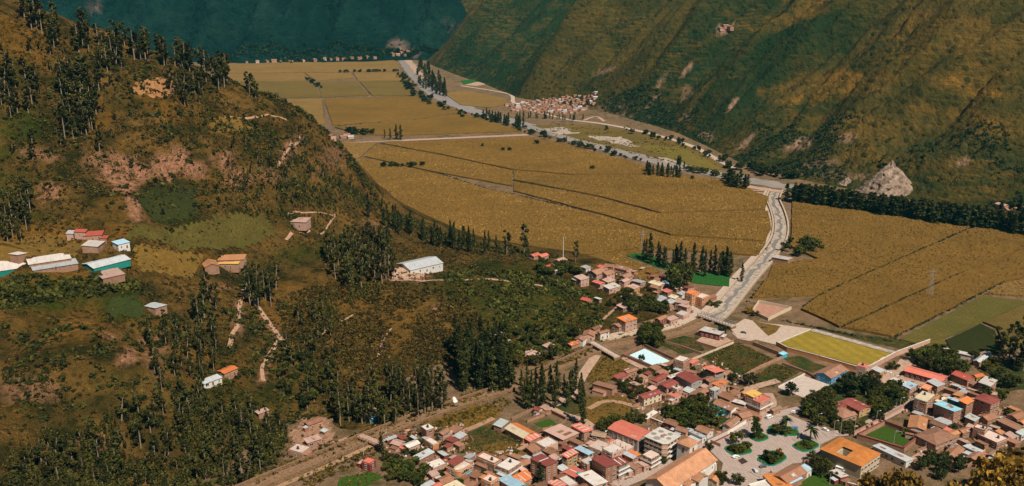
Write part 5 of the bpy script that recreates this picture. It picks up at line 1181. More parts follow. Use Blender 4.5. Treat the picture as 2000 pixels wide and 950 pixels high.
for row in [
 ('very long pale greenhouse roof with teal wall at the left edge', (-30,519),(-20,532),(56,522), 1.9, D(roof='s',rc='white',wc='teal',win=0,cat='greenhouse',name='greenhouse')),
 ('long white shed behind the pair at the left edge', (50,508),(56,517),(141,505), 1.7, D(roof='s',rc='white',wc='adobe',win=0,cat='shed',name='shed')),
 ('long bluish-white shed in front of the pair at the left edge', (58,520),(64,529),(154,515), 1.7, D(roof='s',rc='silver',wc='adobe',win=.5,cat='shed',name='shed')),
 ('pale teal shed with green gable on the hill terrace', (165,516),(182,527),(249,506), 2.0, D(rc='silver',wc='teal',slope=.2,win=0,cat='shed',name='shed',ax='r')),
 ('rusty pink shed roof below the pale teal shed', (188,536),(199,546),(242,535), 2.2, D(roof='s',rc='pink',wc='adobe',win=0,cat='shed',name='shed')),
 ('white-roofed dark barn on the hill terrace', (172,471),(163,482),(193,483), 4, D(roof='s',rc='white',wc='adobe',win=.5,cat='barn',name='barn')),
 ('small bluish-white house right of the dark barn', (225,474),(229,480),(247,473), 4, D(roof='s',rc='blue',wc='white')),
 ('long red roof above the white-roofed barn', (167,455),(161,462),(199,459), 3.5, D(roof='s',rc='red',wc='adobe')),
 ('short red roof at the left of the red farm row', (148,449),(144,455),(167,454), 3.5, D(roof='s',rc='red',wc='pink')),
 ('silvery white roof at the far left of the red farm row', (133,451),(128,458),(144,457), 3, D(roof='s',rc='silver',wc='pink',win=0)),
 ('low red annex at the right of the red farm row', (197,461),(193,467),(209,466), 3, D(roof='s',rc='red',wc='adobe',win=0)),
 ('tiny white hut alone in the terrace grass', (24,497),(34,502),(46,495), 3, D(roof='s',rc='white',wc='adobe',win=0,cat='hut',name='hut')),
 ('farmhouse with yellow-tan roof on the hill terrace', (430,508),(424,515),(466,516), 4, D(roof='s',rc='yellow',wc='adobe')),
 ('red-tiled wing behind the yellow-tan farmhouse', (428,500),(427,508),(479,508), 4, D(roof='s',rc='tileor',wc='adobe')),
 ('clay-orange roofed barn left of the yellow-tan farmhouse', (402,513),(393,525),(419,518), 3.5, D(rc='tileor',wc='adobe',win=0,cat='barn',name='barn')),
 ('adobe house with pink roof under the eroded cliff', (571,426),(561,433),(598,435), 4.5, D(roof='s',rc='pink',wc='pink')),
 ('lone silver hut among bushes below the terrace', (287,598),(302,608),(316,597), 3, D(roof='s',rc='silver',wc='adobe',win=0,cat='hut',name='hut')),
 ('bright orange-red roof alone in the eucalyptus wood', (426,725),(438,732),(462,719), 3.5, D(rc='orange',wc='adobe',slope=.2)),
 ('long silver roof joined to the orange-red roof in the wood', (389,746),(398,752),(433,737), 3, D(roof='s',rc='silver',wc='white')),
 ('big white barn with pale roof on the hill spur', (781,516),(801,531),(858,513), 4.5, D(rc='silver',wc='white',slope=.25,ax='r',cat='barn',name='barn',win=.6)),
 ('small pink cabin half hidden at the foot of the forest', (436,892),(442,896),(450,890), 2.5, D(roof='s',rc='silver',wc='adobe',win=0,cat='hut',name='hut')),
]:
    house(row[0], row[1], row[2], row[3], row[4], group=FG, **row[5])
# ================================================================ LANDMARKS
# ---- cyan-based house with the rounded corner
cen, ang, lb, la, s, z0 = frame_of((873,911), (896,922), (921,906), 7.0)
root = tag(link('house', None, None, (cen.x, cen.y, 0), ang), 'three-level house with cyan ground floor, rounded corner and red roof', 'house', TG)
X, Y = lb / 2, la / 2
def round_plan(X, Y, r, k=6):
    P = [(X, -Y), (X, Y), (-X, Y)]
    c = (-X + r, -Y + r)
    for i in range(k + 1):
        a = math.pi + (math.pi / 2) * i / k
        P.append((c[0] + r * math.cos(a), c[1] + r * math.sin(a)))
    return P
def prism(P, z0, z1, mat, name, parent, grow=0.0):
    b = MB(); P = [(x * (1 + grow), y * (1 + grow)) for x, y in P]
    b.hexa([(x, y, z0) for x, y in P], [(x, y, z1) for x, y in P]); return b.build(name, mat, parent)
pl = round_plan(X, Y, min(X, Y) * 0.7)
prism(pl, -0.6, 3.2, WALL['cyan'], 'ground_floor_wall', root)
prism(pl, 3.2, 6.3, WALL['orange'], 'wall', root, 0.03)
prism(pl, 6.3, 6.5, M_CONC, 'roof', root, 0.06)
b = MB()
for i in range(len(pl)):
    a, c = Vector((*pl[i], 0)) * 1.03, Vector((*pl[(i + 1) % len(pl)], 0)) * 1.03
    n = Vector((-(c - a).y, (c - a).x, 0)).normalized() * 0.2
    b.hexa([(a.x, a.y, 6.5), (c.x, c.y, 6.5), (c.x + n.x, c.y + n.y, 6.5), (a.x + n.x, a.y + n.y, 6.5)], [(a.x, a.y, 7.3), (c.x, c.y, 7.3), (c.x + n.x, c.y + n.y, 7.3), (a.x + n.x, a.y + n.y, 7.3)])
b.build('parapet', WALL['orange'], root)
b = MB(); b.box(-X * .85, X * .55, -Y * .1, Y * .85, 6.5, 9.0); b.build('upper_room', WALL['cream'], root)
b = MB(); b.hexa([(-X, -Y * .25, 9.0), (X * .7, -Y * .25, 9.0), (X * .7, Y, 9.6), (-X, Y, 9.6)], [(-X, -Y * .25, 9.15), (X * .7, -Y * .25, 9.15), (X * .7, Y, 9.75), (-X, Y, 9.75)]); b.build('upper_roof', ROOF['maroon'], root)
for f, z in enumerate((1.0, 4.2)):
    for k in range(4):
        u = -X * .45 + k * X * .42
        link('window', WIN[3] if (k == 1 and f) else WIN[0], root, (u, -Y * (1.03 if f else 1) - .06, z))
    for k in range(2): link('window', WIN[0], root, (X * (1.03 if f else 1) + .06, -Y * .4 + k * Y * .9, z), math.pi / 2)
    for k in range(2): link('window', WIN[0], root, (-X * (1.03 if f else 1) - .06, -Y * .1 + k * Y * .6, z), -math.pi / 2)

# ---- four-storey block with round discs on its roof
cen, ang, lb, la, s, z0 = frame_of((1256,852), (1299,867), (1332,851), 12.0)
root = tag(link('apartment_block', None, None, (cen.x, cen.y, 0), ang), 'four-storey pink block with white roof slab marked by grey discs', 'apartment block', TG)
X, Y = lb / 2, la / 2
P = [(X, -Y), (X, Y), (-X, Y), (-X, -Y * .72), (-X * .72, -Y)]
for f in range(4):
    prism(P, f * 3.0 - (0.6 if f == 0 else 0), f * 3.0 + 2.7, WALL['pink'] if f else WALL['brick'], 'wall', root, 0.0 if f else -.03)
    if f: prism(P, f * 3.0 - .3, f * 3.0, WALL['cream'], 'floor_band', root, 0.035)
    for k in range(4):
        link('window', WIN[1], root, (-X * .55 + k * X * .45, -Y - .06, f * 3 + .8)); link('window', WIN[1], root, (-X - .06, -Y * .5 + k * Y * .42, f * 3 + .8), -math.pi / 2); link('window', WIN[1], root, (X + .06, -Y * .7 + k * Y * .45, f * 3 + .8), math.pi / 2)
    if f:
        b = MB(); b.box(-X * .55, X, -Y - 1.3, -Y - .02, f * 3 - .1, f * 3 + .08); b.box(-X * .55, X, -Y - 1.3, -Y - 1.15, f * 3 + .08, f * 3 + 1.0); b.build('balcony', M_WHITE, root)
prism(P, 11.7, 12.0, ROOF['white'], 'roof', root, 0.06)
for (u, v, r) in [(-.6, .1, 2.0), (-.2, .7, 1.6), (.5, .5, 1.6), (.62, -.3, 1.5), (0, -.62, 1.4), (-.15, -.1, 1.2), (.25, -.1, 1.1)]:
    b = MB(); b.tube((u * X, v * Y, 12.004), (u * X, v * Y, 12.10), r, r, 16); b.build('roof_disc', plain('disc_grey', (0.24, 0.22, 0.18), 0.2), root)
b = MB(); b.box(-1.2, 0.3, -.6, .5, 12.1, 12.7); b.box(.5, 1.6, -.9, .2, 12.1, 12.6); b.build('brick_pile', WALL['brick'], root)

# ---- church
cen, ang, lb, la, s, z0 = frame_of((1247,934), (1300,954), (1413,901), 8.0)
root = tag(link('church', None, None, (cen.x, cen.y, 0), ang), 'large white church with long terracotta tiled roof facing the plaza', 'church')
X, Y = lb / 2, la / 2
sl = 0.5; zr = 8.0 + sl * Y
W = MB(); x1, y1 = X - .7, Y - .7
for yy in (-y1, y1): W.poly([(-x1, yy, -.6), (x1, yy, -.6), (x1, yy, 8), (-x1, yy, 8)][:: 1 if yy < 0 else -1])
hr = 8 + sl * y1
W.poly([(x1, -y1, -.6), (x1, y1, -.6), (x1, y1, 8), (x1, 0, hr), (x1, -y1, 8)]); W.poly([(-x1, y1, -.6), (-x1, -y1, -.6), (-x1, -y1, 8), (-x1, 0, hr), (-x1, y1, 8)])
W.build('wall', WALL['white'], root)
Q = MB(); n = 10
for sg in (-1, 1):
    for k in range(n):
        xa, xb = -X + 2 * X * k / n, -X + 2 * X * (k + 1) / n
        za, zb_ = zr + .12 * math.sin(k * 1.9), zr + .12 * math.sin((k + 1) * 1.9)
        top = [(xa, sg * Y, 8 + .1 * math.sin(k * 2.3)), (xb, sg * Y, 8 + .1 * math.sin((k + 1) * 2.3)), (xb, 0, zb_), (xa, 0, za)]
        if sg > 0: top = top[::-1]
        Q.hexa([(p[0], p[1], p[2] - .2) for p in top], top)
ro = Q.build('roof', ROOF['church'], root)
C = MB(); C.box(-X, X, -.2, .2, zr - .1, zr + .14); C.build('ridge', ROOF['church'], ro)
for xc, w, dp in ((-X * .28, 3.0, 4.5), (X * .12, 4.2, 5.5)):       # side chapels with little gables
    b = MB(); b.box(xc - w, xc + w, -Y - dp + 1.2, -y1 + .02, -.6, 6.4); c = b.build('chapel', WALL['white'], root)
    b = MB()
    for sg in (-1, 1):
        t4 = [(xc + sg * (w + .4), -Y - dp + .9, 6.4), (xc + sg * (w + .4), -Y + 1.0, 6.4), (xc, -Y + 1.4, 8.1), (xc, -Y - dp + .9, 8.1)]
        if sg < 0: t4 = t4[::-1]
        b.hexa([(p[0], p[1], p[2] - .15) for p in t4], t4)
    b.build('chapel_roof', ROOF['church'], c)
for k in range(6): link('window', WIN[2], root, (-x1 * .85 + k * x1 * .34, -y1 - .06, 4.2))
for k in range(3): link('window', WIN[2], root, (x1 + .06, -y1 * .5 + k * y1 * .5, 4.2), math.pi / 2)
for k in (-.5, .4): link('window', WIN[2], root, (-x1 - .06, y1 * k, 4.0), -math.pi / 2)
link('door', DOOR, root, (x1 + .06, 0, 0), math.pi / 2)
b = MB()
for k in range(5): b.box(-x1 + k * x1 * .5 - .5, -x1 + k * x1 * .5 + .5, -y1 - 1.1, -y1 + .01, -.6, 6.0)
for k in range(5): pass
for k in range(5):
    bb = MB(); xx = -x1 + .6 + k * (x1 * 2 - 1.2) / 4; bb.hexa([(xx - .5, -y1 - 1.2, -.6), (xx + .5, -y1 - 1.2, -.6), (xx + .5, -y1 + .02, -.6), (xx - .5, -y1 + .02, -.6)], [(xx - .5, -y1 - .5, 5.8), (xx + .5, -y1 - .5, 5.8), (xx + .5, -y1 + .02, 6.0), (xx - .5, -y1 + .02, 6.0)]); bb.build('buttress', WALL['white'], root)
# bell tower
cen, ang, lb, la, s, z0 = frame_of((1316,864), (1347,873), (1370,862), 13.5)
root = tag(link('bell_tower', None, None, (cen.x, cen.y, 0), ang), 'square white bell tower with hipped terracotta roof and arched openings', 'bell tower')
X, Y = lb / 2, la / 2; w = min(X, Y) - .7
b = MB(); b.box(-X + .7, X - .7, -Y + .7, Y - .7, -.6, 13.4); b.build('wall', WALL['white'], root)
b = MB()
for f in ([(-X, -Y, 13.4), (X, -Y, 13.4), (0, 0, 16.2)], [(X, -Y, 13.4), (X, Y, 13.4), (0, 0, 16.2)], [(X, Y, 13.4), (-X, Y, 13.4), (0, 0, 16.2)], [(-X, Y, 13.4), (-X, -Y, 13.4), (0, 0, 16.2)], [(-X, Y, 13.4), (X, Y, 13.4), (X, -Y, 13.4), (-X, -Y, 13.4)]): b.poly(f)
b.build('roof', ROOF['church'], root)
def arch_mesh():
    b = MB(); P = [(-.8, 0), (.8, 0), (.8, 2.0)] + [(.8 * math.cos(a), 2.0 + .8 * math.sin(a)) for a in [math.pi * k / 8 for k in range(1, 8)]] + [(-.8, 2.0)]
    b.hexa([(x, .05, z) for x, z in P], [(x, -.05, z) for x, z in P], 1)
    Pn = [(x * 1.25, z * 1.08) for x, z in P]
    b.hexa([(x, .05, z) for x, z in Pn], [(x, -.02, z) for x, z in Pn], 0)
    return b.mesh('arched_opening', [M_WHITE, M_GLASS])
AR = arch_mesh()
for sgn, rz, p in ((0, 0, (-.1 * X, -Y + .62, 9.0)), (1, math.pi / 2, (X - .62, -Y * .3, 9.0)), (2, math.pi / 2, (X - .62, Y * .4, 9.0)), (3, -math.pi / 2, (-X + .62, 0, 9.0)), (4, math.pi, (0, Y - .62, 9.0))): link('arched_opening', AR, root, p, rz)
house('small tiled annex with cream wall at the foot of the church', (1380,935), (1402,944), (1416,927), 4.2, rc='tileor', wc='cream', cat='chapel annex', name='annex')

# ---- town hall: orange tiled roof with a courtyard well
cen, ang, lb, la, s, z0 = frame_of((1596,877), (1682,909), (1727,886), 8.0)
along = lb >= la
root = tag(link('town_hall', None, None, (cen.x, cen.y, 0), ang), 'town hall with bright orange tiled roof, courtyard well and beige wall on the plaza', 'town hall')
X, Y = lb / 2, la / 2     # x along near-right edge, y along left edge
cx0, cx1, cy0, cy1 = -X * .75, -X * .05, -Y * .15, Y * .32
def tz(x, y): return 8.0 + 0.22 * min(min(x + X, X - x), min(y + Y, Y - y), 6.0)
xs = [-X, -X * .75, -X * .4, -X * .05, X * .35, X * .7, X]; ys = [-Y, -Y * .75, -Y * .45, -Y * .15, Y * .32, Y * .65, Y]
Q = MB()
for i in range(6):
    for j in range(6):
        if i in (1, 2) and j == 3: continue
        c4 = [(xs[i], ys[j]), (xs[i + 1], ys[j]), (xs[i + 1], ys[j + 1]), (xs[i], ys[j + 1])]
        top = [(x, y, tz(x, y)) for x, y in c4]
        Q.hexa([(p[0], p[1], p[2] - .18) for p in top], top)
Q.build('roof', ROOF['muni'], root)
b = MB(); w = .5
b.box(-X + w, X - w, -Y + w, cy0, -.6, 7.85); b.box(-X + w, X - w, cy1, Y - w, -.6, 7.85); b.box(cx1, X - w, cy0, cy1, -.6, 7.85); b.box(-X + w, cx0, cy0, cy1, -.6, 7.85)
b.build('wall', WALL['beige'], root)
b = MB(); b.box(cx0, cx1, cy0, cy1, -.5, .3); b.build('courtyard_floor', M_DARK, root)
for f in (1.0, 4.6):
    for k in range(6): link('window', WIN[1], root, (-X + 2 + k * (2 * X - 4) / 5, -Y + w - .06, f))
    for k in range(6): link('window', WIN[1], root, (X - w + .06, -Y + 2 + k * (2 * Y - 4) / 5, f), math.pi / 2)
    for k in range(5): link('window', WIN[1], root, (-X + 3 + k * (2 * X - 6) / 4, Y - w + .06, f), math.pi)
link('door', DOOR, root, (0, Y - w + .06, 0), math.pi)

# ---- pale blue court in its brick enclosure
slab('sports_court', [(1229, 694), (1259, 681), (1308, 705), (1276, 714)], plain('court_paint', (0.50, 0.66, 0.70), 0.06, 0.5), 0.5, 0)
# ---- turquoise canopy, plaza furniture
house('turquoise sheet canopy over the yard among orchard trees', (1383, 797), (1392, 813), (1409, 803), 2.6, roof='s', rc='teal', wc='cyan', win=0, name='canopy', cat='canopy')

# ---- walls
def wall_line(label, pts, h, mat, w=0.45, cap=None, name='boundary_wall', closed=False, z=0.0, cat='wall'):
    P = [hit(x, y) for x, y in pts]
    if closed: P.append(P[0].copy())
    root = tag(link(name, None, None, (P[0].x, P[0].y, 0)), label, cat)
    o0 = Vector((P[0].x, P[0].y, 0))
    for a, c in zip(P[:-1], P[1:]):
        dd = c - a; dd.z = 0; dd.normalize(); nn = Vector((-dd.y, dd.x, 0)) * w / 2
        a2, c2 = a - dd * w / 2 * 0.98 - o0, c + dd * w / 2 * 0.96 - o0
        def box(z0a, z0c, ta, tc, k):
            q = [a2 - nn * k, c2 - nn * k, c2 + nn * k, a2 + nn * k]
            return [(v.x, v.y, zz) for v, zz in zip(q, (z0a, z0c, z0c, z0a))], [(v.x, v.y, zz) for v, zz in zip(q, (ta, tc, tc, ta))]
        b = MB(); lo_, hi_ = box(a.z - 1.0, c.z - 1.0, a.z + h, c.z + h, 1.0); b.hexa(lo_, hi_); b.build('wall_panel', mat, root)
        if cap:
            b = MB(); lo_, hi_ = box(a.z + h + .003, c.z + h + .003, a.z + h + .22, c.z + h + .22, 1.7); b.hexa(lo_, hi_); b.build('coping', cap, root)
    return root
wb, wa, wo_, ww = WALL['brick'], WALL['adobe'], WALL['orange'], WALL['white']
wall_line('orange block wall along the near side of the football pitch', [(1516, 675), (1537, 686), (1600, 703), (1691, 729)], 3.0, wo_, .4, M_CONC)
wall_line('tall pinkish brick wall on the right side of the football pitch', [(1692, 727), (1750, 696), (1815, 672)], 3.6, WALL['pink'], .5, M_CONC)
wall_line('low pale wall between dirt lot and football pitch', [(1516, 673), (1583, 645)], 1.0, M_CONC, .5)
wall_line('low pale kerb wall on the field side of the football pitch', [(1585, 645), (1746, 690)], .8, M_CONC, .5)
wall_line('maroon-capped brick wall around the sunken lawn', [(1674, 858), (1727, 832), (1797, 858), (1764, 885)], 3.4, wa, .6, ROOF['maroon'], closed=True)
wall_line('pale concrete wall of the empty red-earth lot', [(1468, 612), (1482, 592), (1545, 605), (1500, 627)], 2.6, WALL['cream'], .4, closed=True)
wall_line('brick wall around the pale blue court', [(1216, 697), (1258, 677), (1319, 706), (1284, 724)], 2.2, wb, .4, closed=True)
wall_line('white street wall with maroon base beside the plaza', [(1382, 868), (1420, 850), (1456, 828)], 3.0, ww, .5, ROOF['tilepink'])
wall_line('maroon street kerb wall in front of the white plaza wall', [(1378, 873), (1424, 851)], 1.0, WALL['maroon'], .5)
wall_line('long adobe wall on the upper side of the green lot', [(1300, 672), (1330, 680), (1370, 694)], 2.2, wa, .5)
wall_line('adobe wall on the right side of the green lot', [(1448, 740), (1480, 722), (1530, 700)], 2.2, wa, .5)
wall_line('brick retaining wall of the white-roofed building yard', [(1360, 672), (1399, 684), (1432, 670)], 2.4, wb, .5)
wall_line('dark brown wall from the dirt lot to the turquoise kiosk', [(1436, 668), (1470, 675), (1520, 695)], 3.0, wa, .5)
wall_line('grey garden wall across the weedy lot', [(1350, 705), (1375, 695), (1432, 672)], 1.6, WALL['cream'], .4)
wall_line('adobe wall between the weedy lot and the concrete court', [(1528, 713), (1575, 730), (1600, 745)], 1.8, wa, .4)
wall_line('pale wall on the left side of the concrete court', [(1520, 758), (1571, 733)], 1.2, M_CONC, .6)
wall_line('brick wall with pale coping above the orchard', [(1255, 817), (1300, 835), (1320, 846)], 2.4, wa, .5, M_CONC)
wall_line('garden wall with brown coping beside the big orange shed', [(1030, 826), (1077, 808), (1105, 822)], 2.2, wa, .5, ROOF['tiledk'])
wall_line('lower garden wall enclosing the small green plot', [(1060, 842), (1094, 836), (1105, 824)], 1.8, wa, .5)
wall_line('brick garden wall behind the walled garden house', [(1000, 822), (1040, 803)], 2.0, wa, .5)
wall_line('pinkish street wall from the plaza up to the brick cube', [(1668, 851), (1722, 822), (1790, 786)], 2.4, WALL['pink'], .5, ROOF['tilepink'])
wall_line('low wall below the tall brick cube', [(1785, 812), (1822, 822)], 2.0, wa, .5, M_CONC)
wall_line('lane wall in front of the large square house', [(1778, 908), (1808, 897), (1845, 876)], 2.0, wa, .5, ROOF['tiledk'])
wall_line('roadside retaining wall below the hamlet road', [(1176, 668), (1248, 653)], 2.2, WALL['cream'], .6)
wall_line('stone retaining wall on the bend of the hamlet road', [(1262, 652), (1320, 643), (1348, 628)], 2.0, WALL['cream'], .6)
wall_line('brick yard wall between the blue house and the concrete court', [(1585, 733), (1630, 745)], 1.5, wa, .4)
wall_line('long adobe wall crossing the right-hand gardens', [(1850, 720), (1900, 700), (1925, 690)], 2.0, wa, .5)
wall_line('dark yard wall beneath the white-roofed shed at the lower lawn', [(1622, 935), (1645, 948), (1690, 960)], 2.4, wa, .5, M_CONC)
wall_line('curved dark wall beside the town hall', [(1570, 905), (1590, 902), (1602, 893)], 2.0, wa, .5)

# ---- bridges
def bridge(label, a, b_, w, z, mat, rail, truss=False, cat='bridge'):
    A, B = gp(*a, z), gp(*b_, z); L = (B - A).length; ang = math.atan2((B - A).y, (B - A).x)
    root = tag(link('bridge', None, None, ((A.x + B.x) / 2, (A.y + B.y) / 2, 0), ang), label, cat)
    m = MB(); m.box(-L / 2, L / 2, -w / 2, w / 2, z - .7, z); m.build('deck', mat, root)
    for e in (-1, 1):
        m = MB(); m.box(e * L / 2 - .8, e * L / 2 + .8, -w / 2 - .4, w / 2 + .4, -.4, z - .702); m.build('abutment', M_STONE2, root)
        m = MB(); m.box(-L / 2, L / 2, e * w / 2 - .12, e * w / 2 + .12, z + .9, z + 1.1); m.build('rail', rail, root)
        n = max(4, int(L / 2.5))
        for k in range(n + 1):
            x = -L / 2 + L * k / n
            m = MB(); m.box(x - .1, x + .1, e * w / 2 - .1, e * w / 2 + .1, z, z + (2.3 if truss else .9)); m.build('post', rail, root)
            if truss and k < n:
                m = MB(); m.tube((x, e * w / 2, z + .1), (x + L / n, e * w / 2, z + 2.3), .09, .09, 4); m.build('brace', rail, root)
        if truss:
            m = MB(); m.box(-L / 2, L / 2, e * w / 2 - .14, e * w / 2 + .14, z + 2.3, z + 2.55); m.build('top_chord', rail, root)
    return root
bridge('grey steel truss bridge over the stream at the dirt lot', (1366, 615), (1432, 637), 5.5, 2.6, M_ROAD, M_METAL, True)
bridge('narrow concrete bridge over the stream at the hamlet road fork', (1155, 668), (1205, 697), 5.0, 2.7, M_ROAD, M_STONE)
bridge('small bridge over the narrow channel beside the lower village', (702, 850), (745, 868), 5.0, 2.6, M_DIRT, M_STONE2)

# ---- plaza planters, palms excluded (below), lamps
def planter(label, c, rx, ry, rot):
    p = gp(*c); root = tag(link('planter', None, None, (p.x, p.y, .3), R(rot)), label, 'planter', 'hedged planters of the plaza')
    P = []
    for k in range(12):
        a = 6.2832 * k / 12; P.append((rx * (abs(math.cos(a)) ** .6) * math.copysign(1, math.cos(a)), ry * (abs(math.sin(a)) ** .6) * math.copysign(1, math.sin(a))))
    prism(P, -.2, .55, M_TEALP, 'kerb', root); prism(P, .553, .62, M_LAWN, 'bed', root, -.06)
    return root
planter('teal-edged planter with clipped round trees at the left of the plaza', (1442, 880), 7.5, 6.0, 20)
planter('teal-edged planter nearest the town hall corner of the plaza', (1574, 872), 8, 5.5, 35)
planter('teal-edged planter at the lower side of the plaza', (1508, 897), 9, 6, 40)
planter('teal-edged planter under the round tree at the top of the plaza', (1481, 855), 5.5, 5, 30)
planter('teal-edged planter with the left palm at the upper side of the plaza', (1530, 843), 9, 6, -10)
def pole(label, px, py, h, lamp=False, name='utility_pole', cat='pole', r=.16, cross=True, mat=None, lean=0):
    p = hit(px, py); root = tag(link(name, None, None, p), label, cat)
    b = MB(); b.tube((0, 0, -1), (lean, 0, h), r, r * .65, 7); b.build('mast', mat or M_POST, root)
    if lamp:
        b = MB(); b.tube((0, 0, h - .1), (1.6, 0, h + .25), .06, .05, 5); b.build('arm', M_POST, root)
        b = MB(); b.box(1.4, 2.2, -.18, .18, h + .14, h + .32); b.build('lamp_head', M_WHITE, root)
    elif cross:
        b = MB(); b.box(-1.1, 1.1, -.08, .08, h - 1.0, h - .8); b.build('crossarm', M_DARK, root)
for k, (a, l) in enumerate([((1484, 935), 'twin'), ((1641, 852), 'x'), ((1628, 849), 'x'), ((1668, 850), 'x'), ((1596, 835), 'x'), ((1711, 826), 'x'), ((1757, 800), 'x'), ((1749, 805), 'x'), ((1745, 868), 'x'), ((1805, 892), 'x'), ((1461, 838), 'x'), ((1559, 866), 'x'), ((710, 890), 'x'), ((755, 852), 'x'), ((1175, 908), 'x'), ((1196, 955), 'x'), ((1620, 948), 'x')]):
    pole(['tall pole at the lower side of the plaza beside the parked cars', 'white-based flagpole-like pole behind the town hall', 'slim lamp post left of the flagpole beside the garden hedge', 'pole at the corner of the sunken lawn', 'lamp post left of the white car by the garden hedge', 'lamp post halfway along the garden street', 'lamp post near the blue tarp below the brick cube', 'second post near the blue tarp below the brick cube', 'post standing inside the sunken lawn', 'pole at the lane in front of the large square house', 'lamp post beside the round plaza tree', 'lamp post in the planter nearest the town hall', 'pole between the channel bridge and the burgundy kiosk', 'pole beside the dark open shed at the channel bridge', 'pole on the roof edge of the pink tower house', 'pole in front of the white street front at the bottom', 'thin post on the lower lawn'][k], *a, [11, 12, 9, 10, 9, 8, 8, 7, 8, 9, 7, 7, 9, 8, 12, 9, 7][k], lamp=k in (2, 4, 5, 6, 10, 11), name='lamp_post' if k in (2, 4, 5, 6, 10, 11) else 'utility_pole', cat='lamp post' if k in (2, 4, 5, 6, 10, 11) else 'pole')
pole('slender white mast standing in the maize behind the low ridge', 1100, 502, 20, cross=False, name='mast', cat='mast', mat=M_WHITE, r=.3)
def pylon(label, px, py, h):
    p = gp(px, py); root = tag(link('pylon', None, None, p), label, 'pylon')
    for sx in (-1, 1):
        for sy in (-1, 1):
            b = MB(); b.tube((sx * 2, sy * 2, 0), (sx * .3, sy * .3, h), .1, .06, 4); b.build('leg', M_METAL, root)
    for k in range(6):
        z0_, z1_ = h * k / 6, h * (k + 1) / 6; w0, w1 = 2 - 1.7 * k / 6, 2 - 1.7 * (k + 1) / 6
        b = MB(); b.tube((-w0, -w0, z0_), (w1, -w1, z1_), .05, .05, 4); b.tube((w0, w0, z0_), (-w1, w1, z1_), .05, .05, 4); b.tube((-w0, w0, z0_), (-w1, -w1, z1_), .05, .05, 4); b.tube((w0, -w0, z0_), (w1, w1, z1_), .05, .05, 4); b.build('lattice', M_METAL, root)
    for z in (h * .8, h * .92):
        b = MB(); b.box(-3, 3, -.1, .1, z, z + .2); b.build('crossarm', M_METAL, root)
pylon('lattice power pylon standing in the right-hand maize field', 1815, 583, 26)
pylon('faint lattice power pylon behind the small green field', 1254, 492, 22)

# ---- vehicles
def car_mesh_parts(van):
    if van: prof = [(-2.4, .35), (2.4, .35), (2.45, 1.0), (2.2, 1.25), (1.75, 2.05), (-2.3, 2.1), (-2.45, 1.2)]; wn_ = [(1.95, 1.35), (1.68, 1.92), (-2.1, 1.92), (-2.15, 1.35)]
    else: prof = [(-2.1, .3), (2.1, .3), (2.15, .75), (1.9, .9), (1.1, .98), (.5, 1.42), (-1.2, 1.45), (-1.85, .98), (-2.15, .9)]; wn_ = [(.95, 1.0), (.42, 1.36), (-1.12, 1.38), (-1.6, 1.0)]
    return prof, wn_
tyre = MB(); tyre.tube((0, -.11, 0), (0, .11, 0), .34, .34, 12); TYRE = tyre.mesh('wheel', plain('rubber', (.02, .02, .02), .2))
CARM = {}
def car(label, px, py, rot, col, van=False, cat='car'):
    p = gp(px, py); root = tag(link('parked_van' if van else 'parked_car', None, None, (p.x, p.y, .32), R(rot)), label, cat)
    prof, wn_ = car_mesh_parts(van)
    t_ = plain('car_paint_%d_%d_%d' % tuple(int(c * 99) for c in col), col, .05, rough=.35)
    b = MB(); b.hexa([(x, .85, z) for x, z in prof], [(x, -.85, z) for x, z in prof]); b.build('body', t_, root)
    b = MB(); b.hexa([(x, .87, z) for x, z in wn_], [(x, -.87, z) for x, z in wn_]); b.build('side_windows', M_GLASS, root)
    b = MB()
    if van: b.hexa([(2.27, -.7, 1.3), (2.27, .7, 1.3), (1.86, .7, 2.0), (1.86, -.7, 2.0)], [(2.22, -.7, 1.3), (2.22, .7, 1.3), (1.8, .7, 2.0), (1.8, -.7, 2.0)][::1])
    else: b.hexa([(1.06, -.7, 1.03), (1.06, .7, 1.03), (.54, .7, 1.42), (.54, -.7, 1.42)], [(1.0, -.7, 1.0), (1.0, .7, 1.0), (.48, .7, 1.38), (.48, -.7, 1.38)])
    b.build('windscreen', M_GLASS, root)
    for x in (-1.35, 1.35):
        for y in (-.82, .82): link('wheel', TYRE, root, (x, y, .34))
    for y in (-.6, .6):
        b = MB(); b.box((2.4 if van else 2.1), (2.47 if van else 2.17), y - .15, y + .15, .65, .82); b.build('headlight', M_WHITE, root)
car('white van parked at the top of the plaza by the pink corner house', 1502, 818, 35, (.75, .74, .72), True, 'van')
car('white car on the plaza beside the dark grating near the church', 1437, 895, 25, (.75, .75, .74))
car('dark grey car parked under the lower plaza planter', 1490, 914, 20, (.10, .11, .12))
car('white car parked by the garden hedge right of the palms', 1612, 842, -50, (.75, .75, .74))
car('pale silver car on the lower plaza near the tall pole', 1475, 922, 100, (.45, .45, .46))
car('small white car among the bushes at the upper plaza edge', 1551, 808, -15, (.72, .72, .70))
car('blue car between the two palms', 1552, 838, 20, (.12, .22, .42))
car('orange mototaxi-like small van beside the curved beige wall', 1618, 906, -30, (.55, .20, .05), True, 'van')
car('white van in the yard behind the curved beige wall', 1640, 920, -35, (.72, .72, .70), True, 'van')
car('dark pick-up-like car crossing the dirt lot', 1452, 652, -20, (.07, .07, .08))
car('dark car at the levee end of the dirt lot', 1493, 641, 15, (.12, .10, .09))
car('white car in the yard below the pitch wall', 1735, 730, -20, (.7, .7, .7))
slab('floor_grating', [(1441, 899), (1451, 894), (1461, 902), (1449, 907)], M_DARK, .42, 0)
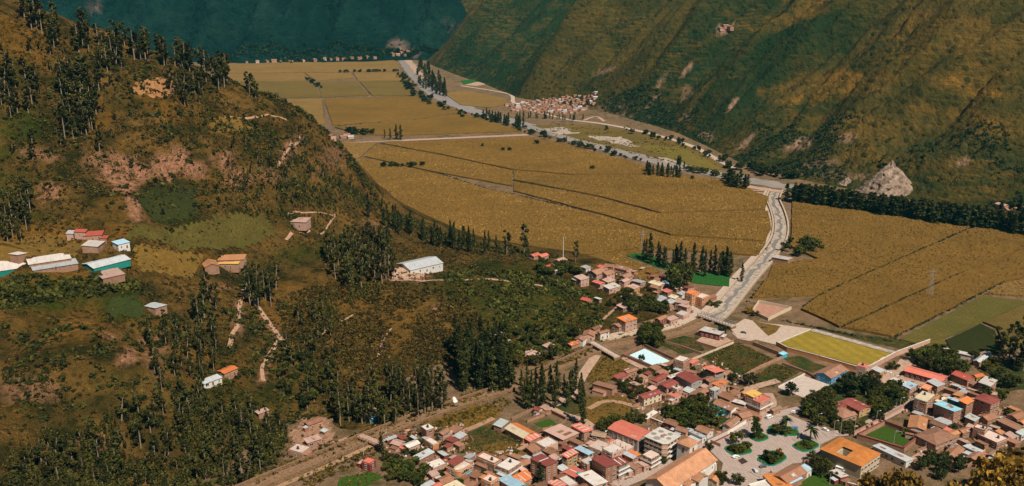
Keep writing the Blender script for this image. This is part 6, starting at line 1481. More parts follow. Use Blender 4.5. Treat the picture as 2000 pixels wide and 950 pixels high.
# round teal tank, goal frames
p = gp(1131, 938); b = MB(); b.tube((0, 0, -.5), (0, 0, 4.5), 1.3, 1.3, 14); b.tube((0, 0, 4.5), (0, 0, 5.0), 1.25, .4, 14); tag(b.build('water_tank', ROOF['teal'], None, (p.x, p.y, 0)), 'round teal water tank between the flat grey roof and the white roof', 'tank')
def goal(label, px, py, rot, k=1.0):
    p = gp(px, py); root = tag(link('goal_frame', None, None, (p.x, p.y, .3), R(rot)), label, 'goal'); root.scale = (k, k, k)
    for x in (-3, 3):
        b = MB(); b.box(x - .12, x + .12, -.12, .12, 0, 2.4); b.build('post', M_WHITE, root)
    b = MB(); b.box(-3.12, 3.12, -.12, .12, 2.4, 2.62); b.build('crossbar', M_WHITE, root)
goal('white goal frame at the right end of the football pitch', 1722, 707, 42)
goal('small goal frame on the sunken lawn below the tiled hall', 1756, 848, -35, .55)
# white rock, domes, cliff outcrop
p = gp(887, 785); b = MB()
for k in range(3): b.tube((0, 0, k * 1.2 - .5), (0, 0, k * 1.2 + .7), 2.6 - k * .55, 2.3 - k * .75, 12)
tag(b.build('water_dome', M_WHITE, None, (p.x, p.y, 0)), 'small white dome beside the channel under the poplars', 'tank')
def rock(label, px, py, w, h, mat, n=34):
    p = hit(px, py); r = np.random.default_rng(int(px))
    u = np.linspace(0, 2 * np.pi, n, endpoint=False); v = np.linspace(0, 1, 18)
    U, V_ = np.meshgrid(u, v)
    rad = w * (1 - V_ ** 1.35) * (1 + .22 * vnoise(np.cos(U) * 2.2 + 5, np.sin(U) * 2.2 + V_ * 3, 5)) + .02 * w
    rad = rad * (1 + .18 * vnoise(np.cos(U) * 7, np.sin(U) * 7 + V_ * 9, 6) + .10 * vnoise(np.cos(U) * 15, np.sin(U) * 15 + V_ * 21, 8))
    rad = rad * (1 - .16 * np.clip(np.abs(vnoise(np.cos(U) * 5 + 9, np.sin(U) * 5, 12)) * 2, 0, 1) * (1 - V_ * .3)) * (1 + .35 * (1 - V_) ** 5)
    Z = h * (V_ ** .8) * (1 + .1 * vnoise(np.cos(U) * 4, np.sin(U) * 4 + V_ * 5, 7)) - 4
    P = np.stack([(np.cos(U) * rad + V_ * w * .1).ravel(), (np.sin(U) * rad * .7 + V_ * w * .35).ravel(), Z.ravel()], 1)
    i = np.arange(n * 18).reshape(18, n); j = np.roll(i, -1, 1)
    F = np.stack([i[:-1].ravel(), j[:-1].ravel(), j[1:].ravel(), i[1:].ravel()], 1)
    o = link('rock_outcrop', np_mesh('rock_outcrop', P, F, mat)); o.location = p
    tag(o, label, 'rock')
M_ROCK = plain('pale_rock', (0.27, 0.19, 0.135), 0.75, 0.16, bump=2.0)
rock('pale cone-shaped rock outcrop at the foot of the right mountain', 1737, 370, 29, 37, M_ROCK)
rock('small pale rock left of the cone-shaped outcrop', 1655, 355, 9, 9, M_ROCK)

# ---- far settlements: roofs of a few pixels
def far_house_mesh(rc, wc):
    b = MB(); b.hexa([(-5, -3.5, -3), (5, -3.5, -3), (5, 3.5, -3), (-5, 3.5, -3)], [(-5, -3.5, 4), (5, -3.5, 4), (5, 3.5, 4), (-5, 3.5, 4)], 0)
    q = MB()
    for sg in (-1, 1):
        t4 = [(-5.5, sg * 4, 4.0), (5.5, sg * 4, 4.0), (5.5, 0, 5.7), (-5.5, 0, 5.7)]
        if sg > 0: t4 = t4[::-1]
        q.hexa([(x, y, z - .2) for x, y, z in t4], t4)
    return b.mesh('wall', WALL[wc]), q.mesh('roof', ROOF[rc])
FH = [far_house_mesh(a, c) for a, c in (('tilepink', 'adobe'), ('tile', 'pink'), ('pink', 'adobe'), ('tilepink', 'pink'), ('tiledk', 'adobe'), ('silver', 'pink'), ('tile', 'adobe'))]
RF = random.Random(5)
def far_village(poly, n, label, group, scale=(.7, 1.3), mind=9):
    xs = [p[0] for p in poly]; ys = [p[1] for p in poly]; pts = []
    tries = 0
    while len(pts) < n and tries < n * 40:
        tries += 1
        x, y = RF.uniform(min(xs), max(xs)), RF.uniform(min(ys), max(ys))
        if not in_poly(np.array([x]), np.array([y]), poly)[0]: continue
        p = hit(x, y)
        if any((p - q).length < mind for q in pts): continue
        pts.append(p)
        w, r = RF.choice(FH)
        root = tag(link('house', None, None, p, R(RF.choice((25, 115)) + RF.uniform(-12, 12))), label, 'house', group)
        s_ = RF.uniform(*scale); root.scale = (s_ * RF.uniform(.8, 1.3), s_, s_ * RF.uniform(.8, 1.15))
        link('wall', w, root); link('roof', r, root)
far_village([(985, 207), (1040, 198), (1110, 190), (1165, 182), (1160, 205), (1130, 222), (1060, 222), (1000, 218)], 170, 'clay-roofed house of the dense far village at the mountain foot', 'houses of the far village', (.55, .95), 8)
far_village([(760, 100), (780, 96), (800, 104), (790, 110), (765, 108)], 8, 'tiny house at the far end of the valley below the pink scar', 'houses at the far end of the valley', (1.0, 1.6), 14)
far_village([(480, 121), (600, 118), (740, 112), (740, 116), (600, 121), (480, 124)], 16, 'tiny pale house in the far tree line across the fields', 'houses in the far tree line', (.9, 1.6), 20)
far_village([(1945, 405), (2000, 410), (2000, 425), (1945, 420)], 6, 'pale roofed house behind the poplar wall at the right edge', 'houses behind the poplar wall', (1.0, 1.5), 10)
far_village([(648, 268), (690, 264), (690, 272), (650, 274)], 4, 'small farm roof at the edge of the maize below the cliff', 'farm roofs at the cliff foot', (.8, 1.1), 8)
far_village([(1400, 58), (1430, 50), (1432, 56), (1404, 64)], 4, 'tiny building on the golden ridge of the right mountain', 'buildings on the golden ridge', (.9, 1.3), 9)
# ================================================================ VEGETATION
def leaf_mat(name, a, b2, hue=0.35):
    t = NT(name)
    tn = t.math('POWER', t.attr('tint'), 1.6)  # steeper tint contrast paints lit flecks and deep shadow into the leaves
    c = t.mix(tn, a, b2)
    r = t.rand()
    c = t.mix(t.math('MULTIPLY', r, hue * 1.5), c, (0.10, 0.070, 0.010))
    r2 = t.math('MULTIPLY_ADD', t.math('FRACT', t.math('MULTIPLY', r, 7.31)), 0.75, 0.5)
    cc = t.new('ShaderNodeCombineColor')
    for k in range(3): t.link(r2, cc.inputs[k])
    c = t.mix(1.0, c, cc.outputs[0], 'MULTIPLY')
    t.color(c)
    t.p.inputs['Roughness'].default_value = 0.7
    t.p.inputs['Specular IOR Level'].default_value = 0.2
    tr = t.new('ShaderNodeBsdfTranslucent'); t.link(c, tr.inputs[0])
    ms = t.new('ShaderNodeMixShader'); ms.inputs[0].default_value = 0.22
    out = [n for n in t.n if n.type == 'OUTPUT_MATERIAL'][0]
    t.link(t.p.outputs[0], ms.inputs[1]); t.link(tr.outputs[0], ms.inputs[2]); t.link(ms.outputs[0], out.inputs[0])
    return t.mat
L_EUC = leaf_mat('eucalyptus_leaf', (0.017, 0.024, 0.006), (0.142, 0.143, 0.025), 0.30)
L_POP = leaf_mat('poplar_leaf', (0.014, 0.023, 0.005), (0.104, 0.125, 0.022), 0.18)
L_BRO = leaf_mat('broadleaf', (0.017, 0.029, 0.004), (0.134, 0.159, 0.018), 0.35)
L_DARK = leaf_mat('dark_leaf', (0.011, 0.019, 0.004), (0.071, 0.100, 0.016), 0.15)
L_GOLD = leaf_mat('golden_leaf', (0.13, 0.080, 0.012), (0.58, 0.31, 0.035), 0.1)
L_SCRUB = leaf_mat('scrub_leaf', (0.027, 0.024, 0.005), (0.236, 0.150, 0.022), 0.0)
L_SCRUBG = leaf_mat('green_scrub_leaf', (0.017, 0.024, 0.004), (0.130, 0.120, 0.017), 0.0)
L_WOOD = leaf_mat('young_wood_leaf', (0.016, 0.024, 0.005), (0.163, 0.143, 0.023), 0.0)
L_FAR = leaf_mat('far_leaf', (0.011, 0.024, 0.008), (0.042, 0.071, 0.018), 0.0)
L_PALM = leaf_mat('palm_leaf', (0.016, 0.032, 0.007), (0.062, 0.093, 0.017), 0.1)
M_BARK = plain('bark', (0.27, 0.20, 0.14), 0.3, 2.0, kind='Object')

def leaf_quads(C, size, rg, flat=0.0, tint=None):
    n = len(C)
    a = rg.normal(size=(n, 3)); a /= np.linalg.norm(a, axis=1, keepdims=True)
    b = rg.normal(size=(n, 3)); b -= (b * a).sum(1, keepdims=True) * a; b /= np.linalg.norm(b, axis=1, keepdims=True)
    s = (size * rg.uniform(0.6, 1.35, n))[:, None]
    V = np.stack([C - a * s - b * s * .55, C + a * s - b * s * .7, C + a * s * .9 + b * s * .6, C - a * s * .8 + b * s * .7], 1).reshape(-1, 3)
    F = np.arange(4 * n).reshape(n, 4)
    return V, F, (rg.random(n) if tint is None else tint)
def clumps(cen, rad, per, rg):
    P = []; Tn = []
    for (c, r) in zip(cen, rad):
        d_ = rg.normal(size=(per, 3)); d_ /= np.linalg.norm(d_, axis=1, keepdims=True)
        k = rg.random(per) ** 0.45
        P.append(np.array(c) + d_ * (np.array(r) * k[:, None]))
        Tn.append(np.clip(0.15 + 0.45 * (d_[:, 2] * k + 1) / 2 + rg.normal(0, .18, per) + rg.normal(0, .12), 0, 1))  # clump tops lighter, undersides darker: light from above painted into the tint
    return np.concatenate(P), np.concatenate(Tn)
def make_tree(kind, seed):
    rg = np.random.default_rng(seed)
    tr = MB()
    if kind == 'euc':
        lean = rg.normal(0, .03, 2)
        tr.tube((0, 0, -.06), (lean[0] * .5, lean[1] * .5, .5), .016, .011, 6); tr.tube((lean[0] * .5, lean[1] * .5, .5), (lean[0], lean[1], .95), .011, .003, 5)
        cen, rad = [], []
        n = rg.integers(11, 15)
        for k in range(n):
            z = .28 + .68 * (k + rg.random() * .8) / n
            a = rg.random() * 6.28; w = .085 * (1.15 - abs(z - .55) * 1.1) * rg.uniform(.4, 1.3)
            c = (lean[0] * z + w * math.cos(a), lean[1] * z + w * math.sin(a), z); cen.append(c)
            rr = .062 * rg.uniform(.7, 1.3) * (1.2 - .6 * z); rad.append((rr, rr, rr * 1.25))
            if k % 2: tr.tube((lean[0] * z, lean[1] * z, z - .08), c, .006, .002, 4)
        C, tn = clumps(cen, rad, 62, rg); sz = .019; lm = L_EUC
    elif kind == 'pop':
        tr.tube((0, 0, -.06), (0, 0, .85), .014, .003, 6)
        cen, rad = [], []
        for k in range(17):
            z = .10 + .88 * k / 16; w = .075 * math.sin(math.pi * (.12 + .86 * (k / 16)) ** .8) + .012
            a = rg.random() * 6.28; cen.append((w * .45 * math.cos(a), w * .45 * math.sin(a), z)); rad.append((w, w, .055))
        C, tn = clumps(cen, rad, 44, rg); sz = .018; lm = L_POP
    elif kind in ('bro', 'gold', 'dark'):
        tr.tube((0, 0, -.08), (0, 0, .45), .035, .022, 6)
        cen, rad = [], []
        for k in range(15):
            a = rg.random() * 6.28; z = .32 + .5 * rg.random(); w = .36 * rg.random() ** .6 * (1.05 - .5 * abs(z - .5))
            c = (w * math.cos(a), w * math.sin(a), z); cen.append(c); rr = .17 * rg.uniform(.7, 1.2); rad.append((rr, rr, rr * .85))
            if k % 3 == 0: tr.tube((0, 0, .3), c, .016, .006, 4)
        C, tn = clumps(cen, rad, 60, rg); sz = .040; lm = {'bro': L_BRO, 'gold': L_GOLD, 'dark': L_DARK}[kind]
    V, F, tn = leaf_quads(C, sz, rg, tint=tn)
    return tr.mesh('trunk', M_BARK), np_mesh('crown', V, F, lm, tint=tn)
TREES = {k: [make_tree(k, 100 * i + s) for s in range(6)] for i, k in enumerate(('euc', 'pop', 'bro', 'gold', 'dark'))}
NAMES = {'euc': ('eucalyptus_tree', 'eucalyptus'), 'pop': ('poplar_tree', 'poplar'), 'bro': ('broadleaf_tree', 'tree'), 'gold': ('golden_bush', 'bush'), 'dark': ('broadleaf_tree', 'tree')}
RV = random.Random(3)
def tree(kind, p, h, label, group=None, wide=1.0, name=None):
    nm, cat = NAMES[kind]
    if name: nm, cat = name, name.replace('_', ' ')
    root = tag(link(nm, None, None, p, RV.uniform(0, 6.28)), label, cat, group)
    w = h * wide * RV.uniform(.85, 1.2); root.scale = (w, w, h)
    tr, cr = RV.choice(TREES[kind])
    link('trunk', tr, root); link('crown', cr, root)
    return root
# joined trunk + crown for trees of a few pixels
def whole(kind):
    out = []
    for s in range(5):
        tr, cr = TREES[kind][s]
        nv = len(cr.vertices); V = np.empty(nv * 3, np.float32); cr.vertices.foreach_get('co', V); V = V.reshape(-1, 3)
        F = np.arange(nv).reshape(-1, 4)
        keep = np.random.default_rng(s).random(len(F)) < .45
        V = V.reshape(-1, 4, 3)[keep]; c = V.mean(1, keepdims=True); V = (c + (V - c) * 1.6).reshape(-1, 3)
        k = len(V); b = MB(); b.tube((0, 0, -.05), (0, 0, .6), .014, .006, 4)
        q = np.array([[f[0], f[1], f[2], f[3]] for f in b.f if len(f) == 4]) + k
        V = np.concatenate([V, np.array(b.v)]); F = np.concatenate([np.arange(k).reshape(-1, 4), q])
        tn = np.random.default_rng(s + 9).random(len(F)) * .8
        mi = np.r_[np.zeros(k // 4, int), np.ones(len(q), int)]
        out.append(np_mesh(kind + '_whole', V, F, [cr.materials[0], M_BARK], mi, tn))
    return out
WHOLE = {k: whole(k) for k in ('pop', 'bro', 'dark', 'euc')}
def small_tree(kind, p, h, label, group, wide=1.0, name=None):
    nm, cat = NAMES[kind]
    if name: nm, cat = name, name.replace('_', ' ')
    o = tag(link(nm, RV.choice(WHOLE[kind]), None, p, RV.uniform(0, 6.28)), label, cat, group)
    w = h * wide * RV.uniform(.85, 1.2); o.scale = (w, w, h)
def scatter_poly(poly, n, mind=0.0):
    xs = [p[0] for p in poly]; ys = [p[1] for p in poly]; out = []; k = 0
    while len(out) < n and k < n * 60:
        k += 1
        x, y = RV.uniform(min(xs), max(xs)), RV.uniform(min(ys), max(ys))
        if not in_poly(np.array([x]), np.array([y]), poly)[0]: continue
        p = hit(x, y)
        if mind and any((p - q).length < mind for q in out): continue
        out.append(p)
    return out
def scatter_line(pts, n, spread):
    P = resample([hit(x, y) for x, y in pts], 2.0); out = []
    for k in range(n):
        q = P[int((k + RV.random()) / n * (len(P) - 1))].copy()
        q.x += RV.gauss(0, spread); q.y += RV.gauss(0, spread); q.z = float(T(q.x, q.y)); out.append(q)
    return out
def grove(kind, pts, h, label, group=None, wide=1.0, small=False, name=None):
    for p in pts:
        hh = RV.uniform(*h)
        (small_tree if small else tree)(kind, p, hh, label, group or label, wide, name)

# ---- hill groves
grove('euc', scatter_line([(70, 50), (130, 82), (200, 102), (290, 120), (350, 135), (420, 155), (478, 175)], 64, 8), (18, 28), 'dark eucalyptus in the row along the hill crest', None, 1.35)
grove('euc', scatter_poly([(112, 160), (200, 175), (190, 235), (165, 290), (125, 280)], 30, 3.5), (20, 30), 'tall eucalyptus in the dense stand on the upper left slope', None, 1.3)
grove('euc', scatter_poly([(0, 150), (75, 155), (60, 230), (0, 245)], 14, 5), (14, 22), 'eucalyptus in the loose stand at the left edge of the slope', None, 1.4)
grove('euc', scatter_poly([(330, 175), (395, 165), (395, 220), (360, 212)], 15, 4), (14, 22), 'eucalyptus in the stand below the hill crest row', None, 1.4)
grove('euc', scatter_poly([(0, 410), (62, 405), (55, 475), (0, 475)], 13, 4), (16, 24), 'eucalyptus in the stand behind the terrace farm at the left edge')
grove('euc', scatter_poly([(640, 475), (755, 470), (770, 545), (705, 572), (640, 560)], 46, 5), (20, 29), 'tall eucalyptus in the dense grove left of the white barn')
grove('euc', scatter_poly([(484, 560), (540, 562), (532, 612), (490, 604)], 12, 4), (20, 28), 'tall dark eucalyptus in the clump right of the hill farmhouse')
grove('euc', scatter_poly([(375, 590), (425, 580), (420, 650), (380, 640)], 8, 4), (18, 24), 'eucalyptus in the small clump below the hill farmhouse')
grove('euc', scatter_poly([(285, 640), (420, 640), (430, 770), (330, 790), (290, 720)], 34, 6), (12, 19), 'eucalyptus in the wood around the orange-red roof')
grove('euc', scatter_poly([(645, 770), (860, 755), (870, 802), (760, 838), (650, 832)], 48, 4.5), (18, 28), 'eucalyptus in the dark wood above the stream channel')
for a, h in [((1025, 497), 31), ((1125, 512), 22), ((990, 497), 24), ((955, 490), 22), ((1035, 495), 20)]:
    pass
tree('euc', hit(1024, 497), 31, 'tallest eucalyptus standing alone against the maize')
tree('euc', hit(1124, 513), 22, 'ragged eucalyptus at the maize edge behind the hamlet')
tree('euc', hit(990, 499), 25, 'pointed tree against the maize left of the tallest eucalyptus')
grove('bro', scatter_poly([(860, 690), (960, 660), (1040, 640), (1120, 640), (1150, 662), (1100, 695), (1000, 745), (900, 740)], 44, 6), (5, 12), 'bushy tree on the slope above the roadside row of houses', None, 1.1, name='slope_tree')
grove('bro', scatter_poly([(560, 690), (640, 690), (660, 760), (600, 800), (540, 770)], 16, 6), (5, 10), 'bushy tree beside the lone shed clearing', None, 1.1, name='slope_tree')
# columnar poplars
grove('pop', scatter_line([(742, 440), (800, 455), (870, 478), (960, 498)], 44, 8), (15, 25), 'poplar in the row where the hill spur meets the maize')
grove('pop', scatter_poly([(885, 690), (990, 715), (1000, 765), (905, 768)], 40, 5), (26, 35), 'tall dark poplar in the stand above the stream channel')
grove('pop', scatter_poly([(1005, 760), (1145, 765), (1150, 795), (1010, 806)], 22, 5), (15, 24), 'poplar beside the dirt road at the edge of the lower village')
tree('pop', hit(1138, 832), 26, 'single tall poplar standing beside the golden weeds', None, 1.3)
tree('pop', hit(745, 885), 11, 'small dark conifer-like poplar beside the burgundy kiosk', None, 1.6)
tree('pop', hit(1055, 950), 14, 'dark pointed tree in front of the tall maroon block', None, 2.2)
grove('pop', scatter_line([(1258, 508), (1300, 520), (1335, 528), (1400, 536), (1455, 546)], 26, 5), (17, 28), 'poplar in the row beside the small bright green fields', None, 1.15)
grove('bro', scatter_poly([(1308, 535), (1345, 530), (1350, 575), (1315, 575)], 8, 5), (13, 19), 'bushy tree below the poplar row by the green fields', name='bushy_tree')
grove('euc', scatter_poly([(1945, 700), (2010, 700), (2010, 730), (1950, 725)], 7, 5), (24, 36), 'huge dark tree at the right edge beyond the greenhouse', None, 1.2)
grove('euc', scatter_poly([(430, 285), (600, 275), (715, 385), (620, 410), (450, 385)], 34, 9), (8, 14), 'small tree scattered on the eroded face of the hill', name='hill_tree')
grove('euc', scatter_poly([(40, 890), (180, 840), (330, 775), (520, 810), (562, 850), (540, 900), (480, 945), (0, 955)], 130, 3.5), (6, 18), 'young eucalyptus in the dense wood at the lower left', None, 1.4, name='young_eucalyptus')
grove('euc', scatter_poly([(0, 60), (240, 110), (230, 300), (0, 330)], 26, 8), (8, 16), 'small eucalyptus scattered on the upper left slope', None, 1.5, name='hill_tree')
grove('euc', scatter_poly([(560, 620), (640, 600), (660, 690), (620, 800), (540, 760)], 24, 6), (9, 16), 'eucalyptus scattered beside the gully of the wooded slope', None, 1.3, name='hill_tree')
for k, (x, y) in enumerate([(488, 190), (502, 188), (540, 195), (566, 200), (572, 200)]):
    p = hit(x, y); b = MB(); h = RV.uniform(12, 20); b.tube((0, 0, -1), (0.4, 0, h), .22, .06, 5)
    tr = tag(link('bare_tree', None, None, p), 'bare slender tree trunk at the right end of the hill crest', 'bare tree', 'bare trunks at the end of the hill crest')
    b.build('trunk', M_BARK, tr)
    for j in range(5):
        z = h * (.4 + .11 * j); a = RV.uniform(0, 6.28); q = MB(); q.tube((0, 0, z), (1.4 * math.cos(a), 1.4 * math.sin(a), z + 1.6), .07, .02, 4); q.build('branch', M_BARK, tr)
# ---- valley trees
grove('pop', scatter_line([(1548, 394), (1650, 408), (1760, 424), (1850, 436), (1950, 449)], 210, 5), (18, 24), 'dark poplar in the long wall of trees along the right-hand maize field', 'poplars of the long tree wall', 2.0, True)
grove('pop', scatter_poly([(1945, 425), (2020, 430), (2020, 470), (1950, 455)], 16), (18, 28), 'tree at the right end of the long poplar wall', None, 1.6, True, name='valley_tree')
grove('dark', scatter_line([(783, 146), (800, 172), (830, 196), (880, 217), (960, 238), (1020, 256), (1075, 272)], 105, 9), (4, 13), 'green bush in the hedge along the near river bank', 'riverside bushes', 1.3, True, name='riverside_bush')
grove('pop', scatter_line([(945, 232), (990, 243), (1020, 252)], 22, 7), (13, 22), 'tall tree in the riverside clump below the far village', None, 1.6, True, name='riverside_tree')
grove('pop', scatter_poly([(812, 130), (832, 125), (848, 150), (878, 170), (875, 190), (850, 188), (818, 168)], 46), (18, 30), 'dark tree in the clump on the far river bank', None, 1.7, True, name='riverside_tree')
grove('dark', scatter_line([(1085, 275), (1150, 291), (1250, 316)], 26, 5), (3, 10), 'round bush spaced along the lower near river bank', None, 1.3, True, name='riverside_bush')
grove('pop', scatter_poly([(1262, 335), (1330, 338), (1330, 352), (1265, 345)], 22), (12, 18), 'tree in the clump on the maize side of the river', None, 1.6, True, name='riverside_tree')
grove('pop', scatter_poly([(1422, 358), (1462, 362), (1462, 374), (1425, 370)], 12), (14, 24), 'tree in the clump beside the levee mouth', None, 1.7, True, name='riverside_tree')
grove('bro', scatter_line([(1330, 332), (1400, 344), (1430, 352)], 16, 4), (7, 10), 'bush along the river near the levee mouth', None, 1.2, True, name='riverside_bush')
grove('dark', scatter_line([(1200, 252), (1290, 270), (1370, 297), (1430, 330)], 34, 10), (3, 11), 'small tree beside the mountain-foot road', None, 1.1, True, name='roadside_tree')
grove('dark', scatter_line([(1440, 325), (1520, 345), (1560, 352)], 26, 12), (8, 14), 'shrubby tree at the foot of the right mountain', None, 1.2, True, name='roadside_tree')
grove('pop', scatter_poly([(1320, 318), (1360, 326), (1350, 336), (1320, 330)], 8), (8, 14), 'small tree on the meadow between the two river arms', None, 1.6, True, name='riverside_tree')
grove('pop', scatter_line([(1010, 230), (1060, 232), (1110, 234), (1140, 236)], 22, 5), (9, 15), 'tree in the row below the far village', None, 1.5, True, name='valley_tree')
grove('bro', scatter_poly([(1530, 470), (1600, 480), (1610, 492), (1560, 505), (1535, 500)], 16), (6, 11), 'bushy tree in the thicket beside the levee shelter', None, 1.2, True, name='bushy_tree')
grove('dark', scatter_line([(675, 262), (725, 264)], 8, 3), (10, 15), 'round tree at the small farm below the cliff', None, 1.2, True, name='field_tree')
grove('pop', scatter_line([(752, 272), (782, 272)], 5, 4), (12, 25), 'poplar in the small group beside the pale field track', None, 1.2, True)
grove('dark', scatter_line([(748, 328), (820, 326)], 14, 3), (6, 10), 'bush in the short hedge in the middle of the maize', None, 1.0, True, name='field_tree')
grove('dark', scatter_line([(596, 155), (628, 175)], 9, 4), (8, 12), 'tree in the short row between far fields', None, 1.2, True, name='field_tree')
grove('dark', scatter_line([(662, 142), (780, 140)], 18, 5), (6, 10), 'bush in the far field hedge', None, 1.2, True, name='field_tree')
for k, (x, y, l) in enumerate([(1048, 283, 'single round bush in the maize below the river trees'), (982, 296, 'left bush of the pair in the upper maize field'), (996, 296, 'right bush of the pair in the upper maize field'), (942, 288, 'small bush in the upper maize field'), (1157, 332, 'tiny bush alone in the middle maize field'), (1352, 352, 'round tree at the maize corner below the river')]):
    small_tree('dark', hit(x, y), 7 if k else 9, l, None, 1.1)
# ---- town and hamlet trees
grove('bro', scatter_poly([(1780, 705), (1850, 692), (1892, 730), (1850, 738), (1775, 716)], 24, 4), (8, 12), 'bushy tree in the dense orchard behind the long salmon hall', None, 1.1, name='orchard_tree')
grove('dark', scatter_poly([(1650, 764), (1700, 756), (1712, 770), (1650, 778)], 6, 5), (11, 15), 'big dark tree in the garden behind the maroon garden house', None, 1.1)
grove('bro', scatter_poly([(1560, 795), (1620, 770), (1640, 830), (1600, 835)], 20, 4), (6, 10), 'leafy tree in the garden left of the garden house', None, 1.1, name='garden_tree')
grove('bro', scatter_poly([(1695, 770), (1755, 760), (1765, 790), (1715, 825), (1700, 812)], 22, 4), (6, 10), 'leafy tree in the garden right of the garden house', None, 1.1, name='garden_tree')
grove('bro', scatter_poly([(1298, 812), (1370, 790), (1405, 815), (1415, 832), (1340, 845)], 26, 4), (6, 10), 'leafy tree in the orchard behind the white plaza wall', None, 1.15, name='orchard_tree')
grove('bro', scatter_poly([(1165, 830), (1180, 826), (1250, 815), (1255, 828), (1175, 845)], 10, 4), (6, 9), 'leafy tree between the golden weeds and the warehouse', None, 1.1)
grove('bro', scatter_poly([(1205, 750), (1250, 742), (1255, 775), (1215, 775)], 10, 4), (4, 7), 'garden tree among the maroon roofs', None, 1.1, name='garden_tree')
grove('bro', scatter_poly([(1250, 655), (1285, 650), (1290, 680), (1255, 680)], 11, 4), (8, 13), 'dark tree in the clump beside the pale blue court', None, 1.0)
grove('bro', scatter_poly([(745, 895), (830, 905), (840, 950), (760, 950)], 15, 4), (5, 8), 'bush in the garden at the bottom edge left of the cyan house', None, 1.2, name='garden_tree')
grove('bro', scatter_poly([(1215, 570), (1300, 600), (1320, 612), (1250, 615), (1180, 600)], 22, 4), (6, 10), 'garden tree between the hamlet roofs and the main road', None, 1.2, name='garden_tree')
grove('bro', scatter_poly([(1040, 515), (1120, 520), (1130, 540), (1050, 540)], 16, 4), (6, 10), 'bushy tree on the low ridge left of the hamlet', None, 1.3, name='bushy_tree')
grove('bro', scatter_poly([(1900, 700), (1990, 720), (1990, 780), (1930, 800)], 14, 6), (6, 11), 'tree in the gardens at the right edge of the town', None, 1.1, name='garden_tree')
grove('dark', scatter_poly([(1780, 890), (1880, 905), (1860, 950), (1790, 940)], 8, 5), (7, 10), 'dark tree below the large square house', None, 1.1)
grove('bro', scatter_poly([(1580, 905), (1610, 905), (1630, 940), (1600, 935)], 6, 4), (5, 9), 'tree in the yard between lower lawn and beige wall', None, 1.0)
grove('bro', scatter_poly([(1830, 800), (1850, 812), (1840, 830), (1820, 815)], 3, 3), (4, 6), 'small tree beside the cyan-roofed house', None, 1.0)
for a, h, k, l, w in [((1476, 858), 14, 'dark', 'round-crowned tree in the upper plaza planter', .85), ((1438, 868), 10, 'bro', 'tall loose tree in the left plaza planter', .9), ((1430, 882), 5, 'bro', 'clipped round tree at the left side of the left plaza planter', 1.3), ((1446, 888), 6, 'bro', 'clipped round tree at the front of the left plaza planter', 1.3), ((1456, 880), 6, 'bro', 'clipped round tree at the right of the left plaza planter', 1.2),
                      ((1498, 900), 7, 'bro', 'large clipped tree at the left of the lower plaza planter', 1.2), ((1510, 906), 6, 'bro', 'clipped tree at the front of the lower plaza planter', 1.3), ((1522, 893), 6, 'gold', 'golden-green clipped tree at the right of the lower plaza planter', .8), ((1520, 850), 8, 'dark', 'dark clipped tree beside the left palm', 1.3), ((1572, 872), 4, 'bro', 'low clipped bush in the planter nearest the town hall', 1.6), ((1578, 878), 3.5, 'bro', 'front low bush in the planter nearest the town hall', 1.6),
                      ((1252, 708), 6.5, 'dark', 'small grey-green tree in front of the pale blue court', .95), ((1412, 655), 8, 'dark', 'dark tree beside the white-roofed building by the bridge', 1.1), ((1462, 752), 9, 'dark', 'round dark tree between the salmon roof and the yellow roof', 1.2), ((1545, 775), 10, 'dark', 'dark tree at the lower corner of the concrete court', .9), ((1430, 745), 7, 'bro', 'small tree behind the stuccoed orange-roofed house', 1.0), ((1745, 722), 7, 'dark', 'dark round tree beside the little ochre house', 1.1),
                      ((1465, 612), 6, 'gold', 'golden bush beside the empty red-earth lot', 1.8), ((1475, 618), 5, 'bro', 'green bush in front of the red-earth lot', 1.6), ((1400, 600), 6, 'bro', 'bushy tree inside the loop of the levee road', 1.5), ((1388, 598), 5, 'bro', 'smaller bush inside the loop of the levee road', 1.5), ((870, 480), 10, 'pop', 'small pointed tree behind the white barn', 1.5), ((1385, 880), 5, 'dark', 'dark shrub at the plaza end of the church', 1.2), ((1412, 945), 8, 'bro', 'tree beside the church annex at the bottom edge', 1.2), ((1440, 948), 7, 'dark', 'dark round tree at the bottom of the plaza', 1.2), ((1295, 905), 5, 'bro', 'bush in the narrow green strip beside the church', 1.6)]:
    tree(k, hit(*a), h, l, None, w)
def palm(label, px, py, h):
    root = tag(link('palm_tree', None, None, hit(px, py)), label, 'palm')
    b = MB(); b.tube((0, 0, -.5), (0, 0, h * .62), .55, .42, 8); b.build('trunk', M_BARK, root)
    rg = np.random.default_rng(px); V, F, tn = [], [], []
    for k in range(46):
        a = rg.random() * 6.28; el = rg.uniform(-.5, 1.25); L = h * .42 * rg.uniform(.8, 1.1); d2 = np.array([math.cos(a), math.sin(a)]); pn = np.array([-d2[1], d2[0]])
        pts = []
        for j in range(6):
            s_ = j / 5; x = L * s_ * math.cos(el) ; z = h * .62 + L * (s_ * math.sin(el) - .55 * s_ * s_)
            w = .55 * math.sin(math.pi * (.1 + .88 * s_)); pts.append((np.r_[d2 * x - pn * w, z], np.r_[d2 * x + pn * w, z]))
        for j in range(5):
            i = len(V); V += [pts[j][0], pts[j][1], pts[j + 1][1], pts[j + 1][0]]; F.append([i, i + 1, i + 2, i + 3]); tn.append(rg.random())
    link('crown', np_mesh('crown', np.array(V), np.array(F), L_PALM, tint=tn), root)
palm('left palm tree in the upper plaza planter', 1533, 845, 13)
palm('right palm tree at the town hall side of the plaza', 1582, 862, 13)
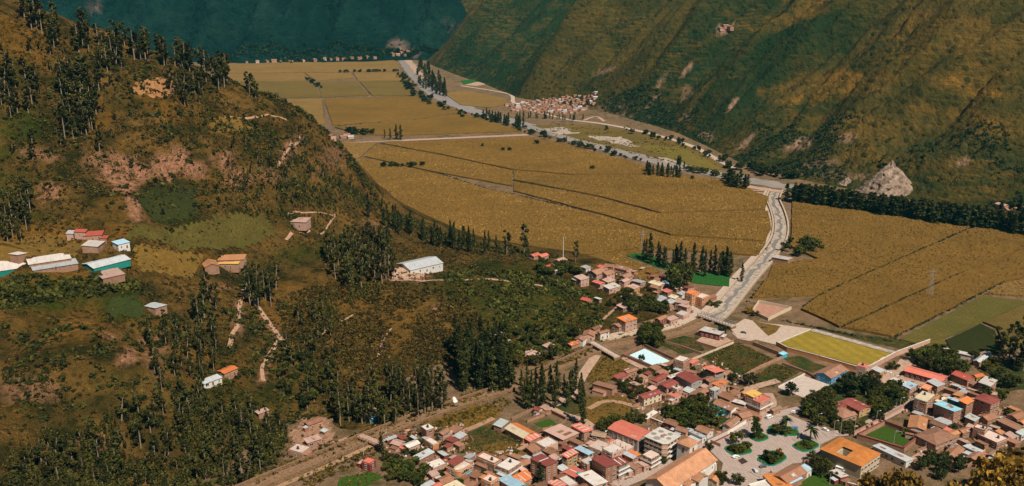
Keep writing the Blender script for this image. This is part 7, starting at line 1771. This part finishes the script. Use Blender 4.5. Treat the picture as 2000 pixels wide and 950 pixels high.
grove('bro', scatter_poly([(1620, 838), (1650, 830), (1700, 826), (1712, 836), (1660, 850), (1625, 848)], 14, 3), (2.5, 4), 'low clipped garden bush in front of the rosy pavilion', None, 1.5, name='garden_bush')
# big foreground bushes at the lower right, on the slope below the viewpoint
for k, (x, top, Y) in enumerate([(1720, 922, 388), (1752, 910, 384), (1788, 918, 378), (1828, 935, 372), (1870, 938, 370), (1908, 925, 372), (1940, 908, 374), (1966, 892, 378), (1990, 880, 382), (2012, 870, 386), (2035, 862, 390), (1955, 932, 366), (1990, 915, 370)]):
    q = qd(x, top, Y); g = float(T(q.x, q.y))
    tree('gold', Vector((q.x, q.y, g - .3)), max(6.0, q.z - g), 'golden-leaved bush on the near slope at the lower right corner', 'golden bushes on the near slope', .75)

# ---- shrubs and undergrowth nobody could count
def shrub_mass(name, label, cat, P, size, mat, per=14, seed=1, tall=1.0, thin=1.0, leaf=.38):
    rg = np.random.default_rng(seed); n = len(P)
    s = size[0] + (size[1] - size[0]) * rg.random(n) ** 1.6
    d_ = rg.normal(size=(n, per, 3)); d_ /= np.linalg.norm(d_, axis=2, keepdims=True); d_[:, :, 2] = np.abs(d_[:, :, 2]) * tall
    k = rg.uniform(.45, 1.0, (n, per, 1))
    d_[:, :, :2] *= thin * (1.0 if thin == 1.0 else 1.0) * np.clip(1.5 - d_[:, :, 2:] / tall, .25, 1) if thin != 1.0 else 1.0
    C = P[:, None] + d_ * k * s[:, None, None]
    tint = np.clip(rg.random(n)[:, None] * .75 + .3 * d_[:, :, 2] / max(tall, 1) * k[:, :, 0] + rg.normal(0, .12, (n, per)), 0, 1)  # higher leaves lighter: top light painted into the tint
    V, F, tn = leaf_quads(C.reshape(-1, 3), 1.0, rg, tint=tint.ravel())
    sc = np.repeat(np.repeat(s, per) * leaf, 4)[:, None]
    c = np.repeat(C.reshape(-1, 3), 4, 0)
    V = c + (V - c) * sc
    return tag(link(name, np_mesh(name, V, F, mat, tint=tn)), label, cat, kind='stuff')
def scatter_np(poly, n, seed, dens=None):
    """random points on the land inside a photo-pixel polygon (uniform over the ground)"""
    rg = np.random.default_rng(seed)
    Pw = np.array([tuple(hit(x, y)) for x, y in poly])
    lo_, hi_ = Pw.min(0), Pw.max(0); out = []
    poly_w = [(p[0], p[1]) for p in Pw]
    while sum(len(o) for o in out) < n:
        x = rg.uniform(lo_[0], hi_[0], n * 3); y = rg.uniform(lo_[1], hi_[1], n * 3)
        m = in_poly(x, y, poly_w)
        if dens is not None: m &= rg.random(n * 3) < dens(x, y)
        out.append(np.stack([x[m], y[m]], 1))
    q = np.concatenate(out)[:n]
    return np.c_[q, T(q[:, 0], q[:, 1])]
def patchy(sx, lo=-.2, hi=.5, seed=5): return lambda x, y: np.clip((fbm(x / sx, y / sx, seed, 3) - lo) / (hi - lo), 0.04, 1)
HILL = [(0, 20), (200, 85), (440, 160), (560, 200), (690, 310), (740, 400), (900, 480), (1100, 520), (1160, 640), (1120, 700), (980, 764), (720, 850), (490, 945), (0, 955)]
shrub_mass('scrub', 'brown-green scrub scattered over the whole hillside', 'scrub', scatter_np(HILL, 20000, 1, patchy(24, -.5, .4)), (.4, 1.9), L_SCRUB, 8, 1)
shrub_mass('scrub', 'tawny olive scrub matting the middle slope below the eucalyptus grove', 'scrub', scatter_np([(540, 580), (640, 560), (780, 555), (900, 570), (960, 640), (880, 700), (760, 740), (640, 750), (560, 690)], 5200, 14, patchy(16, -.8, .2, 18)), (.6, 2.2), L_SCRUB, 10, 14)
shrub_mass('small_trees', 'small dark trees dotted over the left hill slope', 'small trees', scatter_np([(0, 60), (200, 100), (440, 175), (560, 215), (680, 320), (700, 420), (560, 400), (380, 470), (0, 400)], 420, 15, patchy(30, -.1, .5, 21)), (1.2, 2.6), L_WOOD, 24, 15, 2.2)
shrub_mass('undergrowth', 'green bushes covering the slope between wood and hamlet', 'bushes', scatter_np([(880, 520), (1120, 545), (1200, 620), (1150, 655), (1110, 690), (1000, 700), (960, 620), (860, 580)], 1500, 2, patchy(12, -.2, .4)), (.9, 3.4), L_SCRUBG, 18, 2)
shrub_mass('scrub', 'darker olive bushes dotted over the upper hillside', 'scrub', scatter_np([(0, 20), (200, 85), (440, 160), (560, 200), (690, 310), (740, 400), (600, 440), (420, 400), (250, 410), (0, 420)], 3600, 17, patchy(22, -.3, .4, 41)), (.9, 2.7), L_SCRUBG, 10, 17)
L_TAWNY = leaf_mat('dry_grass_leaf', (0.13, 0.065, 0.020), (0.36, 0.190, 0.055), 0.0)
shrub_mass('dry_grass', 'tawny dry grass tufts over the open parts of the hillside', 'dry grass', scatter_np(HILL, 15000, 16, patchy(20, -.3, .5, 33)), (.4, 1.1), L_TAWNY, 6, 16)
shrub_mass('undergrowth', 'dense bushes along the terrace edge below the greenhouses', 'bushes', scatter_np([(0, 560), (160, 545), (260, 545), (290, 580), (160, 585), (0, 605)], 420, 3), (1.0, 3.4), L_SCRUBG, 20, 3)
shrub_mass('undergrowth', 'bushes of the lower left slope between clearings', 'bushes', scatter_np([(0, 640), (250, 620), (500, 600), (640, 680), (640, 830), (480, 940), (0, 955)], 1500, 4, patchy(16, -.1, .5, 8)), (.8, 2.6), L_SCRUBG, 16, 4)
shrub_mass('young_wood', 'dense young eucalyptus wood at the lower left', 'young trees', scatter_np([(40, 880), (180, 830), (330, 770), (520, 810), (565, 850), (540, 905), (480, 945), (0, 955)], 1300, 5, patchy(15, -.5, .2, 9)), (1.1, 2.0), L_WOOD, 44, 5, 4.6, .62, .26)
shrub_mass('young_wood', 'young trees scattered along the middle of the wooded slope', 'young trees', scatter_np([(540, 600), (640, 560), (760, 560), (640, 640), (620, 740), (560, 720)], 160, 6, patchy(15)), (1.0, 1.9), L_WOOD, 36, 6, 4.2, .62, .28)
shrub_mass('young_wood', 'young trees on the eroded slope above the eucalyptus grove', 'young trees', scatter_np([(420, 300), (600, 270), (700, 350), (740, 420), (640, 450), (480, 420)], 420, 7, patchy(12)), (.9, 1.7), L_WOOD, 30, 7, 3.8, .65, .3)
shrub_mass('undergrowth', 'bushes and weeds along the stream and the hamlet road', 'bushes', np.concatenate([scatter_np([(480, 935), (720, 838), (850, 790), (980, 748), (1100, 700), (1150, 680), (1160, 690), (1060, 730), (980, 762), (850, 800), (720, 850), (500, 948)], 900, 81), scatter_np([(560, 940), (735, 872), (870, 818), (985, 778), (1000, 790), (880, 830), (760, 880), (600, 955)], 500, 82), scatter_np([(1110, 690), (1250, 640), (1340, 630), (1340, 645), (1180, 672), (1130, 700)], 220, 8), scatter_np([(620, 890), (850, 795), (980, 752), (1000, 765), (860, 815), (640, 905)], 260, 9)]), (.5, 1.7), L_SCRUB, 14, 8)
shrub_mass('weeds', 'weeds and low bushes in the empty lots of the town', 'weeds', np.concatenate([scatter_np(q, n, 20 + i) for i, (q, n) in enumerate([([(1372, 692), (1440, 668), (1512, 702), (1445, 738), (1395, 716)], 900), ([(1140, 735), (1190, 690), (1235, 702), (1215, 735), (1160, 760)], 600), ([(1470, 735), (1520, 712), (1560, 728), (1515, 755), (1480, 762)], 400), ([(830, 830), (930, 790), (985, 800), (960, 822), (880, 848)], 700), ([(870, 885), (960, 825), (1040, 868), (1000, 895)], 700), ([(1150, 778), (1220, 775), (1250, 795), (1225, 815), (1150, 835)], 150), ([(1310, 655), (1360, 660), (1375, 685), (1330, 692), (1290, 672)], 130), ([(1940, 700), (2020, 705), (2040, 760), (1950, 765)], 160), ([(1620, 648), (1760, 682), (1850, 690), (1780, 665)], 130), ([(665, 935), (715, 918), (748, 930), (720, 950), (660, 965)], 160), ([(745, 890), (800, 905), (830, 930), (760, 935)], 160)])]), (.35, 1.1), L_SCRUB, 9, 10)
shrub_mass('shrubs', 'dark shrubs dotted over the lower slopes of the right mountain', 'shrubs', scatter_np([(1180, 215), (1330, 200), (1500, 250), (1750, 250), (2000, 250), (2000, 415), (1800, 388), (1550, 345), (1440, 315), (1330, 258)], 2600, 40, patchy(45, -.1, .5, 12)), (1.2, 3.4), L_FAR, 9, 11)
shrub_mass('shrubs', 'dense dark shrubs on the dark green spur above the far village', 'shrubs', scatter_np([(1170, 205), (1200, 180), (1290, 180), (1330, 250), (1260, 235), (1190, 218)], 700, 41), (1.5, 4.0), L_FAR, 10, 12)
shrub_mass('shrubs', 'dark trees and shrubs at the foot of the far mountain', 'shrubs', scatter_np([(430, 116), (780, 98), (860, 96), (845, 104), (780, 106), (430, 121)], 900, 42), (4, 9), L_FAR, 10, 13)

def line_np(pts, n, spread, seed):
    rg = np.random.default_rng(seed); P = np.array([tuple(p) for p in resample([hit(x, y) for x, y in pts], 2.0)])
    q = P[rg.integers(0, len(P), n)][:, :2] + rg.normal(0, spread, (n, 2))
    return np.c_[q, T(q[:, 0], q[:, 1])]
shrub_mass('hedges', 'thin hedges and weeds along the gaps between the maize fields', 'hedge', np.concatenate([line_np(p, n, .7, 60 + i) for i, (p, n) in enumerate([
    ([(1566, 604), (1600, 578), (1770, 502), (1912, 437)], 420), ([(1642, 640), (1860, 540), (2000, 480)], 420), ([(1745, 660), (1960, 550), (2000, 533)], 300), ([(1530, 628), (1590, 640), (1660, 655), (1740, 668)], 90), ([(1720, 655), (1760, 668), (1850, 692)], 50),
    ([(655, 247), (820, 232), (905, 221)], 90), ([(628, 192), (815, 188)], 50), ([(628, 160), (634, 245)], 60), ([(690, 145), (726, 188)], 40), ([(850, 337), (950, 369), (1180, 420), (1310, 459)], 330), ([(1000, 353), (1170, 384), (1290, 416)], 260), ([(740, 281), (860, 302), (1000, 332)], 90), ([(770, 266), (1020, 258)], 80), ([(1500, 545), (1460, 590)], 40), ([(1490, 500), (1505, 470), (1510, 430), (1498, 395)], 80)])]), (.8, 1.7), L_FAR, 9, 30)
shrub_mass('scrub', 'ragged bushes and saplings breaking the right edge of the hill', 'scrub', np.concatenate([line_np([(470, 172), (560, 203), (640, 262), (690, 320), (740, 400)], 420, 5, 71), line_np([(740, 405), (800, 435), (900, 470), (1000, 492), (1090, 506)], 420, 7, 72)]), (.8, 2.6), L_SCRUBG, 14, 35, 1.7)
shrub_mass('plaza_hedges', 'clipped hedges inside the teal-edged plaza planters', 'hedge', np.concatenate([np.c_[gp(*c).x + np.random.default_rng(i).normal(0, rx * .38, 46), gp(*c).y + np.random.default_rng(i + 9).normal(0, rx * .34, 46), np.full(46, .85)] for i, (c, rx) in enumerate([((1442, 880), 6), ((1574, 872), 6), ((1508, 897), 7), ((1481, 855), 4.5), ((1530, 843), 7)])]), (.5, 1.0), L_BRO, 14, 31)
shrub_mass('floodplain_scrub', 'low scrub on the gravelly floodplain beside the river', 'scrub', np.concatenate([scatter_np([(1040, 245), (1140, 243), (1290, 268), (1370, 294), (1425, 330), (1300, 312), (1180, 284), (1090, 262)], 800, 44, patchy(25, -.3, .4)), line_np([(1040, 252), (1180, 287), (1300, 315), (1400, 337)], 160, 4, 45)]), (.6, 2.4), L_SCRUB, 9, 32)
shrub_mass('treeline', 'dark line of trees at the foot of the blue mountain', 'trees', line_np([(440, 119), (600, 115), (700, 111), (790, 103)], 260, 16, 46), (4, 8), L_FAR, 16, 33, 1.8)

# rubble, stacked timber, tarpaulins and other clutter of yards and roofs too small to tell apart
rg = np.random.default_rng(99); V, F, tn = [], [], []
for poly, n in [([(830, 850), (960, 890), (1100, 830), (1280, 840), (1330, 870), (1200, 960), (820, 960)], 900), ([(1220, 720), (1400, 700), (1500, 780), (1480, 820), (1380, 860), (1280, 840), (1200, 770)], 520), ([(1730, 730), (1850, 730), (1990, 800), (1990, 890), (1800, 900), (1760, 800)], 620), ([(740, 845), (900, 830), (940, 860), (850, 900), (760, 890)], 220), ([(1130, 520), (1240, 520), (1390, 580), (1340, 620), (1150, 560)], 240)]:
    P = scatter_np(poly, n, n)
    for x, y, z in P:
        a = rg.random() * 3.14; l, w, h = rg.uniform(.3, 1.8), rg.uniform(.25, .8), rg.uniform(.25, .9)
        ca, sa = math.cos(a), math.sin(a); i = len(V)
        for zz in (z - .1, z + h + .2):
            for dx, dy in ((-l, -w), (l, -w), (l, w), (-l, w)): V.append((x + dx * ca - dy * sa, y + dx * sa + dy * ca, zz))
        F += [[i + 4, i + 5, i + 6, i + 7], [i, i + 1, i + 5, i + 4], [i + 1, i + 2, i + 6, i + 5], [i + 2, i + 3, i + 7, i + 6], [i + 3, i, i + 4, i + 7]]; tn += [rg.random()] * 5
t = NT('clutter'); r = t.new('ShaderNodeValToRGB'); t.link(t.attr('tint'), r.inputs[0]); e = r.color_ramp.elements
e[0].color = (0.20, 0.10, 0.06, 1); e[1].color = (0.55, 0.48, 0.42, 1)
for q, c in ((.35, (0.38, 0.22, 0.15, 1)), (.6, (0.45, 0.33, 0.25, 1)), (.72, (0.12, 0.08, 0.05, 1)), (.86, (0.40, 0.42, 0.42, 1)), (.93, (0.5, 0.2, 0.12, 1))): k = e.new(q); k.color = c
r.color_ramp.interpolation = 'CONSTANT'; t.color(r.outputs[0])
tag(link('clutter', np_mesh('clutter', np.array(V), np.array(F), t.mat, tint=tn)), 'rubble, timber and small clutter in the yards of the town', 'clutter', kind='stuff')

# standing maize: upright plants over every maize plot that is near enough to show grain
L_MAIZE = leaf_mat('maize_leaf', (0.22, 0.118, 0.028), (0.58, 0.325, 0.080), 0.0)
MP = [[], []]
for k, poly in enumerate(MAIZE_POLY):
    a = np.array(poly); c = a.mean(0)
    if c[1] > 1500: continue
    lo_, hi_ = a.min(0), a.max(0); hi_[1] = min(hi_[1], 1700)
    rg = np.random.default_rng(500 + k)
    q = rg.uniform(lo_, hi_, (int(np.prod(hi_ - lo_) * .24), 2)); q = q[in_poly(q[:, 0], q[:, 1], poly)]
    x_, y_ = project(np.c_[q, np.full(len(q), 2.0)]); q = q[(x_ > -40) & (x_ < 2040) & (T(q[:, 0], q[:, 1]) < 1.0)]
    q = q[rg.random(len(q)) < np.clip((900 / q[:, 1]) ** 1.5, .15, 1)]
    MP[1 if c[0] > 260 else 0].append(q)
for lab, lst, seed in (('standing ripe maize of the central valley fields', MP[0], 1), ('standing ripe maize of the right-hand valley fields', MP[1], 2)):
    q = np.concatenate(lst); m = len(q); P = np.c_[q, np.full(m, 1.9)]; rg = np.random.default_rng(seed)
    a = rg.uniform(0, np.pi, m); w = rg.uniform(.35, .9, m); h = rg.uniform(.3, .9, m)
    dx, dy = np.cos(a) * w, np.sin(a) * w; ox, oy = rg.normal(0, .35, m), rg.normal(0, .35, m); z0_ = -.1 * np.ones(m)
    V = np.stack([P + np.stack([-dx, -dy, z0_], 1), P + np.stack([dx, dy, z0_], 1), P + np.stack([dx * .7 + ox, dy * .7 + oy, h], 1), P + np.stack([-dx * .7 + ox, -dy * .7 + oy, h], 1)], 1).reshape(-1, 3)
    tag(link('maize_plants', np_mesh('maize_plants', V, np.arange(4 * m).reshape(m, 4), L_MAIZE, tint=np.clip(rg.random(m) * .7 + .15 + .3 * fbm(P[:, 0] / 60, P[:, 1] / 35, 4, 3), 0, 1))), lab, 'maize', kind='stuff')

# ---- small outbuildings and bushes filling the blocks
RX = random.Random(21)
def fill(poly, n, what):
    xs = [p[0] for p in poly]; ys = [p[1] for p in poly]; made = 0
    for _ in range(n * 60):
        if made >= n: break
        x, y = RX.uniform(min(xs), max(xs)), RX.uniform(min(ys), max(ys))
        if not in_poly(np.array([x]), np.array([y]), poly)[0]: continue
        p = hit(x, y); r = RX.uniform(2.6, 4.2) if what == 'hut' else RX.uniform(1.2, 2.0)
        near = min(FOOT_PRINTS, key=lambda f: (f[0] - p.x) ** 2 + (f[1] - p.y) ** 2)
        if any(math.hypot(f[0] - p.x, f[1] - p.y) < .72 * f[2] + r for f in FOOT_PRINTS): continue
        made += 1
        FOOT_PRINTS.append((p.x, p.y, r, near[3]))
        if what == 'bush':
            tree('bro', p, RX.uniform(2.2, 4.8), 'small green bush growing between the houses of the town', 'bushes between the houses', 1.3, 'garden_bush'); continue
        root = tag(link('outbuilding', None, None, p, near[3] + RX.choice((0, math.pi / 2))), 'small low outbuilding squeezed between the larger houses of the town', 'outbuilding', 'small outbuildings of the town')
        lx, ly, h = r * RX.uniform(.7, .95), r * RX.uniform(.55, .8), RX.uniform(2.3, 3.2); sl = RX.uniform(.06, .2)
        b = MB(); b.hexa([(-lx, -ly, -.6), (lx, -ly, -.6), (lx, ly, -.6), (-lx, ly, -.6)], [(-lx, -ly, h), (lx, -ly, h), (lx, ly, h + 2 * sl * ly), (-lx, ly, h + 2 * sl * ly)]); b.build('wall', WALL[RX.choice(('adobe', 'brick', 'pink', 'adobe'))], root)
        o = .35; t4 = [(-lx - o, -ly - o, h + .01), (lx + o, -ly - o, h + .01), (lx + o, ly + o, h + 2 * sl * (ly + o) + .03), (-lx - o, ly + o, h + 2 * sl * (ly + o) + .03)]
        b = MB(); b.hexa(t4, [(q[0], q[1], q[2] + .1) for q in t4]); b.build('roof', ROOF[RX.choice(('tile', 'tilepink', 'tiledk', 'silver', 'tile', 'maroon', 'pink', 'tileor'))], root)
        link('door', DOOR, root, (0, -ly - .05, 0))
BLK = [([(840, 880), (960, 905), (1040, 880), (1100, 850), (1150, 860), (1260, 905), (1180, 955), (850, 960)], 30, 22), ([(1215, 735), (1330, 715), (1400, 740), (1500, 790), (1440, 815), (1350, 785), (1230, 790)], 20, 26), ([(1790, 790), (1860, 760), (1990, 805), (1985, 870), (1900, 895), (1810, 890), (1760, 860)], 26, 24), ([(755, 862), (900, 845), (900, 880), (800, 895)], 7, 10), ([(1130, 525), (1230, 520), (1390, 580), (1340, 615), (1220, 590)], 14, 22)]
for poly, a, b_ in BLK:
    fill(poly, a, 'hut'); fill(poly, b_, 'bush')
# ================================================================ air
t = bpy.data.materials.new('haze'); t.use_nodes = True
for n in list(t.node_tree.nodes):
    if n.type != 'OUTPUT_MATERIAL': t.node_tree.nodes.remove(n)
pv = t.node_tree.nodes.new('ShaderNodeVolumePrincipled')
pv.inputs['Color'].default_value = (0.05, 0.48, 0.56, 1)
pv.inputs['Density'].default_value = 0.00003
pv.inputs['Anisotropy'].default_value = 0.0
out = [n for n in t.node_tree.nodes if n.type == 'OUTPUT_MATERIAL'][0]
t.node_tree.links.new(pv.outputs[0], out.inputs['Volume'])
b = MB(); b.box(-9500, 9500, -3500, 9500, -40, 760)
tag(b.build('haze', t), kind='stuff')
